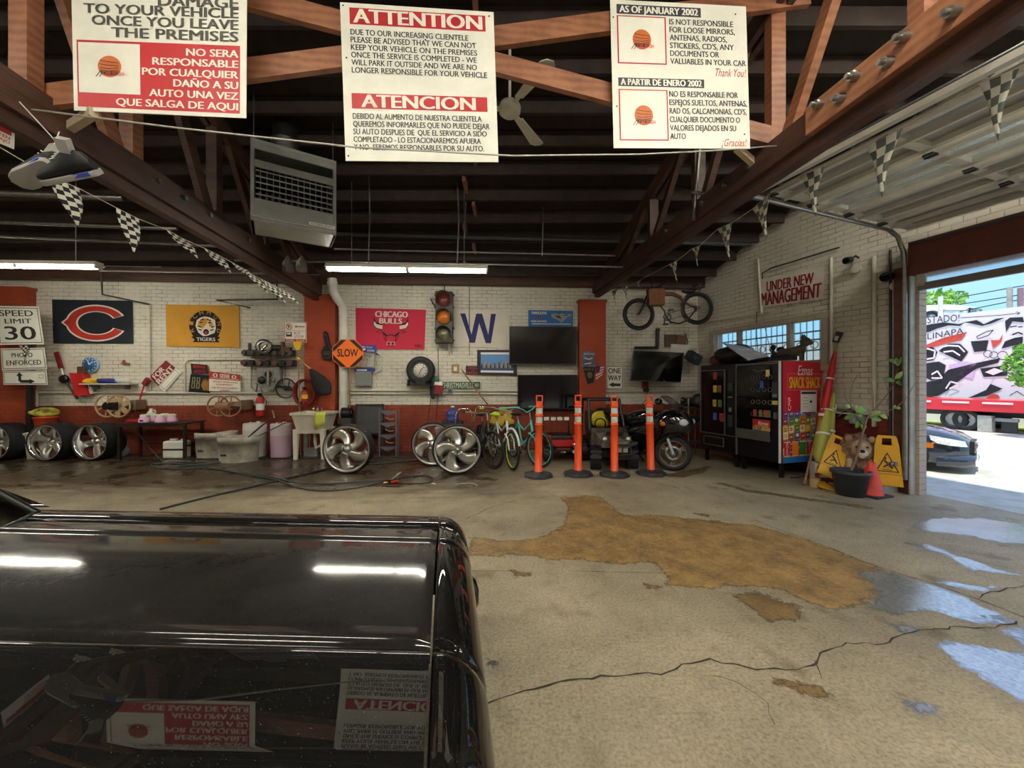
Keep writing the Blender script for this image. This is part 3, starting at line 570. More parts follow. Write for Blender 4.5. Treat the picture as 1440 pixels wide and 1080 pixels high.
# ---- signs on the post
D = DP(7.42)
def road_sign(pts, label, draw, t=.004, off=0, pl=None, mm=None):
    b = qb(pl or D, pts, off, t, mm or SIGNW); draw(b); return b.put('road_sign', label, 'sign')
def dr(b): b.frame(.03, .04, .97, .96, .012, INK); b.text('SPEED', .10, .11, .86, .26, INK, 2, .06); b.text('LIMIT', .20, .33, .80, .45, INK, 2, .06); b.text('30', .16, .53, .86, .87, INK, 2, .07)
road_sign([(-9, 430), (54, 431), (62, 484), (-1, 485)], 'white SPEED LIMIT 30 sign on the dark post', dr)
def dr(b): b.frame(.02, .05, .98, .95, .012, INK); b.text('PHOTO', .24, .22, .72, .42, INK, 2, .06); b.text('ENFORCED', .11, .56, .90, .78, INK, 2, .06)
road_sign([(1, 490), (62, 489), (66, 519), (3, 521)], 'white PHOTO ENFORCED sign under the speed limit sign', dr)
def dr(b):
    b.frame(.02, .06, .98, .94, .01, INK); b.line([(.38, .30), (.38, .76), (.62, .76)], .055, INK); b.poly([(.38, .10), (.30, .36), (.46, .36)], INK); b.poly([(.72, .76), (.60, .58), (.60, .94)], INK); b.frame(.82, .28, .92, .55, .006, INK)
road_sign([(4, 522), (65, 521), (67, 541), (5, 541)], 'small white turn-arrow sign lowest on the dark post', dr)
q = P(41, 541, 7.46); b = MB().box((q.x, 7.47, 1.12), (.09, .05, 2.24), BPL).cyl((q.x-.06, 7.5, 0), (q.x-.06, 7.5, 1.45), .02, BPL).box((q.x, 7.50, .01), (.16, .12, .02), DGR)
tag(b.build('sign_post'), 'dark square post carrying the speed limit and arrow signs', 'post')
# ---- other wall signs
def dr(b):
    b.poly([(0, 0), (1, 0), (1, .36), (0, .36)], DRED, 1) if 0 else b.rect(0, 0, 1, .62, DRED, 1); b.text('FOR', .1, .06, .68, .30, CWH, 2, .12); b.text('RENT', .06, .34, .96, .60, CWH, 2, .12); b.frame(.06, .66, .94, .94, .006, INK, 1)
road_sign([(210, 530), (233.5, 506.5), (255, 524), (231.5, 551)], 'tilted red and white FOR RENT sign on the brick', dr, pl=W, off=.02)
def dr(b): b.text('BEWARE', .14, .14, .88, .44, RED, 2, .08); b.text('of DOG', .16, .58, .88, .88, RED, 2, .08); b.frame(0, 0, 1, 1, .012, DGR, 1)
road_sign([(268, 511), (291.5, 513), (293, 525), (269.5, 526)], 'small black BEWARE of DOG sign with red letters', dr, pl=W, off=.03, mm=BLK)
b = qb(W, [(268, 526), (296, 528), (295, 553), (265, 551)], .0, .05, BPL); OUTL = mat('led_outline', (150, 140, 104), .5)
for u in (.11, .34):
    for v0, v1 in ((.16, .42), (.46, .78)): b.frame(u, v0, u+.16, v1, .016, OUTL, 1)
b.poly([(.62, .42), (.66, .2), (.70, .38), (.74, .14), (.78, .36), (.83, .18), (.86, .38), (.93, .24), (.93, .62), (.97, .86), (.68, .86), (.56, .56)], GOLD, 1)
b.put('crosswalk_signal', 'black crosswalk signal with dark digits and an amber hand', 'signal')
def dr(b):
    b.rect(0, 0, 1, .38, RED, 1); b.rect(.35, .07, .65, .26, CWH, 2); b.text('NO', .38, .09, .62, .245, RED, 3, .04); b.text('CELL PHONES PERMITTED', .05, .285, .96, .35, CWH, 2, .08)
    for u in (.2, .8): b.ell(u, .17, .08, .11, CWH, 2, 16); b.rect(u-.02, .1, u+.02, .24, INK, 3)
    b.text('-WHILE OPERATING', .10, .46, .92, .54, RED, 2, .08); b.text('EQUIPMENT', .24, .60, .76, .68, RED, 2, .08); b.text('-OR IN PROCESSING', .06, .78, .92, .86, RED, 2, .08); b.text('AREA', .34, .91, .66, .98, RED, 2, .08)
road_sign([(294, 522), (338, 527), (338, 550.5), (294, 550)], 'white sign with a red NO band forbidding cell phones', dr, pl=W, off=.06)
def dr(b):
    b.frame(.02, .02, .98, .98, .008, RED); b.arc(.22, .24, .14, .16, 0, 2*PI, .2, RED, 1); b.text('P', .17, .15, .28, .33, INK, 2, .07); b.line([(.13, .16), (.31, .32)], .014, RED, 3); b.line([(.52, .23), (.92, .23)], .02, RED); b.poly([(.46, .23), (.56, .17), (.56, .29)], RED)
    b.rect(.02, .43, .98, .445, RED, 1); b.rect(.08, .50, .34, .72, INK, 1); b.rect(.12, .53, .30, .62, CWH, 2); b.text('BUS', .45, .49, .72, .60, RED, 2, .02); b.text('STOP', .45, .65, .88, .77, RED, 2, .02); b.rect(.03, .83, .97, .975, RED, 1); b.text('TOW  ZONE', .08, .86, .92, .955, CWH, 2, .08)
road_sign([(399.5, 452), (431, 453), (431, 482), (400, 481.5)], 'white no-parking BUS STOP tow zone sign beside the pilaster', dr, pl=W, off=.20)
b = qb(W, [(480, 478), (499, 478), (509, 490), (509, 505), (498.5, 516), (480, 516), (468.5, 505), (468.5, 490)][0:1]+[(509, 478), (509, 516), (468.5, 516)], .28, .004, None)
# SLOW paddle: an octagon on a wooden pole
cs = [(480, 478), (498, 478), (509.5, 489), (509.5, 505), (498, 516), (480, 516), (468.5, 505), (468.5, 489)]; ctr = W(489, 497, .30)
pd = thing('slow_paddle', 'orange SLOW octagon paddle on a wooden pole against the downpipe', 'sign', ctr, AB)
oc = [((x-489)*.0153, (497-y)*.0153) for x, y in cs]
b = MB(); b.prism(oc, 0, .006, mat('paddle_orange', (255, 120, 24), .4))
for (i, j) in ((1, 2), (3, 4), (5, 6), (7, 0)):
    a, c = V((*oc[i], 0)), V((*oc[j], 0)); k0 = .97; ins = .17
    pa, pc = a*.95, c*.95; mid0 = V((*oc[i-1], 0)); mid1 = V((*oc[(j+1) % 8], 0))
    qa, qc = pa.lerp(mid0*.95, .38), pc.lerp(mid1*.95, .38); pts = [pa, pc, qc, qa]
    b.add([(p.x, -.002, p.y) for p in pts], [(0, 1, 2, 3)], BLK)
g, fs_, *_ = glyphs('SLOW', .02); b.add([((x-.5)*.42, -.004, (y-.5)*.15+.012) for x, y in g], fs_, BLK)
b.build('octagon', pd); MB().cyl((.035, .02, -.22), (.03, .03, -1.62), .015, WSTK).build('pole', pd)
b = qb(W, [(503, 484.5), (529, 485.5), (529.5, 495.5), (504, 495)], .10, .004, BLUE)
b.rect(.2, .2, .40, .75, CWH, 1); b.rect(.23, .3, .37, .5, BLUE, 2); b.text('bus', .48, .12, .78, .44, CWH, 2, .02); b.text('stop', .48, .5, .88, .92, CWH, 2, .02); b.put('road_sign', 'small blue bus stop sign under the red bull flag', 'sign')
b = qb(W, [(500, 496), (528, 496.5), (527, 517.5), (498, 516.5)], .07, .012, GRY)
b.rect(.05, .08, .95, .92, LGR, 1); b.text('Al/Wb', .2, .1, .8, .3, INK, 2); b.frame(.25, .36, .62, .85, .006, INK, 2)
for i in range(5): b.line([(.28, .44+.09*i), (.6, .44+.09*i)], .004, INK, 2)
b.put('timetable_panel', 'grey timetable panel below the blue bus stop sign', 'panel')
b = qb(W, [(499, 518), (528, 518.5), (527, 523), (498, 522.5)], .07, .01, BLUE); b.rect(.1, .25, .6, .75, CWH, 1); b.put('road_sign', 'narrow blue strip sign under the grey timetable panel', 'sign')
q = W(512, 533, .06); b = MB().box((0, 0, 0), (.33, .12, .30), GRY).box((0, -.065, 0), (.29, .01, .26), mat('grey_lid', (118, 122, 118), .5)); tag(b.build('junction_box', None, q, AB, bev=.006), 'grey metal junction box under the blue strip sign', 'box')
b = qb(W, [(619, 537), (675, 537), (675, 546.5), (619, 547)], .03, .004, GREEN); b.text('CHRISTMASVILLE', .03, .12, .84, .88, CWH, 2, .015); b.text('RD', .88, .25, .97, .7, CWH, 2, .02); b.put('street_sign', 'green CHRISTMASVILLE RD street sign on the white brick', 'sign')
b = qb(W, [(655, 514.5), (675, 514.5), (675, 527), (655, 527)], .01, .004, BLK); b.text('DOG', .18, .08, .82, .38, RED, 2, .08); b.text('is', .4, .44, .62, .6, RED, 2, .02); b.text('MEAN', .08, .68, .95, .94, RED, 2, .08); b.put('road_sign', 'small black and red DOG sign beside the skyline picture', 'sign')
def dr(b): b.frame(.02, .02, .98, .98, .01, INK); b.text('ONE', .12, .1, .88, .32, INK, 2, .06); b.text('WAY', .10, .40, .90, .62, INK, 2, .06); b.line([(.40, .80), (.85, .80)], .06, INK); b.poly([(.14, .80), (.44, .69), (.44, .91)], INK)
road_sign([(852.5, 514.5), (876, 514.5), (876, 548), (852.5, 547.5)], 'white ONE WAY sign with a black arrow beside the pilaster', dr, pl=W, off=.01)
b = qb(R, [(1069, 393), (1160, 374), (1157, 420), (1069, 433)], .03, .004, mat('banner_white', (206, 198, 188), .7, var=.08))
b.text('UNDER NEW', .115, .13, .86, .47, DRED, 2, .065); b.text('MANAGEMENT', .02, .50, .975, .94, DRED, 2, .065); b.put('banner', 'white UNDER NEW MANAGEMENT banner hung above the window', 'banner')
# posters on the pilaster
b = qb(W, [(818, 494.5), (837, 494), (837, 517), (818, 516)], .19, .003, mat('poster_grey', (116, 116, 138), .7, rgb2=(58, 58, 76), scale=9)); b.text('Events', .15, .07, .9, .2, CWH, 2); b.line([(.2, .4), (.5, .5), (.8, .42)], .02, CWH); b.line([(.2, .8), (.7, .72)], .02, CWH); b.put('poster', 'grey-blue poster at the top of the red pilaster', 'poster')
b = qb(W, [(820, 516), (837, 516), (835, 538), (826, 540)], .195, .003, CBK); b.text('RACE', .1, .08, .9, .2, GOLD, 2); b.ell(.5, .5, .3, .2, mat('khaki', (96, 88, 66), .8), 1, 14); b.put('poster', 'black tapered pennant poster under the grey-blue poster', 'poster')
b = qb(W, [(838, 515), (850, 514), (847, 527), (838, 534)], .20, .003, CLW)
b.rect(0, 0, .5, .5, NAVY, 1)
for i in range(4): b.rect(.5 if i < 2 else 0, .0+.25*i, 1, .12+.25*i, RED, 1)
b.put('flag', 'small hanging striped flag with a navy corner beside the ONE WAY sign', 'flag')
b = qb(W, [(671, 492), (727, 492), (727, 528), (671, 527)], .0, .03, mat('black_frame', (26, 20, 20), .3)); b.rect(.09, .10, .91, .90, PAPER, 1); b.rect(.09, .18, .91, .82, mat('picture_sky', (92, 142, 196), .6), 2); b.rect(.09, .64, .91, .82, mat('picture_water', (44, 72, 116), .6), 3)
for i in range(22): u = .10+.036*i; hgt = .10+.26*random.random()*(1 if i in (5, 6, 12, 13, 14) else .6); b.rect(u, .70-hgt, u+.03, .72, (INK, mat('picture_grey', (120, 116, 116), .6), mat('picture_sand', (172, 150, 124), .6))[i % 3], 4)
b.put('framed_picture', 'black framed city skyline picture left of the lower television', 'picture')
b = qb(W, [(635, 512.5), (645.5, 512.5), (645.5, 524), (635, 524)], .0, .02, GOLD); b.rect(.18, .15, .82, .85, TAN, 1); b.rect(.3, .3, .72, .8, PAPER, 2); b.put('framed_picture', 'tiny gold framed picture on the white brick', 'picture')
# televisions
def tv(label, pts, off, tilt=None):
    b = qb(W, pts, off, .06, BPL); b.rect(.012, .02, .988, .965, SCRN, 1); o = b.put('television', label, 'television'); return o
tv('wide black television mounted under the blue banner', [(716.5, 459), (811.5, 459), (810.5, 513.5), (716, 513)], .08); tv('black television mounted lowest beside the red pilaster', [(728, 527), (812, 527), (812, 575.5), (728, 575)], .08)
t = thing('television', 'black television on a tilting arm near the hanging bicycle', 'television', W(924, 515, .3), AB)
cs = [W(891, 493, .30), W(962, 496, .34), W(957.5, 537.5, .42), (W(886.5, 535.5, .40))]; b = QB([p-t.location for p in cs], .05, BPL); b.rect(.012, .02, .988, .975, SCRN, 1)
o = b.build('screen', t, Matrix.Rotation(-AB, 3, 'Z') @ b.o, -AB)
MB().bar((0, .0, 0), (0, .28, -.02), .08, .08, BPL).box((0, .28, 0), (.2, .03, .3), BPL).build('mount_arm', t)
# ================================================================== things overhead
# unit heater
fl, frr = P(352, 307, 4.6), P(473, 333, 5.1); d_ = frr-fl; hw = math.hypot(d_.x, d_.y); hz = math.atan2(d_.y, d_.x)
zt = P(345, 190, 4.6).z; zb = (fl.z+frr.z)/2; hh = zt-zb-.02
t = thing('unit_heater', 'big grey louvred unit heater hung under the roof', 'heater', V(((fl.x+frr.x)/2, (fl.y+frr.y)/2, zb)), hz)
HG = mat('heater_grey', (150, 152, 146), .45, var=.12, scale=4); HD_ = mat('heater_inside', (13, 12, 11), .8)
b = MB(); dp = .55
b.box((0, dp/2, .02), (hw, dp, .04), HG).box((0, dp/2, hh-.02), (hw, dp, .04), HG).box((-hw/2+.02, dp/2, hh/2), (.04, dp, hh), HG).box((hw/2-.02, dp/2, hh/2), (.04, dp, hh), HG).box((0, dp-.02, hh/2), (hw, .04, hh), HD_)
b.box((0, .02, hh-.07), (hw, .03, .10), HG).box((0, .02, hh-.29), (hw-.06, .03, .09), HG).box((0, .02, .16), (hw, .03, .24), HG).box((0, .0, .06), (hw, .012, .012), CHR); b.build('cabinet', t, bev=.006)
for k in range(6): MB().box((0, .03, .34+.072*k), (hw-.10, .05, .012), HG, rot=(.55, 0, 0)).build('louvre', t)
b = MB()
for k in range(12): b.box((-hw/2+.10+(hw-.2)*k/11, .10, .48), (.008, .05, .42), HG)
b.build('louvre_bars', t)
b = MB()
for k in range(12): b.cyl((-hw/2+.09+(hw-.18)*k/11, .16, .29), (-hw/2+.09+(hw-.18)*k/11, .16, .42), .022, STL, n=8)
b.build('burner_tubes', t)
b = MB(); g, fs_, *_ = glyphs('STERLING', .02); b.add([(hw/2-.30+x*.26, -.006, .085+y*.022) for x, y in g], fs_, INK); b.box((hw/2-.17, -.002, .096), (.3, .008, .04), PAPER); b.build('name_plate', t)
b = MB(); q = V((-.10, dp*.55, hh)); b.cyl(q, q+V((0, 0, .22)), .17, STL, n=20).cyl(q+V((0, 0, .10)), q+V((0, 0, .12)), .18, STL, n=20).tube([q+V((0, 0, .2)), q+V((0, .1, .5)), q+V((0, .3, .9))], .15, STL, 16); b.build('flue_pipe', t)
for x in (-hw/2+.03, hw/2-.03): MB().cyl((x, .1, hh), (x, .1, 1.9), .008, STL, n=6).build('hanger_rod', t)
# ceiling fan
q = P(717, 158, 4.0)
t = thing('ceiling_fan', 'white three-bladed ceiling fan between the hanging notice boards', 'fan', q)
FW = mat('fan_white', (196, 190, 172), .5, var=.08)
MB().lathe([(.001, -.02), (.09, -.02), (.11, 0), (.115, .05), (.10, .085), (.05, .11), (.001, .12)], FW).build('motor', t)
MB().cyl((0, 0, .1), (0, 0, rz_(4)-q.z+.02), .014, FW, n=8).lathe([(.001, rz_(4)-q.z-.16), (.05, rz_(4)-q.z-.15), (.07, rz_(4)-q.z-.1), (.07, rz_(4)-q.z)], FW).build('down_rod', t)
for k in range(3):
    a = math.radians(62+120*k); X = Matrix.Rotation(a, 4, 'Z') @ Matrix.Rotation(.2, 4, 'X')
    b = MB(); b.box((.14, 0, .04), (.14, .05, .01), FW, X=X); b.prism([(.18, -.05), (.66, -.085), (.70, -.04), (.70, .04), (.66, .085), (.18, .05)], -.004, .004, FW, X=X @ Matrix.Translation((0, 0, .04)) @ Matrix.Rotation(PI/2, 4, 'X')); b.build('blade', t)
# shoes
def shoe(px, py, d, lean, label, L=.31):
    t = thing('sneaker', label, 'shoe', P(px, py, d), 0, 'pair of hanging sneakers', rot=lean)
    SH = mat('shoe_dark', (24, 26, 30), .6, var=.2); SO = mat('sole_white', (168, 164, 156), .5); SB = mat('sole_blue', (66, 84, 190), .5)
    def ring(x, w, z0, z1, n=12): return [V((x, w*math.cos(2*PI*i/n)*(1 if math.sin(2*PI*i/n) < .3 else .75), z0+(z1-z0)*(.5+.5*math.sin(2*PI*i/n)))) for i in range(n)]
    xs = [(-.5, .030, .0, .06), (-.44, .042, 0, .10), (-.30, .046, 0, .115), (-.12, .048, 0, .11), (.05, .052, 0, .085), (.25, .056, 0, .062), (.40, .048, 0, .05), (.49, .024, .004, .034)]
    MB().loft([ring(x*L, w, a, c) for x, w, a, c in xs], SH).build('upper', t)
    MB().loft([[V((x*L, w*1.08*q, z)) for q, z in ((-1, -.026), (1, -.026), (1.05, .004), (-1.05, .004))] for x, w, a, c in xs], SO).build('sole', t, bev=.004)
    MB().box((-.28*L, 0, -.006), (.3*L, .105, .02), SB).build('sole_accent', t)
    MB().box((-.30*L, 0, .135), (.05, .05, .07), SO, rot=(0, -.4, 0)).build('tongue', t)
    b = MB()
    for k in range(4): b.bar((-.20*L+k*.022, -.035, .118-k*.009), (-.19*L+k*.022, .035, .118-k*.009), .006, .005, PAPER)
    b.tube([(-.22*L, 0, .12), (-.2*L, 0, .22), (-.16*L, .0, .34)], .003, PAPER, 5); b.build('laces', t)
    return t
shoe(50, 243, 2.28, (.35, .25, 2.9), 'dark sneaker hanging from the truss, its pale sole showing'); shoe(98, 246, 2.22, (-.75, .22, PI+.05), 'dark sneaker with blue sole edge hanging from the truss beside its mate')
# checkered pennants
def checker(name, a, c, sc):
    m = mat(name, a, .7); g = N(m); uv = g.new('ShaderNodeUVMap'); ck = g.new('ShaderNodeTexChecker'); ck.inputs['Scale'].default_value = sc; g.l(uv.outputs[0], ck.inputs[0]); ck.inputs[1].default_value = (*lin(a), 1); ck.inputs[2].default_value = (*lin(c), 1); g.l(ck.outputs[0], g.b.inputs['Base Color']); return m
CKB = checker('checker_black', (22, 22, 22), (228, 224, 208), 1); CKG = checker('checker_grey', (92, 100, 92), (214, 214, 198), 1)
def pennant(a, c, tip, m, label, nn, bow=.03, group=None):
    n = 9; rows = []; uvs = []; nrm = (c-a).cross(tip-a).normalized(); ctr = (a+c)/2
    for i in range(n+1):
        f = i/n; l = a.lerp(tip, f); r = c.lerp(tip, f); row = []
        for j in range(5):
            u = j/4; row.append(l.lerp(r, u)+nrm*(bow*math.sin(PI*f)*math.cos(2.2*u+f*2))-ctr); uvs.append(((.5*f+u*(1-f))*nn, f*nn*1.9))
        rows.append(row)
    b = MB().grid(rows, m); o = b.build('pennant', None, ctr); me = o.data; lay = me.uv_layers.new(name='UVMap')
    for lp in me.loops: lay.data[lp.index].uv = uvs[lp.vertex_index]
    s = o.modifiers.new('s', 'SOLIDIFY'); s.thickness = .002
    return tag(o, label, 'pennant', group)
def pd_(px, k): return k/((px-720)/F+.12)
def PL(px, py): return P(px, py, pd_(px, -2.86))
def PR(px, py): return P(px, py, pd_(px, 3.12))
lp = [((68, 247), (111, 265), (109, 320), 'nearest black and white checkered pennant just below the sneakers'), ((163, 292), (195, 308), (188, 357), 'black and white checkered pennant, second below the left truss'), ((234, 323), (258, 336), (279, 365), 'wind-turned checkered pennant, third below the left truss'), ((287, 349), (306, 358), (326, 386), 'checkered pennant pointing down right, fourth below the left truss'), ((326, 369), (341, 377), (353, 391), 'small checkered pennant, fifth below the left truss'), ((345, 381), (356, 387), (378, 414), 'small checkered pennant, sixth below the left truss'), ((366, 392), (377, 397), (403, 428), 'small checkered pennant, seventh below the left truss'), ((386, 402), (397, 407), (421, 429), 'small checkered pennant, last before the left pilaster')]
for a, c, t_, la in lp:
    A_, C_ = PL(*a), PL(*c); T = PL(*t_) if t_[0] <= c[0] else P(t_[0], t_[1], C_.y-.02); pennant(A_, C_, T, CKB, la, 5, group='checkered pennants under the left truss')
rp = [((1376, 118), (1434, 95), (1404, 197), 'largest grey checkered pennant, nearest the garage door'), ((1218, 205), (1270, 180), (1241, 278), 'grey checkered pennant, second largest by the garage door'), ((1125, 248), (1160, 233), (1148, 305), 'grey checkered pennant, third along the right cord'), ((1058, 294), (1084, 271), (1079, 336), 'grey checkered pennant, fourth along the right cord'), ((1009, 322), (1030, 313), (1027, 366), 'grey checkered pennant, fifth along the right cord'), ((973, 350), (985, 345), (982, 376), 'small grey checkered pennant, sixth along the right cord'), ((941, 372), (953, 366), (953, 397), 'small grey checkered pennant above the front of the hanging bicycle'), ((894, 398), (903, 392), (899, 404), 'tiny checkered pennant left of the hanging bicycle'), ((874, 404), (884, 402), (883, 424), 'tiny limp checkered pennant right of the pilaster top'), ((860, 410), (868, 407), (866, 430), 'tiniest limp checkered pennant at the end of the right cord')]
for a, c, t_, la in rp: pennant(PR(*a), PR(*c), PR(*t_), CKG, la, 3.5, group='checkered pennants under the right truss')
pennant(P(27, 486, 7.40), P(43, 486, 7.40), P(35, 506, 7.38), CKB, 'small checkered pennant dangling in front of the PHOTO ENFORCED sign', 4, group='checkered pennants under the left truss')
CORD = mat('cord', (190, 180, 150), .7)
tag(MB().tube([PL(-30, 190)]+[PL(*q) for p in lp for q in p[:2]]+[PL(412, 414)], .004, CORD, 5).build('bunting_line'), 'cord of the black checkered pennants below the left truss', 'cord')
tag(MB().tube([PR(1500, 66)]+[PR(*q) for p in rp for q in p[:2][::-1]]+[PR(862, 411)], .004, CORD, 5).build('bunting_line'), 'cord of the grey checkered pennants by the garage door', 'cord')
# pipes and conduit under the roof
def pipe(pts, r, m, label, name='pipe', cat='pipe', grp=None): return tag(MB().tube(pts, r, m, 8).build(name), label, cat, grp)
pipe([P(474, 329, 6.9), P(925, 341, 7.0), P(1055, 344, 7.05)], .035, DGR, 'dark pipe crossing under the roof from the heater to the right truss')
pipe([P(470, 350, 7.1), P(925, 361, 7.2)], .018, STL, 'thin grey pipe under the dark crossing pipe')
pipe([P(330, 366, 6.6), P(640, 371, 6.7), P(905, 376, 6.8)], .02, STL, 'grey strut channel running behind the strip light')
pipe([P(-40, 270, 4.6), P(174, 279, 4.75)], .035, STL, 'thick galvanised pipe behind the sneakers'); pipe([P(-40, 311, 5.0), P(250, 322, 5.15)], .025, STL, 'galvanised pipe, middle of three left of the truss'); pipe([P(-40, 330, 5.3), P(305, 346, 5.5)], .022, STL, 'thin galvanised pipe, lowest of three left of the truss')
pipe([P(140, 381, 7.0), P(450, 386, 7.1)], .018, STL, 'thin grey pipe above the gold flag')
for x, y0, y1, d, la in ((518, 232, 371, 6.0, 'thin drop rod left of the white notice'), (643, 250, 371, 6.05, 'drop rod under the ATTENTION notice'), (762, 240, 360, 6.6, 'thin hanging wire right of the ceiling fan'), (295, 193, 331, 4.9, 'bent conduit dropping beside the unit heater'), (653, 232, 335, 6.3, 'galvanised drop rod beside the roof blocks')):
    pipe([P(x, y0-70, d), P(x, y0, d), P(x+2, (y0+y1)/2, d), P(x, y1, d)], .012, STL, la, 'drop_rod', 'rod')
pipe([P(985, 190, 4.6), P(978, 270, 4.6), P(975, 310, 4.6)], .022, STL, 'perforated strut hanging beside the right truss', 'strut', 'strut'); 
pipe([P(974, 270, 4.6), P(1000, 274, 4.45)], .02, STL, 'short pipe stub on the perforated strut', 'pipe', 'pipe')
for x, la in ((405, 'clear bottle wedged on the left truss under the heater, nearer the wall flag'), (424, 'clear bottle wedged on the left truss under the heater, nearer the pilaster')):
    q = P(x, 372, 6.2); tag(MB().lathe([(.001, 0), (.075, 0), (.085, .05), (.08, .15), (.03, .22), (.025, .26), (.001, .26)], mat('clear_plastic', (200, 200, 190), .1, trans=.8), 16).build('bottle', None, q-V((0, 0, .12))), la, 'bottle')
# ================================================================== along the back wall
CND = mat('painted_conduit', (206, 200, 184), .5, var=.08)
pipe([W(52, 552, .03), W(225, 552.5, .03), W(412, 553, .03)], .020, CND, 'painted conduit running low across the brick left of the pilaster'); pipe([W(52, 548, .03), W(52, 572, .03)], .02, CND, 'short riser of painted conduit behind the sign post')
pipe([W(475, 549, .03), W(728, 550, .03)], .016, CND, 'upper painted conduit between the pilasters'); pipe([W(489, 553.5, .03), W(728, 554, .03)], .018, CND, 'lower painted conduit between the pilasters'); pipe([W(852, 550.5, .03), W(978, 550, .03)], .02, CND, 'painted conduit under the tilting television')
DKP = mat('dark_conduit', (48, 40, 36), .5)
pipe([W(142, 382, .3), W(144, 414, .28), W(210, 428, .04)], .018, DKP, 'dark conduit stepping down right of the football flag'); pipe([W(210.5, 429, .03), W(211, 548, .03)], .012, CND, 'thin painted conduit below the dark stepped conduit'); pipe([W(389, 388, .3), W(390, 421, .3), W(305, 422, .28), W(352, 433, .04)], .018, DKP, 'dark conduit stepping down right of the gold flag')
pipe([W(536, 395, .02), W(538, 434, .02)], .012, CND, 'thin white conduit above the red bull flag'); pipe([W(660, 400, .03), W(660, 500, .03)], .007, DKP, 'black wire running down over the navy letter flag')
pipe([W(530, 496, .04), W(537, 500, .04), W(536, 520, .04), W(526, 525, .04)], .016, CND, 'bent white conduit feeding the grey junction box')
pipe([W(260, 552, .02), W(260, 512, .02), W(265, 506, .02), W(360, 506, .02)], .014, CND, 'white conduit arch behind the dog warning sign')
b = MB().tube([W(467, 392, .30), W(469, 410, .30), W(474, 420, .22), W(482, 430, .14), W(483, 445, .12), W(483, 571, .12), W(483, 590, .12)], .088, PLAW, 16)
for y in (441, 474): b.cyl(W(483, y, .12), W(483, y+3, .12), .100, PLAW, n=16)
b.cyl(W(467, 396, .30), W(468, 401, .30), .1, PLAW, n=16); tag(b.build('downpipe'), 'fat white downpipe beside the left red pilaster', 'pipe')
# traffic light
q = W(625, 447, .18); S = .0154
t = thing('traffic_light', 'three-lens traffic light hung on the brick beside the red flag', 'traffic light', q, AB)
HSG = mat('signal_housing', (42, 36, 30), .5, var=.15)
MB().box((0, .0, 0), (.36, .22, 1.08), HSG).cyl((0, 0, .54), (0, 0, .74), .015, DGR, n=8).build('housing', t, bev=.015)
for z, c in ((.36, (96, 30, 24)), (0, (176, 92, 20)), (-.36, (92, 88, 66))):
    b = MB(); b.lathe([(.001, .05), (.08, .04), (.13, .012), (.145, 0)], mat('lens%d' % int(z*100+50), c, .25), 24, X=Matrix.Translation((0, -.112, z)) @ Matrix.Rotation(PI/2, 4, 'X')); b.build('lens', t)
    b = MB(); pts = []
    for i in range(17): 
        a = math.radians(-25+230*i/16); pts.append((math.cos(a)*.158, math.sin(a)*.158))
    for (x0, z0), (x1, z1) in zip(pts, pts[1:]): b.add([(x0, -.11, z0+z), (x1, -.11, z1+z), (x1*.97, -.30, z1*.97+z+.01), (x0*.97, -.30, z0*.97+z+.01), (x0*.96, -.11, z0*.96+z), (x1*.96, -.11, z1*.96+z), (x1*.93, -.30, z1*.93+z+.01), (x0*.93, -.30, z0*.93+z+.01)], [(0, 1, 2, 3), (4, 7, 6, 5), (3, 2, 6, 7)], mat('visor', (72, 64, 56), .5), True)
    b.torus((0, -.118, z), .155, .012, mat('visor', (72, 64, 56), .5), 'Y', 28, 6); b.build('visor', t)
b = MB()
for x in (-.19, .19):
    for z in (-.48, -.22, .22, .48): b.cyl((x-.02, 0, z), (x+.02, 0, z), .02, BLK, n=8)
b.build('latches', t)
MB().tube([(-.13, -.1, .36), (-.28, -.1, .38), (-.18, .1, .2)], .012, STL, 6).build('bracket', t)
MB().bar((.1, .0, -.54), (.1, .02, -.80), .035, .01, STL).build('strap', t)
# tyre clock
def ring_tyre(Ro, Ri, w): return [(Ri, -w*.42), (Ri+.012, -w*.5), ((Ro+Ri)/2, -w*.54), (Ro-.025, -w*.48), (Ro, -w*.34), (Ro, w*.34), (Ro-.025, w*.48), ((Ro+Ri)/2, w*.54), (Ri+.012, w*.5), (Ri, w*.42)]
RX = Matrix.Rotation(PI/2, 4, 'X')
q = W(592, 521, .16); t = thing('tyre_clock', 'clock set in a small tyre on a wall bracket', 'clock', q, AB)
MB().lathe(ring_tyre(.295, .175, .17), RUB, 40, X=RX).build('tyre', t); MB().lathe([(.001, .05), (.15, .05), (.175, .075), (.18, .03), (.18, -.05)], DGR, 36, X=RX).build('rim', t)
b = MB().lathe([(.001, .058), (.145, .058), (.145, .05)], mat('clock_face', (206, 198, 184), .5), 36, X=RX)
for k in range(12): a = 2*PI*k/12; b.box((math.sin(a)*.12, -.060, math.cos(a)*.12), (.012, .004, .03), INK, rot=(0, a, 0))
b.build('dial', t); MB().bar((-.03, -.064, -.09), (.02, -.064, .03), .01, .012, INK).bar((0, -.066, 0), (.075, -.066, .075), .008, .012, INK).build('hands', t)
MB().box((0, 0, -.305), (.56, .22, .02), BLK).box((-.27, .06, -.26), (.02, .2, .14), BLK).box((.0, -.08, -.23), (.20, .02, .14), BPL).build('bracket', t)
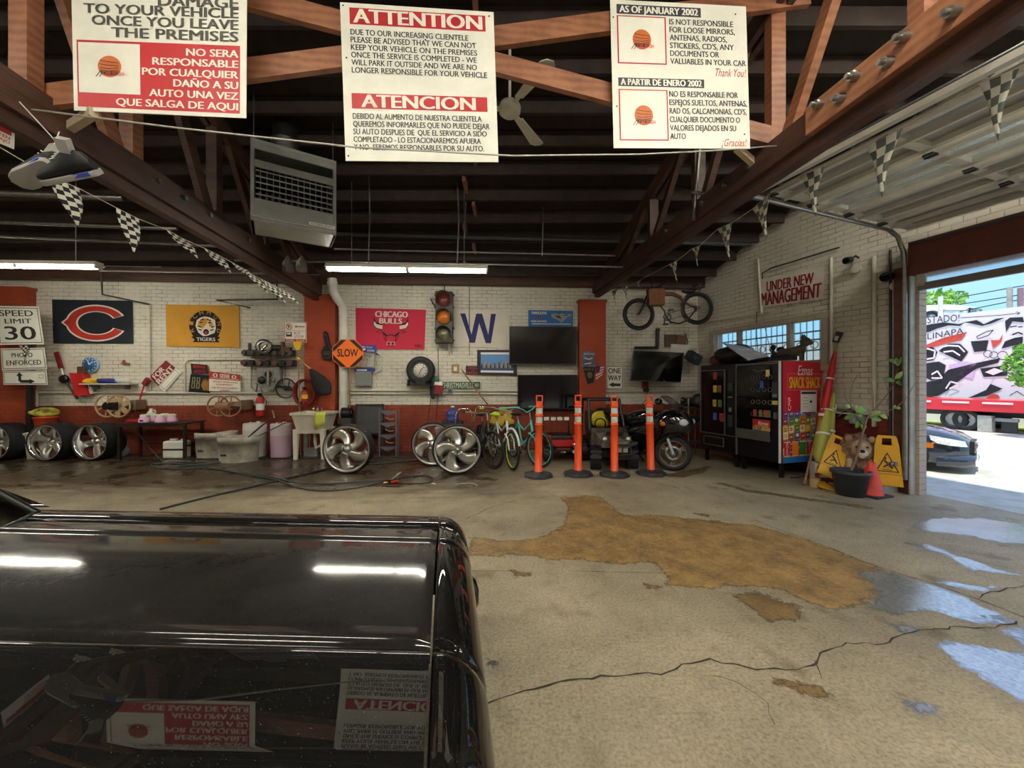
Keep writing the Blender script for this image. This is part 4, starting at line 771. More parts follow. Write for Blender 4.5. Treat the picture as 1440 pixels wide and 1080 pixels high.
# small blue clock
q = W(128, 513, .02); t = thing('wall_clock', 'small round blue wall clock on the brick', 'clock', q, AB)
MB().lathe([(.001, .03), (.15, .03), (.162, .02), (.165, -.015)], mat('clock_rim', (150, 176, 196), .4), 30, X=RX).build('case', t)
b = MB().lathe([(.001, .033), (.145, .033), (.145, .03)], mat('clock_blue', (40, 96, 150), .4), 30, X=RX)
for k in range(12): a = 2*PI*k/12; b.box((math.sin(a)*.12, -.035, math.cos(a)*.12), (.014, .004, .022), PAPER, rot=(0, a, 0))
b.build('dial', t); MB().bar((0, -.04, 0), (.07, -.04, .06), .008, .012, PAPER).bar((0, -.04, 0), (-.03, -.04, .10), .008, .01, PAPER).build('hands', t)
# long snow brush, red bins, rags on a bracket
p0, p1, p2, p3 = W(79, 495, .06), W(86, 518, .06), W(90, 533, .07), W(109, 561, .08)
t = thing('snow_brush', 'long brush with a red head hanging beside the blue clock', 'brush', p2); k_ = lambda p: p-t.location
MB().bar(k_(p0), k_(p1), .09, .03, DRED, up=(0, -1, 0)).build('head', t, bev=.005); MB().cyl(k_(p1), k_(p2), .016, PLAW, n=8).cyl(k_(p2), k_(p3), .018, BPL, n=8).build('handle', t); MB().sph((0, 0, 0), (.10, .05, .09), BPL).build('grip_knob', t)
q = W(117, 556, .08); b = MB().prism([(-.10, 0), (.16, 0), (.06, .44), (-.20, .46)], -.07, .07, RED).box((-.03, 0, .52), (.14, .05, .14), BRN); tag(b.build('dustpan', None, q, AB, bev=.006), 'red upright dustpan hung under the blue clock', 'dustpan')
t = thing('wall_shelf', 'thin wall shelf holding yellow and blue rags', 'shelf', W(152, 540, .14), AB); MB().box((0, .02, 0), (.95, .22, .02), PLAW).build('board', t); MB().box((-.3, .08, -.06), (.02, .12, .1), STL).box((.3, .08, -.06), (.02, .12, .1), STL).build('bracket', t)
def blob(name, label, cat, c, r, m, seed, amp=.25, loc=None, grp=None, rz=0):
    rnd = random.Random(seed); b = MB(); b.sph((0, 0, 0), r, m, 16, 10); ph = [rnd.uniform(0, 6.28) for _ in range(6)]
    for p in b.v:
        n_ = 1+amp*(math.sin(p.x*9/r[0]*.3+ph[0])*math.cos(p.y*7/r[1]*.3+ph[1])+.6*math.sin(p.z*8/r[2]*.4+ph[2]+p.x*12)); p *= n_
    z0 = min(p.z for p in b.v)
    for p in b.v: p.z = max(p.z, z0*.86)
    o = b.build(name, None, c, rz); o.location.z -= z0*.86*0; return tag(o, label, cat, grp)
def rest(o, z):      # drop a blob so that its underside sits at z
    zm = min(v.co.z for v in o.data.vertices); o.location.z = z-zm; return o
zs = W(152, 540, .14).z+.011
rest(blob('rag', 'yellow rag at the end of the wall shelf', 'cloth', W(128, 536, .14), (.13, .09, .05), YEL, 1), zs); rest(blob('rag', 'blue rag bundled on the wall shelf', 'cloth', W(149, 534, .14), (.20, .09, .06), mat('rag_blue', (36, 56, 130), .8), 2), zs); rest(blob('rag', 'white plastic bag on the wall shelf', 'bag', W(174, 533, .14), (.12, .08, .08), mat('bag_white', (200, 200, 190), .4), 3), zs)
q = W(129, 552, .10)
def spray(q, label):
    t = thing('spray_bottle', label, 'bottle', q, AB); MB().lathe([(.001, 0), (.045, 0), (.05, .02), (.05, .10), (.02, .15), (.018, .17), (.001, .17)], DIRTW, 16).build('body', t); MB().box((0, -.01, .19), (.03, .07, .035), PLAW).bar((0, -.04, .18), (0, -.045, .13), .012, .012, PLAW, up=(0, 1, 0)).build('trigger_head', t); return t
spray(W(128, 554, .06)+V((0, 0, 0)), 'white spray bottle hooked on the conduit under the rag shelf')
q = W(176, 511, .02); tag(MB().prism([(-.10, .01), (-.02, -.03), (.08, -.02), (.10, .0), (.0, .02), (-.01, .07), (-.05, .05), (-.04, .01)], -.02, .01, mat('rust', (140, 80, 60), .7)).build('wall_ornament', None, q, AB), 'tiny rusty bird ornament on the white brick', 'ornament')
# hose reels
def reel(px, py, rr, label, sc, hose):
    q = W(px, py, .28); t = thing('hose_reel', label, 'hose reel', q, AB); m = TAN if sc else mat('reel_rust', (148, 104, 76), .6, var=.2)
    for x, y in ((-.16, 0), (.12, -.06)):
        b = MB().torus((x, y, 0), rr, .017, m, 'Y', 30, 7)
        for k in range(3 if x > 0 and sc else 2): a = PI*k/3+.4; b.bar((x-math.cos(a)*rr, y, -math.sin(a)*rr), (x+math.cos(a)*rr, y, math.sin(a)*rr), .10 if x > 0 and sc else .022, .010, m, up=(0, 1, 0))
        b.build('wheel', t)
    MB().cyl((-.16, 0, 0), (.12, -.06, 0), .085, BPL if sc else m, n=18).cyl((-.2, 0, 0), (.3, -.02, 0), .03, STL, n=8).build('drum', t); MB().box((.32, .14, .02), (.10, .24, .20), mat('reel_arm', (120, 96, 74), .6, var=.2)).box((.14, .22, .02), (.3, .05, .12), mat('reel_arm', (120, 96, 74), .6, var=.2)).build('wall_bracket', t)
    return t
reel(162, 571, .215, 'tan hose reel on the wall above the pink jugs', 1, 0); reel(318, 571, .205, 'rusty hose reel on the wall above the grey tubs', 0, 0)
# FOR RENT brush
p = [W(190, 581, .12), W(197, 560, .10), W(203, 541, .08), W(209, 533, .10)]
t = thing('window_brush', 'red-handled brush leaning under the FOR RENT sign', 'brush', p[1]); MB().tube([a-p[1] for a in p[:3]], .015, RED).build('handle', t); MB().bar(p[2]-p[1], p[3]-p[1], .07, .09, DRED).build('head', t)
# engine display
q = W(379, 500, .12); t = thing('engine_display', 'dark cylinder heads and manifold bolted to the brick', 'engine parts', q, AB); EG = mat('engine_grey', (74, 68, 60), .5, .5, var=.3, scale=14, bump=.2); EB = mat('engine_rust', (92, 60, 46), .6, .3, var=.3, scale=12)
b = MB(); b.box((0, 0, .05), (1.0, .14, .13), EG).box((.02, 0, -.16), (1.02, .14, .14), EG)
for k in range(7): b.cyl((-.46+.155*k, -.07, -.16), (-.46+.155*k, -.12, -.16), .055, BPL if k % 2 else EB, n=12).cyl((-.46+.155*k, -.07, .05), (-.46+.155*k, -.11, .05), .045, EG, n=10)
b.build('cylinder_heads', t, bev=.01)
b = MB(); b.lathe([(.10, -.04), (.16, -.04), (.16, .04), (.10, .04)], STL, 20, X=Matrix.Translation((-.05, -.1, .17)) @ RX).cyl((-.15, -.1, .05), (.07, -.1, .28), .02, CHR).cyl((.1, -.1, .16), (.25, -.05, .16), .06, EG).cyl((.3, -.06, .1), (.3, -.06, .28), .04, EB).cyl((-.36, -.06, .1), (-.36, -.06, .25), .03, EG).box((.36, -.04, .12), (.2, .1, .1), EB); b.build('carburettor', t)
b = MB(); b.box((.22, -.08, -.14), (.26, .05, .05), DGR); b.torus((.0, -.1, -.05), .06, .012, EB, 'Y', 14, 6).torus((.12, -.1, -.08), .05, .012, EB, 'Y', 14, 6); b.build('linkage', t)
q = W(379, 532, .1); t = thing('pump_unit', 'grey rounded pump unit hanging under the engine parts', 'pump', q, AB)
MB().prism([(-.22, .28), (.22, .28), (.24, .0), (.16, -.2), (0, -.26), (-.16, -.2), (-.22, 0)], -.05, .05, mat('pump_case', (134, 132, 124), .5, var=.25, scale=12)).build('case', t, bev=.02); b = MB(); b.cyl((.02, -.09, .16), (.02, -.09, -.16), .03, STL).torus((.02, -.09, .08), .06, .014, BLK, 'Y', 16, 6).sph((-.12, -.07, -.04), (.08, .04, .08), BPL).sph((.12, -.08, -.04), (.04, .03, .05), STL); b.build('valve', t); MB().tube([(-.2, -.04, -.1), (-.1, -.06, -.3), (.1, -.06, -.28), (.16, -.05, -.1)], .012, STL, 6).build('tube', t)
def vpipe(px, y0, y1, la): pipe([W(px, y0, .05), W(px, y1, .05), W(px+6, y1+6, .05), W(px+8, y1-6, .05)], .018, STL, la)
vpipe(354, 515, 545, 'galvanised pipe loop left of the pump unit'); vpipe(399, 515, 540, 'galvanised pipe loop right of the pump unit')
q = W(402, 546, .16); t = thing('steering_wheel', 'old black steering wheel hung on the brick', 'steering wheel', q, AB); MB().torus((0, 0, 0), .20, .014, BPL, 'Y', 32, 7).build('rim', t); MB().bar((-.19, 0, .05), (.19, 0, -.04), .05, .05, BPL, up=(0, -1, 0)).cyl((0, .0, 0), (0, .12, 0), .05, BPL).build('spokes', t)
# extinguishers
def extinguisher(q, h, r, label, band):
    t = thing('fire_extinguisher', label, 'fire extinguisher', q, AB); MB().lathe([(.001, 0), (r*.9, 0), (r, .02), (r, h*.82), (r*.75, h*.93), (r*.3, h), (.001, h)], RED, 20).build('cylinder', t); MB().lathe([(r+.002, h*.3), (r+.002, h*.62)], band, 20).build('label', t); MB().box((0, -.02, h+.03), (.04, .09, .05), BLK).tube([(.03, 0, h+.02), (r+.05, 0, h*.7), (r+.03, -.02, h*.25)], .010, BLK, 6).build('valve_hose', t); return t
extinguisher(W(366, 585, .13), .42, .075, 'tall red extinguisher on the brick behind the white drum', PAPER); extinguisher(W(428.5, 566, .33), .26, .062, 'small red extinguisher with yellow label inside the coiled red hose', YEL)
b = MB()
for k in range(6): 
    e = .235+.008*(k % 3); b.tube([(math.cos(2*PI*i/30)*e*.86+.01*math.sin(k), -.02*k, math.sin(2*PI*i/30)*(e+.02)) for i in range(30)], .014, mat('red_hose', (122, 34, 30), .55), 6, True)
o = tag(b.build('hose_coil', None, W(431, 552, .22), AB), 'dark red hose coiled on the red pilaster', 'hose')
# brooms, flag bag, foam finger
def stick(name, a, c, r, m, label, cat, head=None):
    t = thing(name, label, cat, a); MB().cyl((0, 0, 0), c-a, r, m, n=8).build('handle', t)
    if head: head(t)
    return t
q = W(420, 484, .32)
t = thing('broom', 'upside-down broom with a yellow head beside the tow zone sign', 'broom', W(423, 640, .34)*1); t.location.z = 0; e = W(419, 492, .30)-t.location
MB().cyl((0, 0, 0), e, .013, WSTK, n=8).build('handle', t); MB().loft([[e+V((x*s_, y*s_, z)) for x, y in ((-1, -.3), (1, -.3), (1, .3), (-1, .3))] for s_, z in ((.03, 0), (.06, .05), (.09, .14), (.08, .17))], YEL, sm=False).build('head', t)
q0, q1 = W(418, 503, .42), W(437, 519, .40); t = thing('folded_flag', 'black cloth cover tied on a yellow-tipped pole against the red pilaster', 'flag', q1)
MB().cyl(q0-q1, (0, 0, 0), .014, TAN, n=8).cyl(q0-q1, (q0-q1)*.8, .03, YEL, n=8).build('pole', t)
dv = (W(462, 552, .40)-q1); sd = V((dv.z, 0, -dv.x)).normalized(); secs = []
for f, w_ in ((0, .03), (.2, .10), (.5, .19), (.75, .22), (.95, .15), (1.05, .05)): c_ = dv*f; secs.append([c_+sd*(w_*math.cos(2*PI*i/12)*(1 if math.cos(2*PI*i/12) > 0 else .7))+V((0, -.05*math.sin(2*PI*i/12), 0)) for i in range(12)])
MB().loft(secs, mat('black_cloth', (30, 28, 28), .8, bump=.4, scale=6)).build('cloth', t)
fp = [(-.06, -.28), (.10, -.30), (.20, -.22), (.21, -.02), (.13, .12), (.11, .14), (.03, .42), (-.03, .47), (-.08, .42), (-.07, .30), (-.01, .10), (-.10, .02), (-.15, -.08)]
b = MB().prism([(x*.62, z*.8) for x, z in fp], -.03, .03, CBK).prism([(x*.50+.005, z*.68) for x, z in fp], -.033, -.031, mat('foam_grey', (84, 80, 78), .8)); b.prism([(x*.46+.005, z*.64) for x, z in fp], -.035, -.0335, CBK); g, fs_, *_ = glyphs('GO', .03); b.add([(-.04+x*.12, -.037, -.12+y*.07) for x, y in g], fs_, mat('foam_grey', (84, 80, 78), .8)); tag(b.build('foam_finger', None, W(459, 491, .22), AB), 'black foam pointing finger on the red pilaster', 'foam hand')
# gloves, stocking and plant drop left of the street sign
b = MB().loft([[V((x+dx, y, z)) for x, y in ((-w, -.03), (w, -.03), (w, .03), (-w, .03))] for dx, w, z in ((0, .04, 0), (0, .07, -.12), (.02, .08, -.30), (.0, .06, -.44), (.02, .03, -.52))], BPL, sm=False); tag(b.build('work_gloves', None, W(608, 527, .12), AB, sub=1), 'black rubber gloves hanging beside the tyre clock', 'gloves')
t = thing('stocking', 'red and green holiday stocking hung left of the green street sign', 'stocking', W(617, 541, .10), AB)
MB().prism([(-.09, -.2), (.07, -.2), (.10, -.02), (-.07, .0)], -.05, .05, DRED).build('foot', t, bev=.02); MB().prism([(-.07, .0), (.0, .0), (-.04, .18), (-.09, .2)], -.03, .03, GREEN).build('leg', t, bev=.01); MB().prism([(-.09, -.01), (.08, -.02), (.07, .06), (-.08, .06)], -.045, .045, PLAW).build('cuff', t, bev=.015)
q = W(606, 526, .2); tag(MB().sph((0, 0, 0), (.055, .04, .055), STL).bar((0, 0, .0), (-.06, 0, -.15), .02, .02, STL).build('shower_head', None, q, AB), 'chrome spray head hung in front of the tyre clock', 'spray head')
for a, c, la in (((606, 520), (600, 600), 'black cable hanging from the tyre clock to the wheels'), ((616, 490), (612, 600), 'thin black cord hanging below the traffic light')): pipe([W(a[0], a[1], .06), W((a[0]+c[0])/2+3, (a[1]+c[1])/2, .07), W(c[0], c[1], .1)], .007, BLK, la, 'cord', 'cord')
tag(MB().box((0, 0, 0), (.12, .06, .11), GRY).box((0, -.032, 0), (.07, .005, .07), DGR).build('outlet_box', None, W(633, 550, .03), AB), 'small grey outlet box under the green street sign', 'outlet')
pipe([W(650, 521, .10), W(688, 572, .9)], .014, mat('cue', (122, 78, 48), .5), 'slim brown pole leaning from the wall towards the bicycles', 'pole', 'pole')
# bracket and brown boards above the tilting tv
t = thing('monitor_bracket', 'black L-shaped arm on the wall above the tilting television', 'bracket', W(920, 489, .05), AB); MB().bar((.07, 0, .02), (.08, 0, .43), .07, .05, BPL, up=(0, 1, 0)).build('upright', t); MB().bar((.09, 0, 0), (-.46, -.05, -.01), .05, .06, BPL).build('arm', t)
tag(MB().box((-.10, 0, 0), (.26, .03, .27), WOODD).box((.14, -.01, 0), (.22, .03, .23), BRN, rot=(0, .12, 0)).tube([(.24, 0, .16), (.28, -.02, 0), (.25, 0, -.3)], .012, DKP, 6).build('wood_plaque', None, W(949, 479, .04), AB), 'dark brown wooden plaque above the tilting television', 'plaque')
tag(MB().prism([(-.20, .16), (.22, .14), (.16, -.1), (-.22, -.05)], -.02, .02, PLAW).build('wall_plate', None, W(956, 494, .06), AB), 'white metal plate behind the tilting television', 'plate')
t = thing('wall_box', 'dark red box with a black dial under the tilting television', 'box', W(907, 543, .06), AB); MB().box((0, 0, .05), (.13, .08, .2), DRED).build('body', t); MB().cyl((0, -.02, -.08), (0, -.10, -.08), .055, BLK, n=18).build('dial', t)
pipe([W(910, 552, .06), W(908, 562, .08), W(898, 575, .1)], .006, BLK, 'black lead under the dark red box', 'cord', 'cord')

# custom cruiser bicycle hung up in the corner
o0 = W(940, 440, .45); t = thing('hung_bicycle', 'brown stretched cruiser bicycle hung high on the brick in the corner', 'bicycle', o0); k_ = lambda px, py, dy=0: W(px, py, .45)-o0+V((0, dy, 0)); BBR = mat('bike_brown', (96, 56, 44), .4, coat=.3)
for cx, cy, r in ((898, 442, .335), (980, 433.5, .345)):
    c = k_(cx, cy); w = MB().torus(c, r-.03, .034, RUB, 'Y', 40, 8).build('wheel', t); MB().torus(c, r-.075, .014, BPL, 'Y', 36, 6).build('rim', w); b = MB()
    for q_ in range(22): a = 2*PI*q_/22; b.cyl(c+V((math.cos(a)*.03, .025*(-1)**q_, math.sin(a)*.03)), c+V((math.cos(a)*(r-.08), 0, math.sin(a)*(r-.08))), .0025, STL, n=4, cap=False)
    b.cyl(c+V((0, -.06, 0)), c+V((0, .06, 0)), .035 if cx > 950 else .02, DGR); b.build('spokes', w)
MB().tube([k_(913, 414), k_(922, 417), k_(935, 413.5), k_(946, 413.5), k_(956, 418), k_(963, 426)], [.03, .038, .045, .045, .04, .02], BBR, 10).tube([k_(927, 428), k_(934, 437), k_(937, 446), k_(943, 453), k_(955, 455), k_(966, 451), k_(980, 434)], .016, BPL, 8).tube([k_(963, 426), k_(980, 434)], .014, BPL, 8).tube([k_(966, 451), k_(960, 440), k_(957, 428), k_(962, 421), k_(966, 414)], .016, BBR, 8).build('frame', t)
MB().tube([k_(911, 415, -.04), k_(904, 432, -.06), k_(898, 442, -.06)], .018, BPL, 8).tube([k_(911, 415, .04), k_(904, 432, .06), k_(898, 442, .06)], .018, BPL, 8).build('fork', t)
MB().tube([k_(911, 393, -.25), k_(912, 401, -.2), k_(917, 406, -.05), k_(917, 406, .05), k_(925, 403, .12), k_(940, 395, .2)], .015, BPL, 8).build('handlebar', t)
MB().loft([[k_(x, y)+V((0, w_*math.cos(2*PI*i/10), h_*math.sin(2*PI*i/10))) for i in range(10)] for x, y, w_, h_ in ((959, 409.5, .03, .02), (965, 410.5, .06, .035), (971, 410.5, .11, .045), (976, 408.5, .12, .04))], BPL).build('saddle', t)
MB().torus(k_(937, 446, -.05), .075, .012, DGR, 'Y', 22, 6).bar(k_(937, 446, -.07), k_(939, 437, -.08), .025, .015, DGR, up=(0, 1, 0)).bar(k_(937, 446, .07), k_(936, 456, .08), .025, .015, DGR, up=(0, 1, 0)).box(k_(940, 437, -.12), (.09, .08, .03), BLK).box(k_(936, 456, .0), (.09, .08, .03), BLK).build('crank', t)
MB().tube([k_(937, 442, -.05), k_(979, 430, -.05)], .006, DGR, 5).tube([k_(938, 451, -.05), k_(979, 438, -.05)], .006, DGR, 5).build('chain', t)
b = MB(); b.box(k_(921.5, 418.5, -.02), (.34, .16, .36), mat('wicker', (128, 82, 52), .75, var=.35, scale=26, bump=.6), rot=(0, -.04, 0)); b.build('basket', t, bev=.02)
MB().cyl(k_(984, 400), k_(984, 412), .01, DGR).box(k_(984, 400, .2), (.06, .4, .04), DGR).build('hanger', t)
# ================================================================== along the foot of the back wall
RZ = lambda a: Matrix.Rotation(a, 4, 'Z')
def custom_wheel(px, py, Rr, tw, rim, label, style, rz=0, cone=.0, ph=0, group=None, z=None):
    d = (H-(0 if z is None else z))*F/(py-540); q = P(px, py, d); q.z = Rr+(z or 0); q.y += tw*.5
    t = thing('mounted_tyre', label, 'wheel', q, rz, group)
    MB().lathe(ring_tyre(Rr, rim+.004, tw), RUB, 48, X=RX).build('tyre', t)
    MB().lathe([(rim+.004, tw*.47), (rim+.012, tw*.49), (rim+.006, tw*.51), (rim-.012, tw*.505), (rim-.022, tw*.45), (rim-.030, tw*.2), (rim-.034, -tw*.40), (rim-.01, -tw*.48)], CHR if style == 'straight' else ALU, 48, X=RX).build('rim', t)
    yh = -tw*(.10 if style == 'straight' else .36)
    MB().lathe([(.001, tw*.12+.05-yh*0), (.035, tw*.12+.045), (.04, tw*.12+.02), (.07, tw*.12+.01), (.085, tw*.12-.02), (.085, tw*.12-.06)], ALU, 20, X=Matrix.Translation((0, yh+tw*.12, 0)) @ RX).build('hub', t)
    for k in range(5):
        b = MB(); a0 = ph+2*PI*k/5; rows = []; nr = 10; r0, r1 = .06, rim-.02
        for i in range(nr+1):
            f = i/nr; r = r0+(r1-r0)*f
            if style == 'straight': a = a0; w = (.040+.018*f)
            else: a = a0+.62*f**1.5+.05; w = .034+.062*f
            ct = V((math.cos(a)*r, 0, math.sin(a)*r)); da = a+(0 if style == 'straight' else .5*f); s_ = V((-math.sin(da), 0, math.cos(da))); y = yh+.02*f+(.035*math.sin(PI*f) if style != 'straight' else -.02*math.sin(PI*f))
            row = []
            for e, dy in ((-1, .03), (-.92, 0), (-.5, -.012), (0, 0 if style != 'straight' else -.014), (.5, -.012), (.92, 0), (1, .03)): row.append(ct+s_*(w*e)+V((0, y+dy, 0)))
            rows.append(row)
        b.grid(rows, ALU); o = b.build('spoke', t); sm = o.modifiers.new('s', 'SOLIDIFY'); sm.thickness = .02
    b = MB()
    for k in range(5): a = ph+.6+2*PI*k/5; b.cyl((math.cos(a)*.055, yh-.012, math.sin(a)*.055), (math.cos(a)*.055, yh+.03, math.sin(a)*.055), .009, BLK if style != 'straight' else STL, n=8)
    b.build('lug_nuts', t)
    return t
g_ = 'wide chrome wheels with black tyres along the left wall'
custom_wheel(126, 648, .352, .36, .318, 'wide chrome five-spoke wheel beside the steel table', 'straight', ph=.9, group=g_); custom_wheel(62.5, 649, .352, .36, .318, 'wide chrome five-spoke wheel in front of the orange bucket', 'straight', ph=1.57, group=g_); custom_wheel(-11, 649, .352, .36, .318, 'wide chrome five-spoke wheel cut off by the frame edge', 'straight', ph=.5, group=g_)
g_ = 'big polished twisted-spoke wheels on the floor'
custom_wheel(487, 667, .400, .20, .362, 'big polished twisted-spoke wheel in front of the utility sink', 'swirl', ph=.35, group=g_); custom_wheel(642, 667.5, .400, .20, .362, 'big polished twisted-spoke wheel in front of its twin by the bicycles', 'swirl', ph=.15, group=g_, rz=.12); custom_wheel(608, 656, .385, .20, .348, 'big polished twisted-spoke wheel half hidden behind its twin', 'swirl', ph=.6, group=g_, rz=.05)
# bucket, tote, jug
def lug(px, py, d): q = P(px, py, d); q.z = 0; return q
q = lug(64, 600, 7.62); OBK = mat('bucket_orange', (226, 84, 38), .45)
t = thing('bucket', 'orange bucket standing on a white tote behind the chrome wheels', 'bucket', q+V((0, 0, .52))); MB().lathe([(.001, .001), (.13, .001), (.165, .26), (.178, .26), (.178, .285), (.16, .285), (.13, .02), (.001, .02)], OBK, 26).build('body', t); MB().torus((0, 0, .25), .178, .006, STL, 'Y', 24, 6, a0=PI*1.02, a1=PI*1.98).build('handle', t)
t = thing('tote', 'white plastic tote under the orange bucket', 'tote', q); MB().loft([[V((x*w*.62+.10, y*w*.6, z)) for x, y in ((-1, -1), (1, -1), (1, 1), (-1, 1))] for w, z in ((.34, 0), (.38, .46), (.41, .46), (.41, .50), (.30, .519))], DIRTW, sm=False).build('body', t)
rest(blob('work_cloth', 'yellow and black work cloth heaped on the orange bucket', 'cloth', q+V((0, 0, .87)), (.25, .18, .085), mat('yellow_cloth', (222, 206, 60), .8, rgb2=(60, 58, 44), scale=5), 4), .806)
rest(blob('water_jug', 'small clear jug behind the chrome wheel near the steel table', 'jug', lug(173, 633, 7.75), (.12, .10, .13), mat('jug_blue_clear', (196, 206, 214), .2, trans=.5), 5, .05), .001)
# steel table and what stands on and under it
q = lug(228, 640, 7.62); TZ = .70; STB = mat('table_steel', (62, 52, 46), .35, .6, var=.3, scale=6)
t = thing('steel_table', 'low dark steel table carrying the pink jugs', 'table', q, AB); MB().box((0, 0, TZ-.012), (1.30, .52, .024), STB).box((0, -.25, TZ-.045), (1.30, .02, .05), STB).build('tabletop', t)
for x in (-.6, .6):
    for y in (-.22, .22): MB().box((x, y, (TZ-.024)/2), (.045, .045, TZ-.024), STB).build('leg', t)
MB().box((0, .22, .25), (1.16, .03, .03), STB).box((-.0, -.22, .35) if 0 else (.6, 0, .25), (.03, .42, .03), STB).build('stretcher', t)
def jug(px, dy, label, m=PINK, s=1):
    p = P(px, 590, 7.62+dy); p.z = TZ+.001; t = thing('plastic_jug', label, 'jug', p, AB, 'pink jugs on the steel table')
    MB().lathe([(.001, 0), (.085, 0), (.09, .02), (.085, .07), (.062, .11), (.06, .125), (.001, .125)], m, 18).build('body', t); MB().lathe([(.066, .118), (.068, .15), (.05, .16), (.001, .16)], PLAW, 18).build('lid', t); return t
jug(203, -.16, 'pink jug with a dark label, at the left front of the steel table'); jug(215, -.02, 'pink jug behind the labelled jug on the table'); jug(226, -.15, 'pink jug in the middle front of the jug row'); jug(231.5, .08, 'pink jug at the back of the jug row'); jug(242, -.03, 'pink jug at the right end of the jug row')
p = P(203, 590, 7.37); MB  # dark label on the first jug
o = [o for o in bpy.data.objects if o.get('label', '').startswith('pink jug with a dark label')][0]; MB().box((.02, -.087, .045), (.06, .006, .03), NAVY).build('label', o)
t = thing('plastic_jug', 'pale handled jug standing behind the pink jugs', 'jug', P(212.5, 590, 7.82)*1, AB); t.location.z = TZ+.001; MB().lathe([(.001, 0), (.07, 0), (.075, .02), (.075, .15), (.03, .22), (.03, .25), (.001, .25)], mat('jug_clear', (206, 206, 196), .25), 16).build('body', t); MB().torus((.05, 0, .18), .04, .012, mat('jug_clear', (206, 206, 196), .25), 'Y', 14, 6).build('handle', t)
tag(MB().box((0, 0, 0), (.26, .12, .04), RED).cyl((.1, 0, .0), (.26, 0, .02), .012, DRED).build('red_tray', None, P(190, 590, 7.7)*V((1, 1, 0)).x*0+V((P(200, 590, 7.74).x-.14, 7.74, TZ+.022)), AB), 'red tray at the left end of the steel table', 'tray')
q = lug(249, 641, 7.55); t = thing('jerry_can', 'white jerry can on the floor under the steel table', 'jerry can', q, AB); MB().box((0, 0, .17), (.40, .2, .34), PLAW).build('body', t, bev=.03); MB().box((-.06, 0, .36), (.12, .06, .04), PLAW).cyl((.1, 0, .34), (.1, 0, .37), .03, PLAW).build('handle_cap', t, bev=.008); MB().box((0, -.104, .18), (.41, .01, .025), BLK).build('strap', t)
# tubs and drums
TUB = mat('tub_grey', (190, 184, 168), .6, rgb2=(146, 140, 126), scale=5, bump=.1)
def tub(px, d, rx, ry, h, label, cut=0):
    q = lug(px, 600, d); t = thing('oval_tub', label, 'tub', q, AB); n = 36
    def rg(s_, z, dz=0): return [V((math.cos(2*PI*i/n)*rx*s_, math.sin(2*PI*i/n)*ry*s_, z+dz*max(0, -math.cos(2*PI*i/n+.6))**2)) for i in range(n)]
    MB().loft([rg(.93, 0), rg(.97, h*.3), rg(1.0, h*.74), rg(1.03, h*.74), rg(1.04, h, -cut), rg(.98, h, -cut), rg(.94, h*.6), rg(.88, .03)], TUB).build('body', t)
    MB().box((-.12, -ry*1.0, h*.32), (.09, .012, .035), INK).box((.14, -ry*.99, h*.34), (.05, .012, .025), GRY).build('marks', t)
    return t
tub(305, 7.66, .37, .27, .50, 'grey oval tub standing behind its twin, rim dipped', .06); tub(336, 7.26, .35, .25, .46, 'scuffed grey oval tub in front, with a black lance in it')
def drum(px, d, r, h, label, two=None):
    q = lug(px, 600, d); t = thing('plastic_drum', label, 'drum', q, AB); WD = mat('drum_white', (214, 210, 204), .35, var=.06)
    if two:
        MB().lathe([(.001, .001), (r*.96, .001), (r, .02), (r, h*.66)], two, 30).build('filled_body', t); MB().lathe([(r, h*.66), (r, h*.95), (r*.97, h), (r*.3, h*.985), (.001, h*.985)], mat('drum_pinkwhite', (220, 206, 208), .35), 30).build('top', t)
    else: MB().lathe([(.001, .001), (r*.96, .001), (r, .02), (r, h*.80), (r*1.02, h*.82), (r, h*.84), (r, h*.96), (r*.96, h), (r*.8, h*.97), (.001, h*.97)], WD, 30).build('body', t)
    MB().cyl((.05, .03, h*.96), (.05, .03, h+.03), .035, PLAW).cyl((-.08, 0, h*.96), (-.08, 0, h+.02), .02, PLAW).build('cap', t)
    return t
drum(358.5, 7.72, .205, .665, 'white plastic drum behind the front oval tub'); drum(395.5, 7.68, .190, .66, 'white drum filled with pink liquid beside the utility sink', mat('pink_fill', (206, 172, 190), .35))
pipe([P(344, 619, 7.2), P(357, 608, 7.25), P(370, 597, 7.32), P(386, 588, 7.35)], [.007, .016, .016, .008], BPL, 'black pressure lance leaning out of the front oval tub', 'lance', 'lance'); pipe([P(353, 618, 7.32), P(376, 607, 7.4), P(402, 594, 7.45)], .010, DGR, 'thin dark wand leaning behind the black lance', 'lance', 'lance')
pipe([P(386, 588, 7.35), P(384.5, 582, 7.36), P(383, 577, 7.36)], .014, STL, 'grip of the lance standing at the pink drum', 'lance_grip', 'grip')
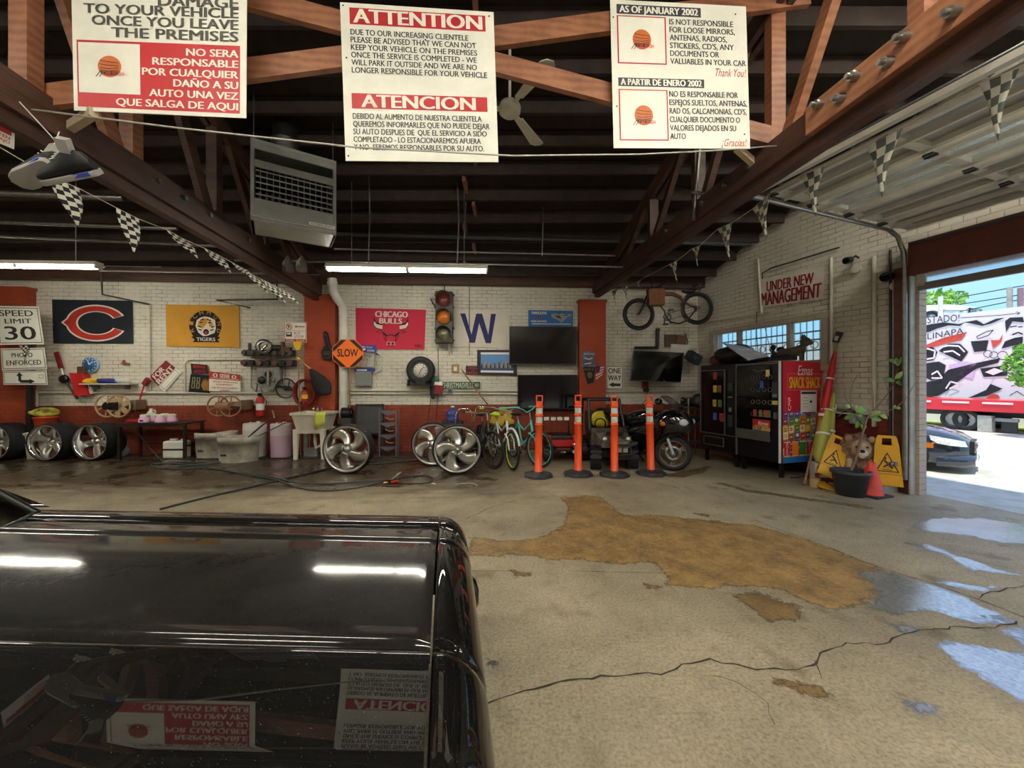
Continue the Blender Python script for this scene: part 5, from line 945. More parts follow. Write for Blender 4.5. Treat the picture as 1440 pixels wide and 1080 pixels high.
# utility sink
q = lug(443, 636, 7.62); t = thing('utility_sink', 'white plastic utility sink on legs with a yellow cloth', 'sink', q, AB); SKW = mat('sink_white', (218, 210, 190), .4, var=.08); SZ = .90
def sr(hx, hy, z): return [V((x*hx, y*hy, z)) for x, y in ((-1, -1), (1, -1), (1, 1), (-1, 1))]
MB().loft([sr(.25, .22, .55), sr(.31, .29, SZ-.05), sr(.34, .31, SZ-.05), sr(.34, .31, SZ), sr(.30, .27, SZ), sr(.23, .2, .60)], SKW, sm=False).build('basin', t, bev=.008)
MB().prism([(-.29, .40), (-.26, .56), (.26, .56), (.29, .40), (.2, .50), (-.2, .50)], -.26, -.24, SKW).prism([(-.29, .40), (-.26, .56), (.26, .56), (.29, .40), (.2, .50), (-.2, .50)], .24, .26, SKW).build('apron', t)
for x in (-1, 1):
    for y in (-1, 1): MB().loft([[V((x*(.26-.01*f)+a*w, y*.23+c*w, z)) for a, c in ((-1, -1), (1, -1), (1, 1), (-1, 1))] for f, w, z in ((0, .03, 0), (1, .045, .58))], SKW, sm=False).build('leg', t)
MB().cyl((-.05, .24, SZ), (-.05, .24, SZ+.06), .03, CHR).tube([(-.05, .24, SZ+.05), (-.05, .2, SZ+.12), (-.05, .06, SZ+.11), (-.05, .04, SZ+.06)], .012, CHR, 8).cyl((-.13, .24, SZ+.0), (-.13, .24, SZ+.07), .018, CHR).cyl((.03, .24, SZ), (.03, .24, SZ+.07), .018, CHR).build('faucet', t)
MB().tube([(0, 0, .56), (0, 0, .3), (.02, .0, .18), (.08, .05, .22), (.1, .2, .3)], .03, PLAW, 10).build('drain_pipe', t)
q2 = q+V((.30, -.30, SZ+.004)); b = MB(); b.grid([[V((x, y, z)) for y, z in ((.18, .004), (-.02, .008), (-.028, -.05), (-.032, -.14+.05*math.sin(x*20)), (-.03, -.24+.08*math.sin(x*14)))] for x in (-.14, -.09, -.03, .02, .06)], mat('cloth_lime', (206, 206, 84), .8)); o = b.build('yellow_cloth', None, q2, AB); sm = o.modifiers.new('s', 'SOLIDIFY'); sm.thickness = .004; sm.offset = 1; tag(o, 'yellow cloth draped over the front edge of the utility sink', 'cloth')
q = lug(487, 620, 7.88); t = thing('pump_motor', 'black pump motor on a stand beside the utility sink', 'motor', q, AB); MB().cyl((-.08, 0, .86), (.10, 0, .86), .11, BPL, n=20).cyl((.10, 0, .86), (.14, 0, .86), .07, BLK, n=16).build('motor', t); MB().box((0, 0, .70), (.26, .24, .12), DGR).box((0, 0, .32), (.08, .1, .64), STL).box((0, 0, .01), (.3, .26, .02), STL).build('stand', t); MB().cyl((-.04, 0, .62), (-.04, 0, .1), .02, BRN).build('pipe', t)
q = lug(440, 635, 7.78); tag(MB().box((0, 0, .08), (.22, .14, .16), GRY).box((-.14, .02, .22), (.08, .06, .44), STL).tube([(.12, 0, .05), (.18, -.05, .04), (.2, -.02, .2), (.12, .0, .3)], .012, BLK, 6).build('valve_box', None, q, AB), 'grey valve box and pipes on the floor under the sink', 'valve box')
# leaning board and step rack
q = lug(518, 634, 7.86); t = thing('display_board', 'black framed grey board leaning on the red brick', 'board', q+V((0, 0, .0)), rot=(-.10, 0, AB)); MB().box((0, 0, .73), (.54, .02, .60), DGR).box((0, -.013, 1.02), (.56, .03, .035), BLK).box((0, -.013, .43), (.56, .03, .035), BLK).box((-.27, -.013, .73), (.035, .03, .62), BLK).box((.27, -.013, .73), (.035, .03, .62), BLK).build('panel', t)
for x in (-.22, .22): MB().box((x, .0, .21), (.04, .03, .42), BLK).build('leg', t)
q = lug(546.5, 634, 7.8); t = thing('wire_rack', 'grey narrow rack of angled shelves against the red brick', 'rack', q, AB); RK = mat('rack_grey', (96, 98, 106), .5, .2)
for x in (-.165, .165): MB().box((x, -.05, .46), (.025, .03, .92), RK).box((x, .14, .46), (.025, .03, .92), RK).build('upright', t)
for k in range(4): MB().box((0, .04, .17+.24*k), (.32, .20, .02), RK).prism([(-.16, .17+.24*k), (.16, .17+.24*k), (0, .09+.24*k)], -.07, -.055, RK).build('shelf', t)
for k in range(3): pipe([q+V((-.04, -.0, .26+.24*k)), q+V((-.06, -.02, .30+.24*k)), q+V((.02, -.03, .255+.24*k+.0)), q+V((.1, 0, .26+.24*k))], .005, PLAW, ('white cable on the lowest rack shelf', 'white cable on the middle rack shelf', 'white cable on the upper rack shelf')[k], 'cable', 'cable')
# delineator posts
RBB = mat('rubber_base', (66, 66, 68), .75, rgb2=(44, 44, 46), scale=8, bump=.2)
def delineator(px, label, lean=0, yb=669):
    d = H*F/(yb-540); q = P(px, yb, d); q.z = 0; t = thing('delineator_post', label, 'traffic post', q, 0, 'orange delineator posts in a row', rot=(0, lean, 0))
    n = 8; MB().loft([[V((r*math.cos(PI/8+2*PI*i/n), r*math.sin(PI/8+2*PI*i/n), z)) for i in range(n)] for r, z in ((.235, 0), (.235, .035), (.215, .05), (.09, .062), (.07, .085))], RBB, sm=False).build('base', t)
    z1 = 1.06; MB().lathe([(.001, .06), (.064, .06), (.064, .09), (.058, .095), (.056, z1-.26), (.064, z1-.255), (.064, z1-.235), (.052, z1-.23), (.052, z1-.12), (.064, z1-.115), (.064, z1-.09), (.052, z1-.085), (.052, z1+.02), (.064, z1+.025), (.064, z1+.045), (.045, z1+.06), (.001, z1+.06)], ORG, 24).build('post', t)
    for z in (z1-.215, z1-.075): MB().lathe([(.0535, z), (.0535, z+.09)], REFL, 24).build('reflective_band', t)
    b = MB(); b.prism([(-.058, 0), (.058, 0), (.058, .09), (.05, .105), (-.05, .105), (-.058, .09)], -.022, .022, ORG, X=Matrix.Translation((0, 0, z1+.045))) if 0 else None
    z2 = z1+.05; b.box((0, 0, z2+.03), (.10, .045, .08), ORG).box((-.045, 0, z2+.11), (.018, .045, .09), ORG).box((.045, 0, z2+.11), (.018, .045, .09), ORG).box((0, 0, z2+.155), (.108, .045, .018), ORG); b.build('handle', t, bev=.004)
    return t
delineator(757, 'orange delineator post in front of the teal bicycle', .015, 670); delineator(813, 'orange delineator post between the red toy truck and the toy buggy', 0, 668); delineator(864, 'orange delineator post in front of the toy buggy', 0, 669); delineator(915.5, 'orange delineator post beside the motorcycle', -.025, 667)
# bicycles
def spokewheel(parent, x, z, r, tyre, rimc, name='wheel', fat=.022, X=None, sp=18):
    c = (x, 0, z); o = MB().torus(c, r-fat, fat, tyre, 'Y', 36, 8, X=X).build(name, parent); MB().torus(c, r-2*fat-.006, .010, rimc, 'Y', 32, 6, X=X).build('rim', o)
    b = MB()
    for k in range(sp): a = 2*PI*k/sp; b.cyl((x+math.cos(a)*.02, .02*(-1)**k, z+math.sin(a)*.02), (x+math.cos(a)*(r-.05), 0, z+math.sin(a)*(r-.05)), .0022, STL, n=4, cap=False, X=X)
    b.cyl((x, -.05, z), (x, .05, z), .018, STL, n=10, X=X); b.build('spokes', o); return o
def bicycle(name, label, fpx, fy, head, frame, tyre, rimc, grip, forkc=None, bars=1, white=None, steer=0):
    d = H*F/(fy-540); q = P(fpx, fy, d); q.z = 0; h = V(head).normalized(); rz = math.atan2(h.y, h.x); r = .33; B = 1.08; org = q-V((h.x*B, h.y*B, 0))
    t = thing(name, label, 'bicycle', (org.x, org.y, 0), rz); forkc = forkc or frame
    SX = Matrix.Translation((B-.12, 0, 0)) @ RZ(steer) @ Matrix.Translation((-(B-.12), 0, 0))
    spokewheel(t, 0, r, r, tyre, rimc); spokewheel(t, B, r, r, tyre, rimc, X=SX)
    bb = V((.44, 0, .30)); st = V((.27, 0, .74)); hd0 = V((B-.20, 0, .60)); hd1 = V((B-.27, 0, .80))
    MB().tube([st, bb], .017, frame, 8).tube([bb, bb.lerp(hd0, .6)+V((0, 0, -.02)), hd0], .02, frame, 8).tube([st+V((.02, 0, -.06)), V((.55, 0, .60)), hd1+V((0, 0, -.05))], .017, frame, 8).tube([hd0, hd1], .022, frame, 10).tube([bb, (.05, .05, r)], .010, frame, 6).tube([bb, (.05, -.05, r)], .010, frame, 6).tube([st, (.0, .05, r)], .008, frame, 6).tube([st, (0, -.05, r)], .008, frame, 6).build('frame', t)
    b = MB(); 
    for s_ in (-1, 1): b.tube([hd0+V((.0, s_*.045, -.02)), V((B-.06, s_*.05, .5)), V((B, s_*.05, r))], .013, forkc, 8, X=SX)
    b.tube([hd1, hd1+V((-.05, 0, .14))], .014, STL, 8).bar(hd0+V((0, -.06, -.02)), hd0+V((0, .06, -.02)), .03, .03, forkc, X=SX); b.build('fork', t)
    hb = hd1+V((-.05, 0, .14)); b = MB(); sw = V((-.18, 0, 0)) if bars else V((-.05, 0, 0))
    pts = [hb+V((0, 0, 0)), hb+V((.03, .10, .05 if bars else 0)), hb+V((-.02, .24, .10 if bars else .02)), hb+V((-.22 if bars else -.06, .33, .08 if bars else .02))]; pl = [V((p.x, -p.y, p.z)) for p in pts]
    b.tube(pts, .012, white or STL, 8, X=SX).tube(pl, .012, white or STL, 8, X=SX); hbo = b.build('handlebar', t)
    for pp in (pts, pl): MB().tube([pp[-1], pp[-1]+(pp[-1]-pp[-2])*.5], .018, grip, 8, X=SX).build('grip', hbo)
    sd = st+V((-.05, 0, .10)); MB().tube([st, sd], .013, STL, 8).build('seat_post', t); MB().loft([[sd+V((x, w*math.cos(2*PI*i/10), .03+hh_*math.sin(2*PI*i/10))) for i in range(10)] for x, w, hh_ in ((-.14, .06, .02), (-.10, .10, .04), (.0, .08, .035), (.12, .03, .025), (.16, .015, .015))], grip if grip in (LIME,) else BPL).build('saddle', t)
    b = MB().torus(bb, .085, .008, STL, 'Y', 20, 6).bar(bb+V((0, -.07, 0)), bb+V((.12, -.07, -.11)), .02, .012, STL, up=(0, 1, 0)).bar(bb+V((0, .07, 0)), bb+V((-.12, .07, .11)), .02, .012, STL, up=(0, 1, 0)).cyl(bb+V((0, -.07, 0)), bb+V((0, .07, 0)), .02, STL); b.box(bb+V((.12, -.11, -.11)), (.09, .08, .025), BLK).box(bb+V((-.12, .11, .11)), (.09, .08, .025), BLK); b.build('crank', t)
    return t
MBLK = mat('bike_black', (28, 28, 32), .4, coat=.3)
t = bicycle('bicycle', 'white and lime cruiser bicycle facing the camera', 720, 661, (.35, -.94), mat('bike_white', (226, 226, 220), .3, coat=.4), RUB, LIME, LIME)
q = V((1.08, 0, .33)); MB().torus(q, .365, .02, mat('bike_white', (226, 226, 220), .3), 'Y', 20, 6, a0=.35, a1=2.4).build('fender', t)
bicycle('bicycle', 'dark bicycle with straight bars behind the twisted-spoke wheel', 690, 660, (.25, -.97), MBLK, RUB, BLK, BPL, bars=0, steer=.38)
bicycle('bicycle', 'teal cruiser bicycle behind the orange post', 756, 658, (.40, -.92), TEAL, RUB, TEAL, TEAL, white=TEAL, steer=.3)
q = lug(703, 600, 8.0); q.z = .68
YV = mat('vest_yellow', (190, 160, 44), .75, var=.2, bump=.4, scale=8)
t = thing('life_vest', 'dull yellow padded vest slung behind the white bicycle', 'vest', q, .2)
for (x, z, w_, h_, r_) in ((-.12, .02, .16, .18, .3), (.02, .0, .15, .22, .25), (.16, .10, .18, .24, .35), (.0, .18, .3, .12, -.4), (.22, -.04, .14, .16, .3)): MB().box((x, .02*x, z), (w_, .10, h_), YV, rot=(0, r_, 0)).build('pad', t, bev=.03)
t = thing('stool', 'black shop stool holding the vest behind the bicycles', 'stool', (q.x, q.y, 0), .2); MB().box((0, 0, .54), (.34, .3, .04), BLK).build('seat', t)
for x in (-.14, .14):
    for y in (-.12, .12): MB().cyl((x, y, 0), (x, y, .53), .014, DGR).build('leg', t)
# water jug on black cabinet, chrome-handled carts
q = lug(636.5, 600, 7.75); t = thing('tool_cabinet', 'black cabinet carrying the blue water jug', 'cabinet', q, AB); MB().box((0, 0, .35), (.40, .40, .70), BPL).build('body', t, bev=.008)
for z in (.16, .38, .58): MB().box((0, -.205, z), (.36, .015, .18), DGR).box((0, -.22, z+.06), (.2, .015, .015), STL).build('drawer', t)
t = thing('water_jug', 'blue five-gallon water jug behind the twisted-spoke wheels', 'jug', q+V((0, 0, .701))); WJ = mat('jug_blue', (66, 84, 160), .2, trans=.3); MB().lathe([(.001, 0), (.115, 0), (.12, .02), (.12, .09), (.112, .10), (.12, .11), (.12, .17), (.10, .21), (.035, .25), (.03, .29), (.001, .29)], WJ, 22).build('body', t); MB().cyl((0, 0, .28), (0, 0, .305), .035, WHITE).build('cap', t)
def cart(px, d, label, s_=1):
    q = lug(px, 640, d); t = thing('hand_cart', label, 'cart', q, .15)
    b = MB(); b.tube([(-.18*s_, 0, .10), (-.16*s_, .02, .5), (-.10*s_, .03, .93), (-.04*s_, .03, .98), (.12*s_, .03, .98), (.16*s_, .03, .94), (.18*s_, .02, .8)], .014, CHR, 8).build('handle', t)
    MB().box((0, .1, .30), (.30, .26, .34), BPL).box((0, .0, .12), (.36, .3, .03), DGR).build('body', t, bev=.01)
    for x in (-.16, .16): MB().torus((x, 0, .075), .055, .02, RUB, 'X', 18, 6).cyl((x-.02, 0, .075), (x+.02, 0, .075), .03, STL).build('wheel', t)
cart(650, 7.2, 'chrome-handled cart behind the twisted-spoke wheels'); cart(676, 8.0, 'chrome-handled cart left of the dark bicycle')
# toy truck with four roof lamps
q = lug(790, 634, 7.15); t = thing('toy_truck', 'black and red ride-on toy truck with four roof lamps', 'toy car', q, .12); TR_ = mat('toy_red', (196, 30, 36), .25, coat=.5)
MB().box((0, .35, .30), (.60, .80, .22), BLK).box((0, .25, .44), (.5, .5, .10), BPL).build('body', t, bev=.03)
MB().prism([(-.16, .0), (.16, .0), (.24, .12), (-.24, .12)], -.10, .06, TR_, X=Matrix.Translation((0, 0, .30))).build('hood', t, bev=.01)
for x in (-.25, .25): MB().box((x, -.02, .44), (.08, .10, .14), TR_).build('fender', t, bev=.02)
for x in (-.22, .22): MB().sph((x, -.09, .33), (.05, .03, .05), CHR).build('headlight', t); MB().sph((x*.98, -.08, .20), (.035, .03, .035), WHITE).build('fog_lamp', t)
MB().box((0, -.09, .22), (.34, .04, .05), BLK).box((0, -.115, .26), (.26, .01, .04), mat('brick_red2', (120, 60, 40), .5)).box((0, -.11, .20), (.10, .01, .03), CHR).build('bumper', t)
MB().tube([(-.26, .5, .4), (-.26, .45, .78), (.26, .45, .78), (.26, .5, .4)], .018, BLK, 8).build('roll_bar', t)
for k in range(4): MB().box((-.20+.133*k, .42, .765), (.10, .05, .065), mat('lamp_white', (230, 226, 210), .25)).build('roof_lamp', t, bev=.01)
for x in (-.29, .29):
    for y in (.06, .68): MB().lathe(ring_tyre(.15, .07, .13), RUB, 24, X=Matrix.Translation((x, y, .15)) @ Matrix.Rotation(PI/2, 4, 'Y')).lathe([(.001, .05), (.07, .05), (.07, -.05)], DGR, 16, X=Matrix.Translation((x, y, .15)) @ Matrix.Rotation(PI/2, 4, 'Y')).build('wheel', t)
# toy buggy
q = lug(862, 652, 6.60); t = thing('toy_buggy', 'black ride-on toy buggy with roll cage behind the orange posts', 'toy car', q, .06); CAMO = mat('buggy_panel', (46, 44, 40), .5, rgb2=(112, 108, 98), scale=7)
def bwheel(x, y, rz=0):
    X = Matrix.Translation((x, y, .19)) @ RZ(rz) @ Matrix.Rotation(PI/2, 4, 'Y'); b = MB().lathe(ring_tyre(.19, .09, .17), RUB, 26, X=X)
    for k in range(14): a = 2*PI*k/14; b.box((0, 0, 0), (.03, .05, .18), RUB, X=X @ Matrix.Rotation(a, 4, 'Z') @ Matrix.Translation((.185, 0, 0)))
    b.lathe([(.001, .07), (.05, .06), (.09, .02), (.09, -.06)], DGR, 18, X=X).lathe([(.09, -.06), (.05, -.08), (.001, -.08)], DGR, 18, X=X); b.build('wheel', t)
for x in (-.30, .33): bwheel(x, 0, -.25); bwheel(x, .78)
MB().box((0, .5, .27), (.5, 1.1, .16), BLK).box((0, .62, .40), (.62, .55, .14), BPL).build('chassis', t, bev=.02)
MB().loft([[V((x*w, y, z0 if k < 2 else z1)) for k, x in enumerate((-1, 1, 1, -1))] for w, y, z0, z1 in ((.24, -.16, .38, .50), (.28, .02, .36, .60), (.30, .30, .36, .66))], CAMO, sm=False).build('hood', t, bev=.02)
b = MB(); b.box((.06, -.19, .46), (.28, .02, .05), STL).box((.06, -.195, .40), (.30, .02, .05), STL).box((.06, -.19, .34), (.26, .02, .07), LGR).box((0, -.10, .62), (.30, .03, .06), BLK); b.build('grille', t, bev=.006)
for x in (-.19, .21): MB().box((x, -.13, .53), (.11, .06, .08), CAMO).sph((x, -.16, .53), (.035, .02, .03), WHITE).build('headlight', t)
MB().box((-.28, .0, .44), (.13, .34, .03), CAMO, rot=(0, .3, 0)).box((.31, .0, .44), (.13, .34, .03), CAMO, rot=(0, -.3, 0)).build('fender', t, bev=.01)
b = MB(); 
for z in (.28, .42): b.tube([(-.10, -.24, z), (.22, -.26, z), (.36, -.16, z+.03)], .014, DGR, 6)
for x in (-.06, .08, .22): b.tube([(x, -.25, .26), (x, -.25, .44)], .012, DGR, 6)
b.box((.05, -.22, .24), (.34, .04, .10), BPL); b.build('bumper', t)
cg = [((-.32, .32, .62), (-.30, .50, 1.16)), ((.32, .32, .62), (.28, .50, 1.16)), ((-.32, 1.0, .45), (-.30, .92, 1.16)), ((.32, 1.0, .45), (.28, .92, 1.16)), ((-.30, .50, 1.16), (.28, .50, 1.16)), ((-.30, .92, 1.16), (.28, .92, 1.16)), ((-.30, .50, 1.16), (-.30, .92, 1.16)), ((.28, .50, 1.16), (.28, .92, 1.16))]
b = MB()
for a, c in cg: b.cyl(a, c, .026, BPL, n=10)
for p_ in ((-.30, .5, 1.16), (.28, .5, 1.16), (-.30, .92, 1.16), (.28, .92, 1.16)): b.sph(p_, .03, BPL, 8, 6)
b.build('roll_cage', t)
b = MB(); b.box((0, .78, .55), (.5, .34, .12), BLK).box((0, .94, .75), (.5, .08, .36), BLK); b.build('seat', t, bev=.03); MB().torus((-.1, .42, .72), .10, .014, BPL, 'Y', 18, 6, X=Matrix.Identity(4)).build('steering_wheel', t)
rest(blob('yellow_cover', 'yellow cover bunched on the toy buggy seat', 'cover', q+V((-.02, .86, .70)), (.19, .10, .18), mat('cover_yellow', (206, 186, 40), .6), 9, .10), .615)
# ------------------------------------------------------------------ motorcycle
PBK = mat('gloss_black', (14, 14, 15), .12, coat=.8); PBK2 = mat('satin_black', (26, 26, 27), .4)
def motorcycle():
    q = lug(946, 640, 6.42); hd = V((.62, -.785, 0)); rz = math.atan2(hd.y, hd.x); Bw = 1.30; o = q-hd*Bw
    t = thing('motorcycle', 'black sport motorcycle standing beside the vending machines', 'motorcycle', (o.x, o.y, 0), rz)
    SX = Matrix.Translation((Bw, 0, 0)) @ RZ(.55) @ Matrix.Translation((-Bw, 0, 0))
    def mw(x, X, nm):
        Y = (X or Matrix.Identity(4)) @ Matrix.Translation((x, 0, .295)) @ RX
        w = MB().lathe([(.21, -.05), (.235, -.06), (.27, -.058), (.292, -.03), (.297, 0), (.292, .03), (.27, .058), (.235, .06), (.21, .05)], RUB, 36, X=Y).build(nm, t)
        b = MB().lathe([(.21, .05), (.215, .055), (.205, .05), (.195, .02), (.195, -.02), (.205, -.05), (.215, -.055), (.21, -.05)], mat('wheel_bronze', (150, 138, 120), .3, .7), 36, X=Y)
        for k in range(3):
            for e in (-.12, .12): a = 2*PI*k/3+.5; b.bar((math.cos(a)*.03, math.sin(a)*.03, 0), (math.cos(a+e)*.2, math.sin(a+e)*.2, 0), .03, .035, mat('wheel_bronze', (150, 138, 120), .3, .7), X=Y)
        b.cyl((0, 0, -.06), (0, 0, .06), .04, STL, X=Y); b.build('rim', w)
        for s_ in (-.065, .065): MB().lathe([(.07, s_-.003), (.135, s_-.003), (.135, s_+.003), (.07, s_+.003), (.07, s_-.003)], STL, 30, X=Y).build('brake_disc', w)
    mw(0, None, 'wheel'); mw(Bw, SX, 'wheel')
    b = MB()
    for s_ in (-.10, .10): b.cyl((Bw, s_, .295), (Bw-.10, s_, .60), .026, mat('fork_silver', (206, 206, 204), .3, .6), X=SX, n=12).cyl((Bw-.09, s_, .58), (Bw-.2, s_, .92), .02, STL, X=SX, n=10)
    b.build('fork', t)
    MB().loft([[V((Bw+x, w*math.cos(PI*i/8), .30+r*math.sin(PI*(.0)+a_)+w*.3*math.sin(PI*i/8))) for i in range(9)]+[V((Bw+x, w*.8*math.cos(PI*(8-i)/8), .29+r*math.sin(a_)+w*.1*math.sin(PI*(8-i)/8))) for i in range(9)] for x, r, w, a_ in ((-.27, .17, .06, .9), (-.2, .28, .075, 1.2), (-.02, .335, .08, 1.57), (.16, .30, .075, 1.2), (.27, .22, .05, .8))], PBK, X=SX).build('front_fender', t)
    def sec(x, w, z0, z1, n=16, pw=.75): return [V((x, w*math.copysign(abs(math.cos(2*PI*i/n))**pw, math.cos(2*PI*i/n)), (z0+z1)/2+(z1-z0)/2*math.copysign(abs(math.sin(2*PI*i/n))**pw, math.sin(2*PI*i/n)))) for i in range(n)]
    MB().loft([sec(.40, .17, .24, .62), sec(.65, .22, .22, .78), sec(.95, .24, .26, .86), sec(1.10, .27, .36, .98), sec(1.28, .27, .52, 1.06), sec(1.44, .24, .60, 1.03), sec(1.56, .17, .65, .95), sec(1.62, .08, .70, .87)], PBK).build('fairing', t, sub=1)
    MB().loft([sec(.42, .13, .66, .88), sec(.6, .17, .66, .98), sec(.85, .18, .7, 1.02), sec(1.02, .13, .76, .98), sec(1.1, .08, .8, .94)], PBK).build('tank', t, sub=1)
    MB().loft([sec(-.30, .05, .88, .96), sec(-.18, .11, .80, .96), sec(.1, .13, .70, .92), sec(.35, .13, .64, .86)], PBK).build('tail', t, sub=1)
    MB().loft([sec(-.2, .09, .93, .99), sec(0, .12, .9, .98), sec(.2, .13, .82, .91), sec(.46, .12, .80, .90)], PBK2).build('saddle', t)
    MB().box((.58, 0, .36), (.42, .3, .34), mat('engine_dark', (60, 58, 56), .4, .6)).cyl((.5, -.17, .34), (.5, .17, .34), .10, STL).build('engine', t, bev=.03)
    MB().tube([(.7, -.14, .24), (.35, -.17, .22), (.0, -.19, .36), (-.22, -.19, .5)], [.03, .035, .06, .06], STL, 12).build('exhaust', t); MB().bar((.0, .1, .295), (.45, .1, .36), .04, .07, STL).bar((0, -.1, .295), (.45, -.1, .36), .04, .07, STL).build('swingarm', t)
    SMK = mat('smoked_screen', (30, 32, 36), .06, coat=.6, alpha=.75)
    MB().grid([[V((x, w*math.sin(a), z-.02*abs(a)**2)) for a in (-1.2, -.8, -.4, 0, .4, .8, 1.2)] for x, w, z in ((1.48, .17, .98), (1.38, .19, 1.11), (1.26, .19, 1.21), (1.16, .16, 1.26))], SMK).build('windscreen', t)
    LN = mat('headlamp_lens', (206, 212, 214), .06, coat=1, var=.2, scale=20)
    for s_ in (-.115, .115): MB().sph((1.545, s_, .83), (.07, .085, .06), LN).build('headlight', t)
    for s_ in (-1, 1):
        MB().sph((1.28, s_*.40, 1.17), (.045, .095, .055), PBK).tube([(1.35, s_*.18, 1.02), (1.32, s_*.30, 1.12), (1.28, s_*.38, 1.16)], .012, PBK2, 6).build('mirror', t)
        MB().tube([(1.15, s_*.10, .98), (1.10, s_*.25, 1.0), (1.04, s_*.36, .98)], .014, PBK2, 8).build('handlebar', t); MB().sph((1.28, s_*.275, .80), (.05, .014, .035), AMB).build('turn_signal', t)
    MB().cyl((.5, .15, .25), (.55, .32, .0), .014, DGR).build('kickstand', t)
motorcycle()
# odds behind the motorcycle: rack of black gear
q = lug(973, 600, 7.6); t = thing('shelf_rack', 'thin metal rack of black gear between motorcycle and vending machine', 'rack', q, AR+PI/2)
for x in (-.22, .22):
    for y in (-.15, .15): MB().cyl((x, y, 0), (x, y, 1.18), .012, STL).build('post', t)
for z in (.3, .68, 1.0): MB().box((0, 0, z), (.48, .34, .015), STL).build('shelf', t)
for (dx, z, r, la, sd) in ((-.10, 1.09, (.17, .12, .09), 'black glove bundle on the top of the thin metal rack', 11), (.13, 1.10, (.10, .10, .12), 'black helmet bag at the end of the rack top', 12), (0, .75, (.18, .12, .07), 'black folded tarp on the middle rack shelf', 13)):
    rest(blob('gear_bag', la, 'bag', q+V((dx*.3, -dx, z)), r, PBK2, sd, .2), {1.09: 1.009, 1.10: 1.009, .75: .689}[z])
q = W(975, 503, .35)
tag(MB().box((0, 0, 0), (.30, .16, .20), PBK2, rot=(.1, .5, .2)).cyl((0, -.1, 0), (.0, -.04, 0), .05, DGR, n=14).box((.05, .2, -.02), (.05, .32, .05), DGR).build('speaker', None, q), 'black speaker on a bracket in the corner above the rack', 'speaker')
# ------------------------------------------------------------------ vending machines
VB_, VA_ = 2.61, None
def VM(s, w, z): q = CR+RD*s+RN*w; return V((q.x, q.y, z))
vw = .92; sA = 2.61
VBK = mat('vending_black', (20, 20, 24), .35, coat=.2); VTR = mat('vending_trim', (120, 118, 112), .4, .5)
ZB, ZT = .235, 1.80
def vending(s1, wd, label, name):
    # local: x along the front (towards the garage door), -y out of the front
    q = VM(s1-wd/2, vw, 0); t = thing(name, label, 'vending machine', q, AR)
    MB().box((0, vw/2-.02, (ZB+ZT)/2), (wd-.01, vw-.06, ZT-ZB), VBK).build('cabinet', t, bev=.008)
    for x in (-wd/2+.07, wd/2-.07):
        for y in (.1, vw-.12): MB().box((x, y, ZB/2), (.05, .05, ZB), BLK).build('leg', t)
    return t
GD = mat('display_dark', (14, 14, 17), .12)
# machine 1 (far)
w1 = .80; t = vending(sA-.80, .80, 'black snack vending machine nearer the corner', 'vending_machine')
MB().box((-.09, -.008, 1.12), (.54, .03, 1.12), GD).build('window', t)
b = MB(); b.box((-.36, -.02, 1.12), (.02, .02, 1.18), VTR).box((.185, -.02, 1.12), (.02, .02, 1.18), VTR).box((0, -.02, .54), (.76, .02, .02), VTR).box((-.09, -.02, 1.70), (.54, .02, .015), VTR).box((-.06, -.02, .48), (.44, .02, .015), VTR).box((-.06, -.02, .33), (.44, .02, .015), VTR).box((-.28, -.02, .405), (.015, .02, .15), VTR).box((.16, -.02, .405), (.015, .02, .15), VTR); b.build('trim', t)
MB().box((-.06, -.015, .405), (.42, .02, .13), BLK).build('delivery_flap', t)
MB().box((.29, -.01, 1.40), (.10, .02, .14), DGR).build('display', t); MB().box((.29, -.01, 1.22), (.08, .02, .02), GRY).build('bill_slot', t); MB().box((.29, -.01, 1.0), (.04, .02, .07), GRY).build('coin_slot', t); MB().box((.29, -.01, .80), (.09, .02, .2), DGR).build('keypad', t)
random.seed(3)
SN = [mat('snack%d' % i, c, .4) for i, c in enumerate(((200, 170, 40), (150, 60, 30), (60, 90, 160), (190, 60, 70), (90, 120, 60), (120, 80, 50), (210, 190, 120), (110, 60, 120)))]
def snack(t, x, z, w_, h_, m): MB().box((x, -.028, z), (w_, .012, h_), m).build('snack_pack', t, bev=.003)
for (x, z, k) in ((-.02, 1.60, 1), (-.02, 1.36, 0), (.08, 1.36, 5), (-.03, 1.10, 0), (.09, 1.10, 4), (-.02, .86, 2), (.12, .86, 3), (.14, .84, 1)): snack(t, x, z, .075, .13, SN[k])
# machine 2 (near, wrapped side)
t = vending(sA, .79, 'black drink and snack vending machine with a red wrapped side', 'vending_machine')
MB().box((-.07, -.008, 1.18), (.60, .03, 1.10), GD).build('window', t)
b = MB(); b.box((-.385, -.01, 1.02), (.02, .03, 1.56), VTR).box((.385, -.012, 1.02), (.02, .03, 1.56), PAPER).box((-.07, -.02, .62), (.60, .02, .16), mat('flap_grey', (96, 94, 90), .4, .3)).box((0, -.015, 1.775), (.76, .02, .02), VTR); b.build('trim', t)
for r_ in range(4):
    z = 1.56-.2*r_
    for k in range(4 if r_ < 3 else 3): MB().torus((-.06+.10*k, -.03, z), .032, .005, STL, 'Y', 12, 5).build('coil', t)
for (x, z, k) in ((.20, 1.62, 6), (.10, 1.44, 2), (-.02, .98, 3), (.08, .98, 4), (.16, .98, 3), (.22, .98, 4)): snack(t, x, z, .06, .11, SN[k])
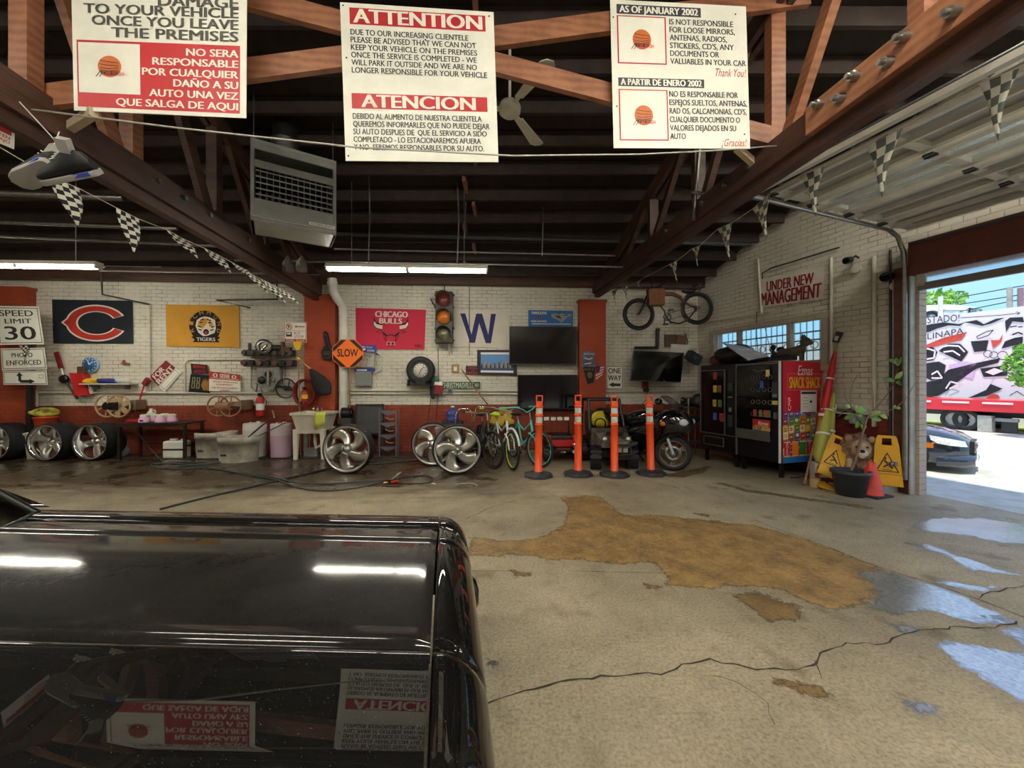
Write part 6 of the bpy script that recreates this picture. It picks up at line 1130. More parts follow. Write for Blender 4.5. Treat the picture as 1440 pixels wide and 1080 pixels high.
b = MB(); b.box((.09, -.027, .82), (.30, .01, .12), RED).box((.09, -.027, .74), (.30, .01, .07), mat('wrap_mix', (90, 60, 120), .5, rgb2=(220, 180, 60), scale=14)); g, fs_, *_ = glyphs('Eznas', .02, .2); b.add([(.04+x*.18, -.034, .80+y*.05) for x, y in g], fs_, PAPER); g, fs_, *_ = glyphs('SNACK SHACK', .03); b.add([(-.02+x*.24, -.034, .765+y*.022) for x, y in g], fs_, YEL); b.build('front_sticker', t)
MB().box((.31, -.01, 1.36), (.09, .02, .24), DGR).box((.31, -.015, 1.27), (.07, .02, .05), GRY).build('coin_panel', t); MB().box((.31, -.015, 1.16), (.08, .02, .06), mat('pale_green', (190, 200, 110), .4)).build('price_sticker', t); MB().box((.32, -.015, .96), (.05, .03, .10), STL).build('lock', t)
MB().tube([(-.05, -.03, 1.68), (.06, -.04, 1.655), (.16, -.03, 1.675)], .008, STL, 6).build('light_rail', t)
# wrap on the side facing the camera
cs = [VM(sA, vw-.03, ZT), VM(sA, .03, ZT), VM(sA, .03, ZB), VM(sA, vw-.03, ZB)]
WRED = mat('wrap_red', (206, 34, 58), .4, coat=.3); b = QB([p+RD*.004 for p in cs], .004, WRED); COKE = mat('can_red', (214, 24, 36), .4)
b.rect(0, .945, 1, 1, mat('wrap_blue', (40, 120, 200), .4), 1)
b.text('Eznas', .36, .04, .74, .135, PAPER, 3, .015, .25); b.text('SNACK SHACK', .15, .155, .94, .265, YEL, 3, .05); b.frame(.11, .12, .98, .285, .006, mat('wrap_pink', (236, 140, 150), .4), 2)
PKS = [mat('pk%d' % i, c, .4) for i, c in enumerate(((240, 200, 30), (220, 40, 40), (40, 90, 190), (250, 140, 30), (60, 150, 60), (150, 80, 40), (240, 230, 200), (120, 50, 140), (90, 160, 210), (200, 60, 30)))]
random.seed(11); mixm = mat('wrap_busy', (220, 190, 60), .45, rgb2=(170, 70, 40), scale=9)
b.rect(.0, .50, 1, .945, mixm, 1)
for r_ in range(6):
    for k in range(7):
        u0 = .0+k*.14+random.uniform(-.01, .01); v0 = .48+r_*.074+random.uniform(-.01, .01); m_ = PKS[random.randrange(10)]
        b.poly([(u0, v0+.01), (u0+.12, v0), (u0+.125, v0+.07), (u0+.01, v0+.075)], m_, 2+(k+r_) % 2)
        c_ = PKS[random.randrange(10)]; b.ell(u0+.06, v0+.036, .04, .018, c_, 4, 10); b.line([(u0+.03, v0+.036), (u0+.09, v0+.034)], .012, PAPER, 5)
def can(u, v, w_, h_, m, tx, rot=0): b.rect(u, v, u+w_, v+h_, m, 6); b.rect(u, v, u+w_, v+h_*.06, PAPER, 7); b.rect(u, v+h_*.94, u+w_, v+h_, PAPER, 7)
for u, m in ((.02, COKE), (.22, PKS[3]), (.40, PKS[4]), (.58, COKE), (.80, mixm)): 
    can(u, .79, .15, .145, m, '')
    if m in (COKE,):
        g, fs_, *_ = glyphs('Coca-Cola', .01, .2); b.add([b.pt(u+.045+.06*(y), .92-.12*x, 8) for x, y in g], [f[::-1] for f in fs_] if 0 else fs_, PAPER)
for u0, v0, dx in ((.06, .345, .03), (.86, .35, -.02)):
    b.poly([(u0, v0), (u0+.17, v0-.03), (u0+.17+dx, v0+.15), (u0+dx, v0+.17)] if u0 < .5 else [(u0, v0), (u0+.12, v0-.02), (u0+.10, v0+.16), (u0-.03, v0+.15)], COKE, 6); b.frame(u0-.01, v0, u0+.16 if u0 < .5 else u0+.12, v0+.15, .006, mat('wrap_pink', (236, 140, 150), .4), 5)
    g, fs_, *_ = glyphs('Cola', .01, .2); b.add([b.pt(u0+.05+.07*y, v0+.14-.13*x, 8) for x, y in g], fs_, PAPER)
b.rect(.42, .29, .83, .515, PAPER, 7); b.rect(.44, .30, .81, .325, DGR, 8); b.ell(.68, .40, .03, .014, INK, 8, 10)
for v in (.36, .39, .42, .45): b.line([(.48, v), (.60, v)], .004, INK, 8)
b.rect(.46, .505, .80, .515, INK, 8)
o = b.build('side_wrap', None, b.o); M_ = t.rotation_euler.to_matrix().to_4x4(); M_.translation = t.location; o.parent = t; o.matrix_parent_inverse = Matrix.Identity(4); L_ = M_.inverted(); o.location = L_ @ b.o; o.rotation_euler = (0, 0, -AR)
# things on top of the vending machines
zt = ZT+.001
def VT(s, w): return VM(s, w, zt)
rest(blob('duffel_bag', 'black bag slumped on top of the vending machine nearer the corner', 'bag', VT(1.45, .55), (.36, .24, .20), PBK2, 21, .12, rz=AR), zt); rest(blob('gear_bag', 'dark red cloth bundle beside the black bag on the machine', 'bag', VT(1.14, .62), (.14, .16, .11), mat('maroon_cloth', (92, 30, 32), .8), 22, .15), zt)
rest(blob('gear_bag', 'flat black cloth on top of the near vending machine', 'bag', VT(1.95, .62), (.26, .22, .07), PBK2, 23, .1), zt)
a, c, d_, e = VM(1.55, .72, 2.05), VM(1.62, .15, 2.12), VM(2.30, .35, 1.90), VM(2.32, .80, 1.86)
FOIL = mat('foil_white', (214, 222, 232), .3, .1, rgb2=(150, 168, 196), scale=5)
b = QB([P(1017, 482, 7.0), P(1046, 487, 6.75), P(1081, 500, 6.30), P(1052, 505.5, 6.25)], .02, FOIL); tag(b.build('sunshade_panel', None, b.o), 'quilted white panel leaning across the tops of the vending machines', 'panel')
DOGB = mat('figurine_brown', (92, 74, 58), .7, var=.25, scale=9)
def fig(q, label, rz=0):
    t = thing('dog_figurine', label, 'figurine', q, rz)
    MB().loft([[V((x, w*math.cos(2*PI*i/12), zc+h_*math.sin(2*PI*i/12))) for i in range(12)] for x, w, zc, h_ in ((-.24, .03, .14, .03), (-.2, .08, .13, .08), (-.05, .09, .14, .08), (.08, .09, .17, .09), (.14, .06, .20, .08))], DOGB).build('body', t)
    MB().sph((.15, 0, .30), (.075, .06, .075), DOGB).sph((.21, 0, .28), (.05, .035, .035), DOGB).build('head', t); b = MB()
    for y in (-.045, .045): b.prism([(.10, .35), (.16, .36), (.12, .43)], y-.012, y+.012, DOGB)
    b.build('ears', t); b = MB()
    for x in (.10, -.18):
        for y in (-.05, .05): b.cyl((x, y, .0), (x, y, .14), .022, DOGB, n=8)
    b.build('legs', t); MB().tube([(-.22, 0, .15), (-.32, 0, .16), (-.36, 0, .22)], .015, DOGB, 6).build('tail', t); return t
fig(VT(2.40, .35)+V((0, 0, .02)), 'brown dog figurine on the board on top of the near vending machine', AR+.3)
tag(MB().box((0, 0, .009), (.62, .7, .018), mat('plywood', (178, 136, 90), .6, var=.1)).build('plywood_board', None, VT(2.28, .40), AR), 'thin plywood board on top of the near vending machine', 'board')
q = VM(2.0, .30, zt+0.0); tag(MB().tube([(0, 0, 0), (0, 0, .24)], .02, PBK2).sph((0, 0, .28), (.05, .03, .05), PBK2).sph((.10, .04, .24), (.07, .03, .045), PBK2).tube([(0, 0, .14), (.10, .04, .22)], .015, PBK2).box((0, 0, .012), (.16, .12, .024), PBK2).build('toy_figures', None, q, AR), 'small black pair of toy figures in front of the window', 'toy')
tag(MB().box((0, 0, .03), (.40, .12, .05), PBK2).cyl((-.16, -.03, .08), (.14, .02, .075), .03, BPL).build('tool_case', None, VM(2.40, .62, zt+.018), AR), 'flat black tool on the plywood board beside the dog figurine', 'tool')
# ================================================================== corner beside the garage door
q = V((*(CR+RD*3.32+RN*.24).xy, 0)); struct(MB().loft([[V((x*.30, y*.21, z)) for x, y in ((-1, -1), (1, -1), (1, 1), (-1, 1))] for z in (0, .075)]+[[V((x*.27+.02, y*.17+.03, .10)) for x, y in ((-1, -1), (1, -1), (1, 1), (-1, 1))]], mat('step_concrete', (150, 144, 132), .8, var=.15, bump=.15), sm=False).build('trim_9', None, q, AR)); STZ = .10
q = lug(1196, 600, 5.02); t = thing('plant_pot', 'black plastic pot holding a spindly leafing shrub', 'plant pot', q); MB().lathe([(.001, .001), (.150, .001), (.195, .28), (.215, .285), (.215, .325), (.198, .325), (.185, .27), (.001, .27)], mat('pot_black', (52, 58, 64), .5, var=.15), 30).build('pot', t); MB().lathe([(.001, .275), (.185, .272)], mat('soil', (70, 54, 42), .95, bump=.5, scale=20), 24).build('soil', t)
d = 5.02; k_ = lambda px, py, dd=0: P(px, py, d+dd)-t.location; BRK_ = mat('bark', (128, 104, 86), .7, var=.2); LF = [mat('leaf%d' % i, c, .5, var=.1) for i, c in enumerate(((116, 160, 72), (150, 176, 90), (96, 130, 74)))]
MB().tube([k_(1197, 661), k_(1205, 640), k_(1212, 612), k_(1219, 588)], [.016, .015, .013, .012], BRK_, 8).build('trunk', t)
br = [([(1219, 588), (1233, 573, .05), (1248, 555, .1), (1257, 538, .1), (1263, 518, .12), (1266, 505, .12)], .010), ([(1219, 588), (1240, 582, -.05), (1262, 572, -.08), (1276, 558, -.1), (1287, 538, -.1)], .007), ([(1216, 595), (1204, 580, .05), (1197, 570, .08), (1190, 562, .1), (1187, 553, .1), (1189, 545, .1)], .007), ([(1197, 570, .08), (1195, 552, .1), (1201, 535, .12), (1206, 527, .12)], .006), ([(1216, 598), (1202, 582), (1186, 580, -.05), (1178, 586, -.05)], .008), ([(1228, 578, .03), (1228, 556, .05), (1227, 540, .05)], .005), ([(1250, 552, .1), (1245, 538, .1), (1244, 532, .1)], .004)]
for pts, r in br: MB().tube([k_(p[0], p[1], p[2] if len(p) > 2 else 0) for p in pts], [r*(1-.6*i/(len(pts)-1)) for i in range(len(pts))], BRK_, 6).build('branch', t)
random.seed(5)
def leaf(c, L, w, m, dirv, up):
    dirv = V(dirv).normalized(); sd = dirv.cross(V(up)).normalized(); nn = sd.cross(dirv); b = MB(); rows = []
    for i in range(7): f = i/6; ww = w*math.sin(PI*min(1, f*.96+.02))**.8; c_ = c+dirv*(L*f)+nn*(-.25*L*f*f); rows.append([c_-sd*ww+nn*ww*.3, c_, c_+sd*ww+nn*ww*.3])
    b.grid(rows, m); o = b.build('leaf', t); s = o.modifiers.new('s', 'SOLIDIFY'); s.thickness = .002
for (x, y, L, w, i, dx, dz) in ((1264, 512, .14, .035, 2, -.9, .5), (1262, 515, .12, .035, 1, .1, 1), (1266, 510, .10, .03, 0, .5, .8), (1262, 532, .15, .035, 0, 1, .15), (1258, 536, .13, .03, 2, -1, .3), (1260, 538, .13, .035, 0, .9, -.1), (1258, 533, .12, .03, 1, .3, .6), (1203, 578, .13, .05, 0, .6, .1), (1206, 583, .12, .045, 1, 1, -.2), (1208, 590, .12, .04, 0, -.2, -1), (1200, 584, .11, .035, 2, -.8, -.4), (1222, 585, .13, .04, 1, .6, .4), (1224, 588, .15, .035, 0, 1, -.1), (1235, 583, .12, .03, 1, .8, -.3), (1216, 592, .12, .04, 2, -.5, .2), (1256, 575, .06, .02, 1, .4, .6), (1259, 574, .06, .02, 1, .8, .1), (1212, 594, .10, .04, 0, .1, -1), (1196, 572, .08, .03, 1, -.8, .2)): leaf(k_(x, y, .03), L, w, LF[i], (dx, random.uniform(-.5, .2), dz), (0, -1, .3))
# red cone
q = V((*(CR+RD*3.30+RN*.34).xy, STZ)); q = P(1225, 640, 5.0); q.z = .001
t = thing('traffic_cone', 'faded red traffic cone on the concrete step', 'traffic cone', q, AR); CN = mat('cone_red', (222, 74, 62), .6, var=.15, scale=6); MB().lathe([(.13, .02), (.125, .03), (.045, .42), (.035, .43), (.03, .42)], CN, 24).build('cone', t); MB().box((0, 0, .012), (.32, .32, .024), RBB).build('base', t, bev=.01)
# lion statue
q = lug(1205, 600, 5.42); t = thing('lion_statue', 'seated lion statue with curly brown mane behind the potted shrub', 'statue', q, -.62); t.scale = (.86, .86, .92)
LB = mat('lion_cream', (196, 172, 142), .7, rgb2=(150, 118, 92), scale=7); LM = mat('lion_mane', (112, 84, 66), .8, rgb2=(164, 134, 112), scale=16, bump=.8)
def sec2(z, rx, ry, cy, n=18): return [V((rx*math.cos(2*PI*i/n), cy+ry*math.sin(2*PI*i/n), z)) for i in range(n)]
MB().loft([sec2(0, .22, .20, .08), sec2(.12, .235, .21, .08), sec2(.3, .20, .19, .04), sec2(.5, .16, .15, .0), sec2(.6, .10, .1, -.02)], LB).build('body', t)
b = MB(); b.sph((0, 0, .55), (.24, .19, .26), LM, 20, 12); random.seed(9)
for k in range(46): a = random.uniform(0, 2*PI); e = random.uniform(-1.1, 1.2); b.sph((math.cos(a)*math.cos(e)*.22, math.sin(a)*math.cos(e)*.18, .55+math.sin(e)*.25), random.uniform(.035, .06), LM, 8, 6)
for k in range(16): b.sph((random.uniform(-.15, .15), -.14+random.uniform(-.03, .02), random.uniform(.22, .42)), .045, LM, 8, 6)
b.build('mane', t)
b = MB(); b.sph((.03, -.18, .61), (.125, .11, .135), LB, 18, 12).sph((.03, -.28, .555), (.075, .06, .06), mat('muzzle_cream', (222, 208, 186), .7), 14, 8).sph((.03, -.335, .59), (.034, .02, .026), BLK, 10, 6).sph((.03, -.285, .50), (.035, .04, .025), mat('muzzle_cream', (222, 208, 186), .7), 10, 6)
for x in (-.035, .095): b.sph((x, -.28, .645), (.017, .014, .014), BLK, 8, 6)
b.build('head', t); 
for x in (-.11, .17): MB().sph((x, -.10, .745), (.05, .03, .05), LB, 12, 8).build('ear', t)
for x in (-.11, .11): MB().tube([(x, -.10, .42), (x, -.20, .22), (x, -.22, .06), (x, -.27, .04)], [.07, .06, .05, .055], LB, 12).sph((x, -.28, .045), (.06, .08, .045), LB, 12, 8).build('foreleg', t)
# wet floor signs
WY = mat('wet_yellow', (236, 178, 34), .45, var=.06)
def panel(b, X, back=False):
    pts = [(-.14, 0), (.14, 0), (.105, .62), (.07, .66), (-.07, .66), (-.105, .62)]
    hole = [(-.045, .55), (.045, .55), (.04, .62), (-.04, .62)]
    b.prism([(-.15, 0), (.15, 0), (.118, .53), (-.118, .53)], -.012, .012, WY, X=X); b.prism([(-.118, .53), (-.05, .53), (-.045, .625), (-.085, .66), (-.10, .63)], -.012, .012, WY, X=X); b.prism([(.118, .53), (.10, .63), (.085, .66), (.045, .625), (.05, .53)], -.012, .012, WY, X=X); b.prism([(-.045, .625), (.045, .625), (.085, .66), (-.085, .66)], -.012, .012, WY, X=X)
    if not back:
        b.prism([(-.115, .18), (.115, .18), (0, .44)], -.0145, -.0125, INK, X=X); b.prism([(-.095, .193), (.095, .193), (0, .41)], -.016, -.0146, WY, X=X)
        b.bar((-.03, -.017, .33), (.02, -.017, .27), .022, .002, INK, up=(0, 1, 0), X=X).bar((.02, -.017, .27), (.05, -.017, .23), .018, .002, INK, up=(0, 1, 0), X=X).bar((.01, -.017, .28), (-.04, -.017, .24), .015, .002, INK, up=(0, 1, 0), X=X).sph((-.02, -.017, .355), (.014, .002, .014), INK, 10, 6, X=X).bar((-.05, -.017, .21), (.05, -.017, .205), .008, .002, INK, up=(0, 1, 0), X=X)
        b.bar((-.14, -.0135, .15), (.14, -.0135, .15), .012, .003, mat('wet_groove', (196, 140, 24), .5), up=(0, 1, 0), X=X)
q = P(1248, 678, 5.0); q.z = 0
t = thing('wet_floor_sign', 'yellow wet floor sign standing against the jamb on the step', 'caution sign', q+V((.10, .10, .101)), AR+.62); b = MB(); panel(b, Matrix.Rotation(-.12, 4, 'X')); b.build('front_panel', t); b = MB(); panel(b, Matrix.Translation((0, .16, 0)) @ Matrix.Rotation(.12, 4, 'X'), True); b.build('rear_panel', t)
q = lug(1163, 640, 5.32); t = thing('wet_floor_sign', 'yellow wet floor sign tipped over left of the potted shrub', 'caution sign', q+V((0, 0, .16)), -.35); b = MB(); X0 = Matrix.Translation((.02, .0, .0)) @ Matrix.Rotation(.42, 4, 'Y') @ Matrix.Rotation(-.5, 4, 'X'); panel(b, X0); b.build('front_panel', t); b = MB(); panel(b, Matrix.Translation((-.03, -.12, -.14)) @ Matrix.Rotation(.25, 4, 'Y') @ Matrix.Rotation(-1.45, 4, 'X') @ Matrix.Scale(.62, 4), True); b.build('rear_panel', t)
# sack / box
q = lug(1157, 640, 5.62); t = thing('product_box', 'white and red cleaning product box behind the tipped wet floor sign', 'box', q, -.3); MB().box((0, 0, .15), (.26, .18, .30), PLAW).build('box', t, bev=.01); MB().box((0, -.092, .10), (.262, .004, .12), RED).box((0, -.095, .12), (.16, .002, .03), PAPER).build('printed_band', t)
tag(MB().cyl((0, 0, 0), (0, 0, .12), .06, mat('can_brass', (190, 160, 110), .4), n=18).build('tin', None, lug(1146, 640, 5.42)), 'small tan tin on the floor beside the tipped sign', 'tin')
pipe([G(1112, 672, .012), G(1124, 671, .012), G(1134, 667, .012), G(1140, 676, .012)], .010, DGR, 'dark bent rod lying on the floor at the vending machine', 'rod', 'rod')
# poles, folded umbrellas
def lean(px0, py0, d0, px1, py1, off): a = P(px0, py0, d0); return a, R(px1, py1, off)
a, c = P(1131, 665, 5.50), R(1161, 560, .10); a.z = .012; tag(MB().cyl(a, c, .018, WSTK, n=8).build('wood_pole'), 'old brown pole leaning lowest against the vending machine side', 'pole')
a, c = P(1151, 660, 5.55), VM(sA+.09, .16, 1.45); a.z = .012; t = thing('push_broom', 'brown-handled broom standing beside the wrapped vending machine', 'broom', a); MB().cyl((0, 0, .05), c-a, .018, WSTK, n=8).build('handle', t); MB().box((0, 0, .04), (.22, .08, .08), BRN).build('head', t)
def umb(px0, py0, d0, px1, py1, off, m, label, w=.07, tipm=None):
    a, c = P(px0, py0, d0), R(px1, py1, off); t = thing('folded_umbrella', label, 'umbrella', a); dv = c-a; n = 10; x = dv.cross(V((0, 1, 0))).normalized(); y = dv.normalized().cross(x); secs = []
    for f, r in ((.08, .5), (.15, 1), (.35, 1.1), (.6, .9), (.85, .65), (.93, .3)): secs.append([dv*f+(x*math.cos(2*PI*i/n)+y*math.sin(2*PI*i/n))*(w*r*(1 if i % 2 else .7)) for i in range(n)])
    MB().loft(secs, m).build('canopy', t); MB().cyl((0, 0, 0), dv, .014, tipm or WSTK, n=8).build('pole', t); MB().cyl(dv*.4, dv*.42, w*1.12, PAPER, n=10).cyl(dv*.7, dv*.71, w*.95, PAPER, n=10).build('tie', t)
    return t
umb(1145, 656, 5.75, 1177, 482, .10, mat('umb_red', (190, 34, 44), .6), 'tall folded red umbrella leaning in the corner', .06); umb(1150, 660, 5.55, 1168, 545, .16, mat('umb_lime', (178, 180, 86), .6), 'short folded lime umbrella in front of the red one', .085); umb(1165, 650, 5.70, 1173, 545, .10, mat('umb_lime', (178, 180, 86), .6), 'slim folded lime umbrella right of the red one', .05)
q = R(1178, 474, .10); tag(MB().box((0, 0, 0), (.07, .05, .16), BPL, rot=(0, .4, 0)).box((.0, -.03, -.02), (.05, .01, .07), LGR, rot=(0, .4, 0)).build('clamp', None, q, AR), 'black and grey clamp at the tip of the red umbrella', 'clamp')
# wall fittings on the right wall
pipe([R(1169, 362, .04), R(1169, 440, .04), R(1169, 510, .04)], .022, CND, 'painted conduit between the window and the garage door'); pipe([R(1066, 364, .04), R(1068, 400, .04), R(1071, 441, .04)], .02, CND, 'painted conduit left of the red-lettered banner'); pipe([R(990, 453, .03), R(1070, 441, .03), R(1081, 438, .03)], .014, CND, 'painted conduit slanting along the wall above the window'); pipe([R(1229, 360, .03), R(1229, 600, .03)], .026, CND, 'painted conduit right of the conduit by the window'); pipe([R(1256, 380, .04), R(1256, 640, .04)], .012, STL, 'thin conduit beside the garage door jamb')
pipe([R(1064, 438, .05), R(1064, 470, .06), R(1066, 495, .06)], .006, BLK, 'black cord hanging across the window', 'cord', 'cord'); pipe([R(1072, 445, .05), R(1078, 470, .06), R(1084, 495, .06)], .006, LGR, 'grey cord hanging slanted across the window', 'cord', 'cord')
pipe([R(1072, 392, .05), R(1072, 384, .05), R(1085, 377, .05), R(1180, 348, .05)], .01, BLK, 'black cable looping above the red-lettered banner', 'cable', 'cable')
for px, py, r, la in ((1247, 390, .065, 'round black lamp head on a white mount by the garage door'), (1192, 367, .05, 'smaller round lamp head above the conduit')):
    q = R(px, py, .22); t = thing('wall_lamp', la, 'lamp', q, AR); MB().cyl((0, -.04, 0), (0, .05, .02), r, BPL, n=18).cyl((0, -.045, 0), (0, -.042, 0), r*.85, GD, n=18).build('head', t); MB().tube([(0, .05, .02), (.03, .12, .08), (.02, .2, .06)], .014, BPL, 6).cyl((0, .16, -.1), (0, .21, -.1), .06, PLAW).build('mount', t)
b = MB(); a = wloc(1176, 578); b.box((.17, -.10, .05), (.36, .02, .02), STL).box((.17, -.02, .05), (.36, .02, .02), STL).box((0, -.06, .06), (.02, .12, .14), PLAW).box((.34, -.06, .06), (.02, .12, .14), PLAW).box((.17, -.06, .0), (.36, .12, .012), PLAW); tag(b.build('wall_tray', None, R(1176, 580, .01), AR), 'white metal wall tray behind the shrub leaves', 'tray')
tag(MB().box((0, 0, 0), (.16, .10, .14), GRY).build('wall_box', None, R(1206, 589, .08), AR), 'grey box on the wall behind the shrub', 'box')
pipe([R(1176, 588, .05), R(1186, 580, .10), R(1196, 575, .10), R(1206, 584, .08)], .014, BLK, 'black hose arching along the wall behind the shrub', 'hose', 'hose')
q = R(1263, 600, .12); tag(MB().box((0, 0, 0), (.06, .05, .05), STL).cyl((0, -.03, 0), (0, -.09, 0), .02, STL).build('door_latch', None, P(1257, 652, 5.05), AR), 'small steel latch at the garage jamb beside the standing wet floor sign', 'latch')
# ================================================================== across the street
def RO(px, py, o): return R(px, py, -o)
MO = 13.6
MW = mat('mural_white', (236, 234, 236), .8); MK = mat('mural_black', (40, 42, 48), .8, var=.2, scale=2); MR = mat('mural_red', (214, 84, 66), .8); ML = mat('mural_lilac', (214, 190, 224), .8)
pa, pb = RO(1230, 450, MO), RO(1760, 430, MO); zt_ = RO(1370, 439, MO).z
b = MB(); cs = [V((pa.x, pa.y, zt_)), V((pb.x, pb.y, zt_)), V((pb.x, pb.y, -.1)), V((pa.x, pa.y, -.1))]; bk = [p-RN*.3 for p in cs]
b.add(cs+bk, [(0, 3, 2, 1), (4, 5, 6, 7), (0, 1, 5, 4), (1, 2, 6, 5), (2, 3, 7, 6), (3, 0, 4, 7)], MW)
def mp(x, y, l=1): return RO(1240+x/6, 380+y/6, MO-.02*l)
def mpoly(pts, m, l=1): b.add([mp(x, y, l) for x, y in pts], [list(range(len(pts)))[::-1]], m)
def mline(pts, w, m, l=2):
    for (x0, y0), (x1, y1) in zip(pts, pts[1:]):
        L = math.hypot(x1-x0, y1-y0) or 1; nx, ny = -(y1-y0)/L*w/2, (x1-x0)/L*w/2; mpoly([(x0+nx, y0+ny), (x1+nx, y1+ny), (x1-nx, y1-ny), (x0-nx, y0-ny)], m, l)
def mtext(tx, x0, y0, x1, y1, sk, m=MK, l=3):
    g, fs_, *_ = glyphs(tx, -.0); b.add([mp(x0+u*(x1-x0), y1-v*(y1-y0)+u*sk, l) for u, v in g], fs_, m)
mtext('STADO!', 385, 390, 655, 448, -18); mline([(665, 402), (1000, 380), (1160, 362)], 5, MK); mline([(1135, 350), (1165, 362), (1140, 378)], 5, MK)
mtext('LINAPA', 385, 535, 690, 585, -50)
for pts, m in (([(350, 470), (420, 455), (520, 440), (650, 455), (700, 440), (660, 470), (560, 465), (470, 490), (400, 520), (350, 530)], MK), ([(350, 640), (520, 570), (720, 520), (670, 590), (540, 620), (350, 670)], MR), ([(690, 440), (800, 420), (860, 455), (960, 410), (1040, 400), (920, 450), (850, 470), (760, 450)], MK), ([(350, 690), (420, 640), (470, 690), (430, 760), (350, 770)], MK), ([(480, 680), (560, 620), (660, 620), (730, 690), (670, 770), (560, 720)], MK), ([(750, 600), (900, 590), (880, 680), (780, 690)], MK), ([(920, 590), (990, 590), (1020, 540), (1010, 600), (940, 660)], MR), ([(350, 790), (480, 770), (540, 800), (520, 900), (420, 930), (350, 900)], MK), ([(560, 800), (700, 770), (800, 790), (740, 830), (600, 840)], ML), ([(700, 840), (790, 820), (770, 920), (700, 900), (640, 880)], ML), ([(480, 920), (560, 840), (760, 790), (1000, 740), (980, 780), (800, 830), (640, 940), (560, 1010), (470, 1060), (350, 1080), (350, 950)], MK), ([(830, 830), (1060, 800), (1060, 890), (860, 900)], MK), ([(870, 860), (950, 825), (1030, 850), (940, 885)], MW), ([(1040, 430), (1080, 400), (1190, 395), (1200, 440), (1100, 430), (1050, 520)], MK), ([(1040, 600), (1120, 570), (1190, 560), (1190, 620), (1090, 640), (1010, 660)], MK), ([(880, 1010), (960, 900), (920, 960), (1020, 1000), (880, 1060), (720, 1080)], MK), ([(880, 1080), (920, 1040), (980, 1050), (1000, 1080)], MR), ([(1100, 650), (1160, 620), (1160, 760), (1110, 720)], MK)): mpoly(pts, m, 1 if m is not MW else 2)
for pts in ([(495, 650), (560, 635), (650, 640), (700, 690)], [(520, 690), (600, 680), (660, 720)], [(380, 660), (450, 680), (440, 740), (380, 750)], [(420, 880), (470, 850), (510, 910), (420, 910)], [(540, 1000), (580, 940), (660, 960), (570, 1000)]): mline(pts, 14, MW, 3)
for cx, cy, r in ((895, 705, 36), (945, 715, 34), (1020, 720, 44)): mline([(cx+r*math.cos(a*.5), cy+r*.8*math.sin(a*.5)) for a in range(14)], 6, MK, 3)
mline([(800, 560), (880, 520), (940, 505), (900, 550), (810, 580), (800, 560)], 7, MK, 3); mline([(1080, 480), (1140, 470)], 9, MK, 3); mline([(1150, 480), (1190, 475)], 9, MK, 3); mline([(1100, 545), (1150, 525), (1190, 540)], 12, MK, 3); mline([(1090, 980), (1150, 960), (1200, 990)], 6, MK, 3); mline([(1080, 1060), (1140, 1020), (1200, 1060)], 6, MK, 3)
tag(b.build('mural_wall'), 'white retaining wall with a black and white mural across the street', 'wall')
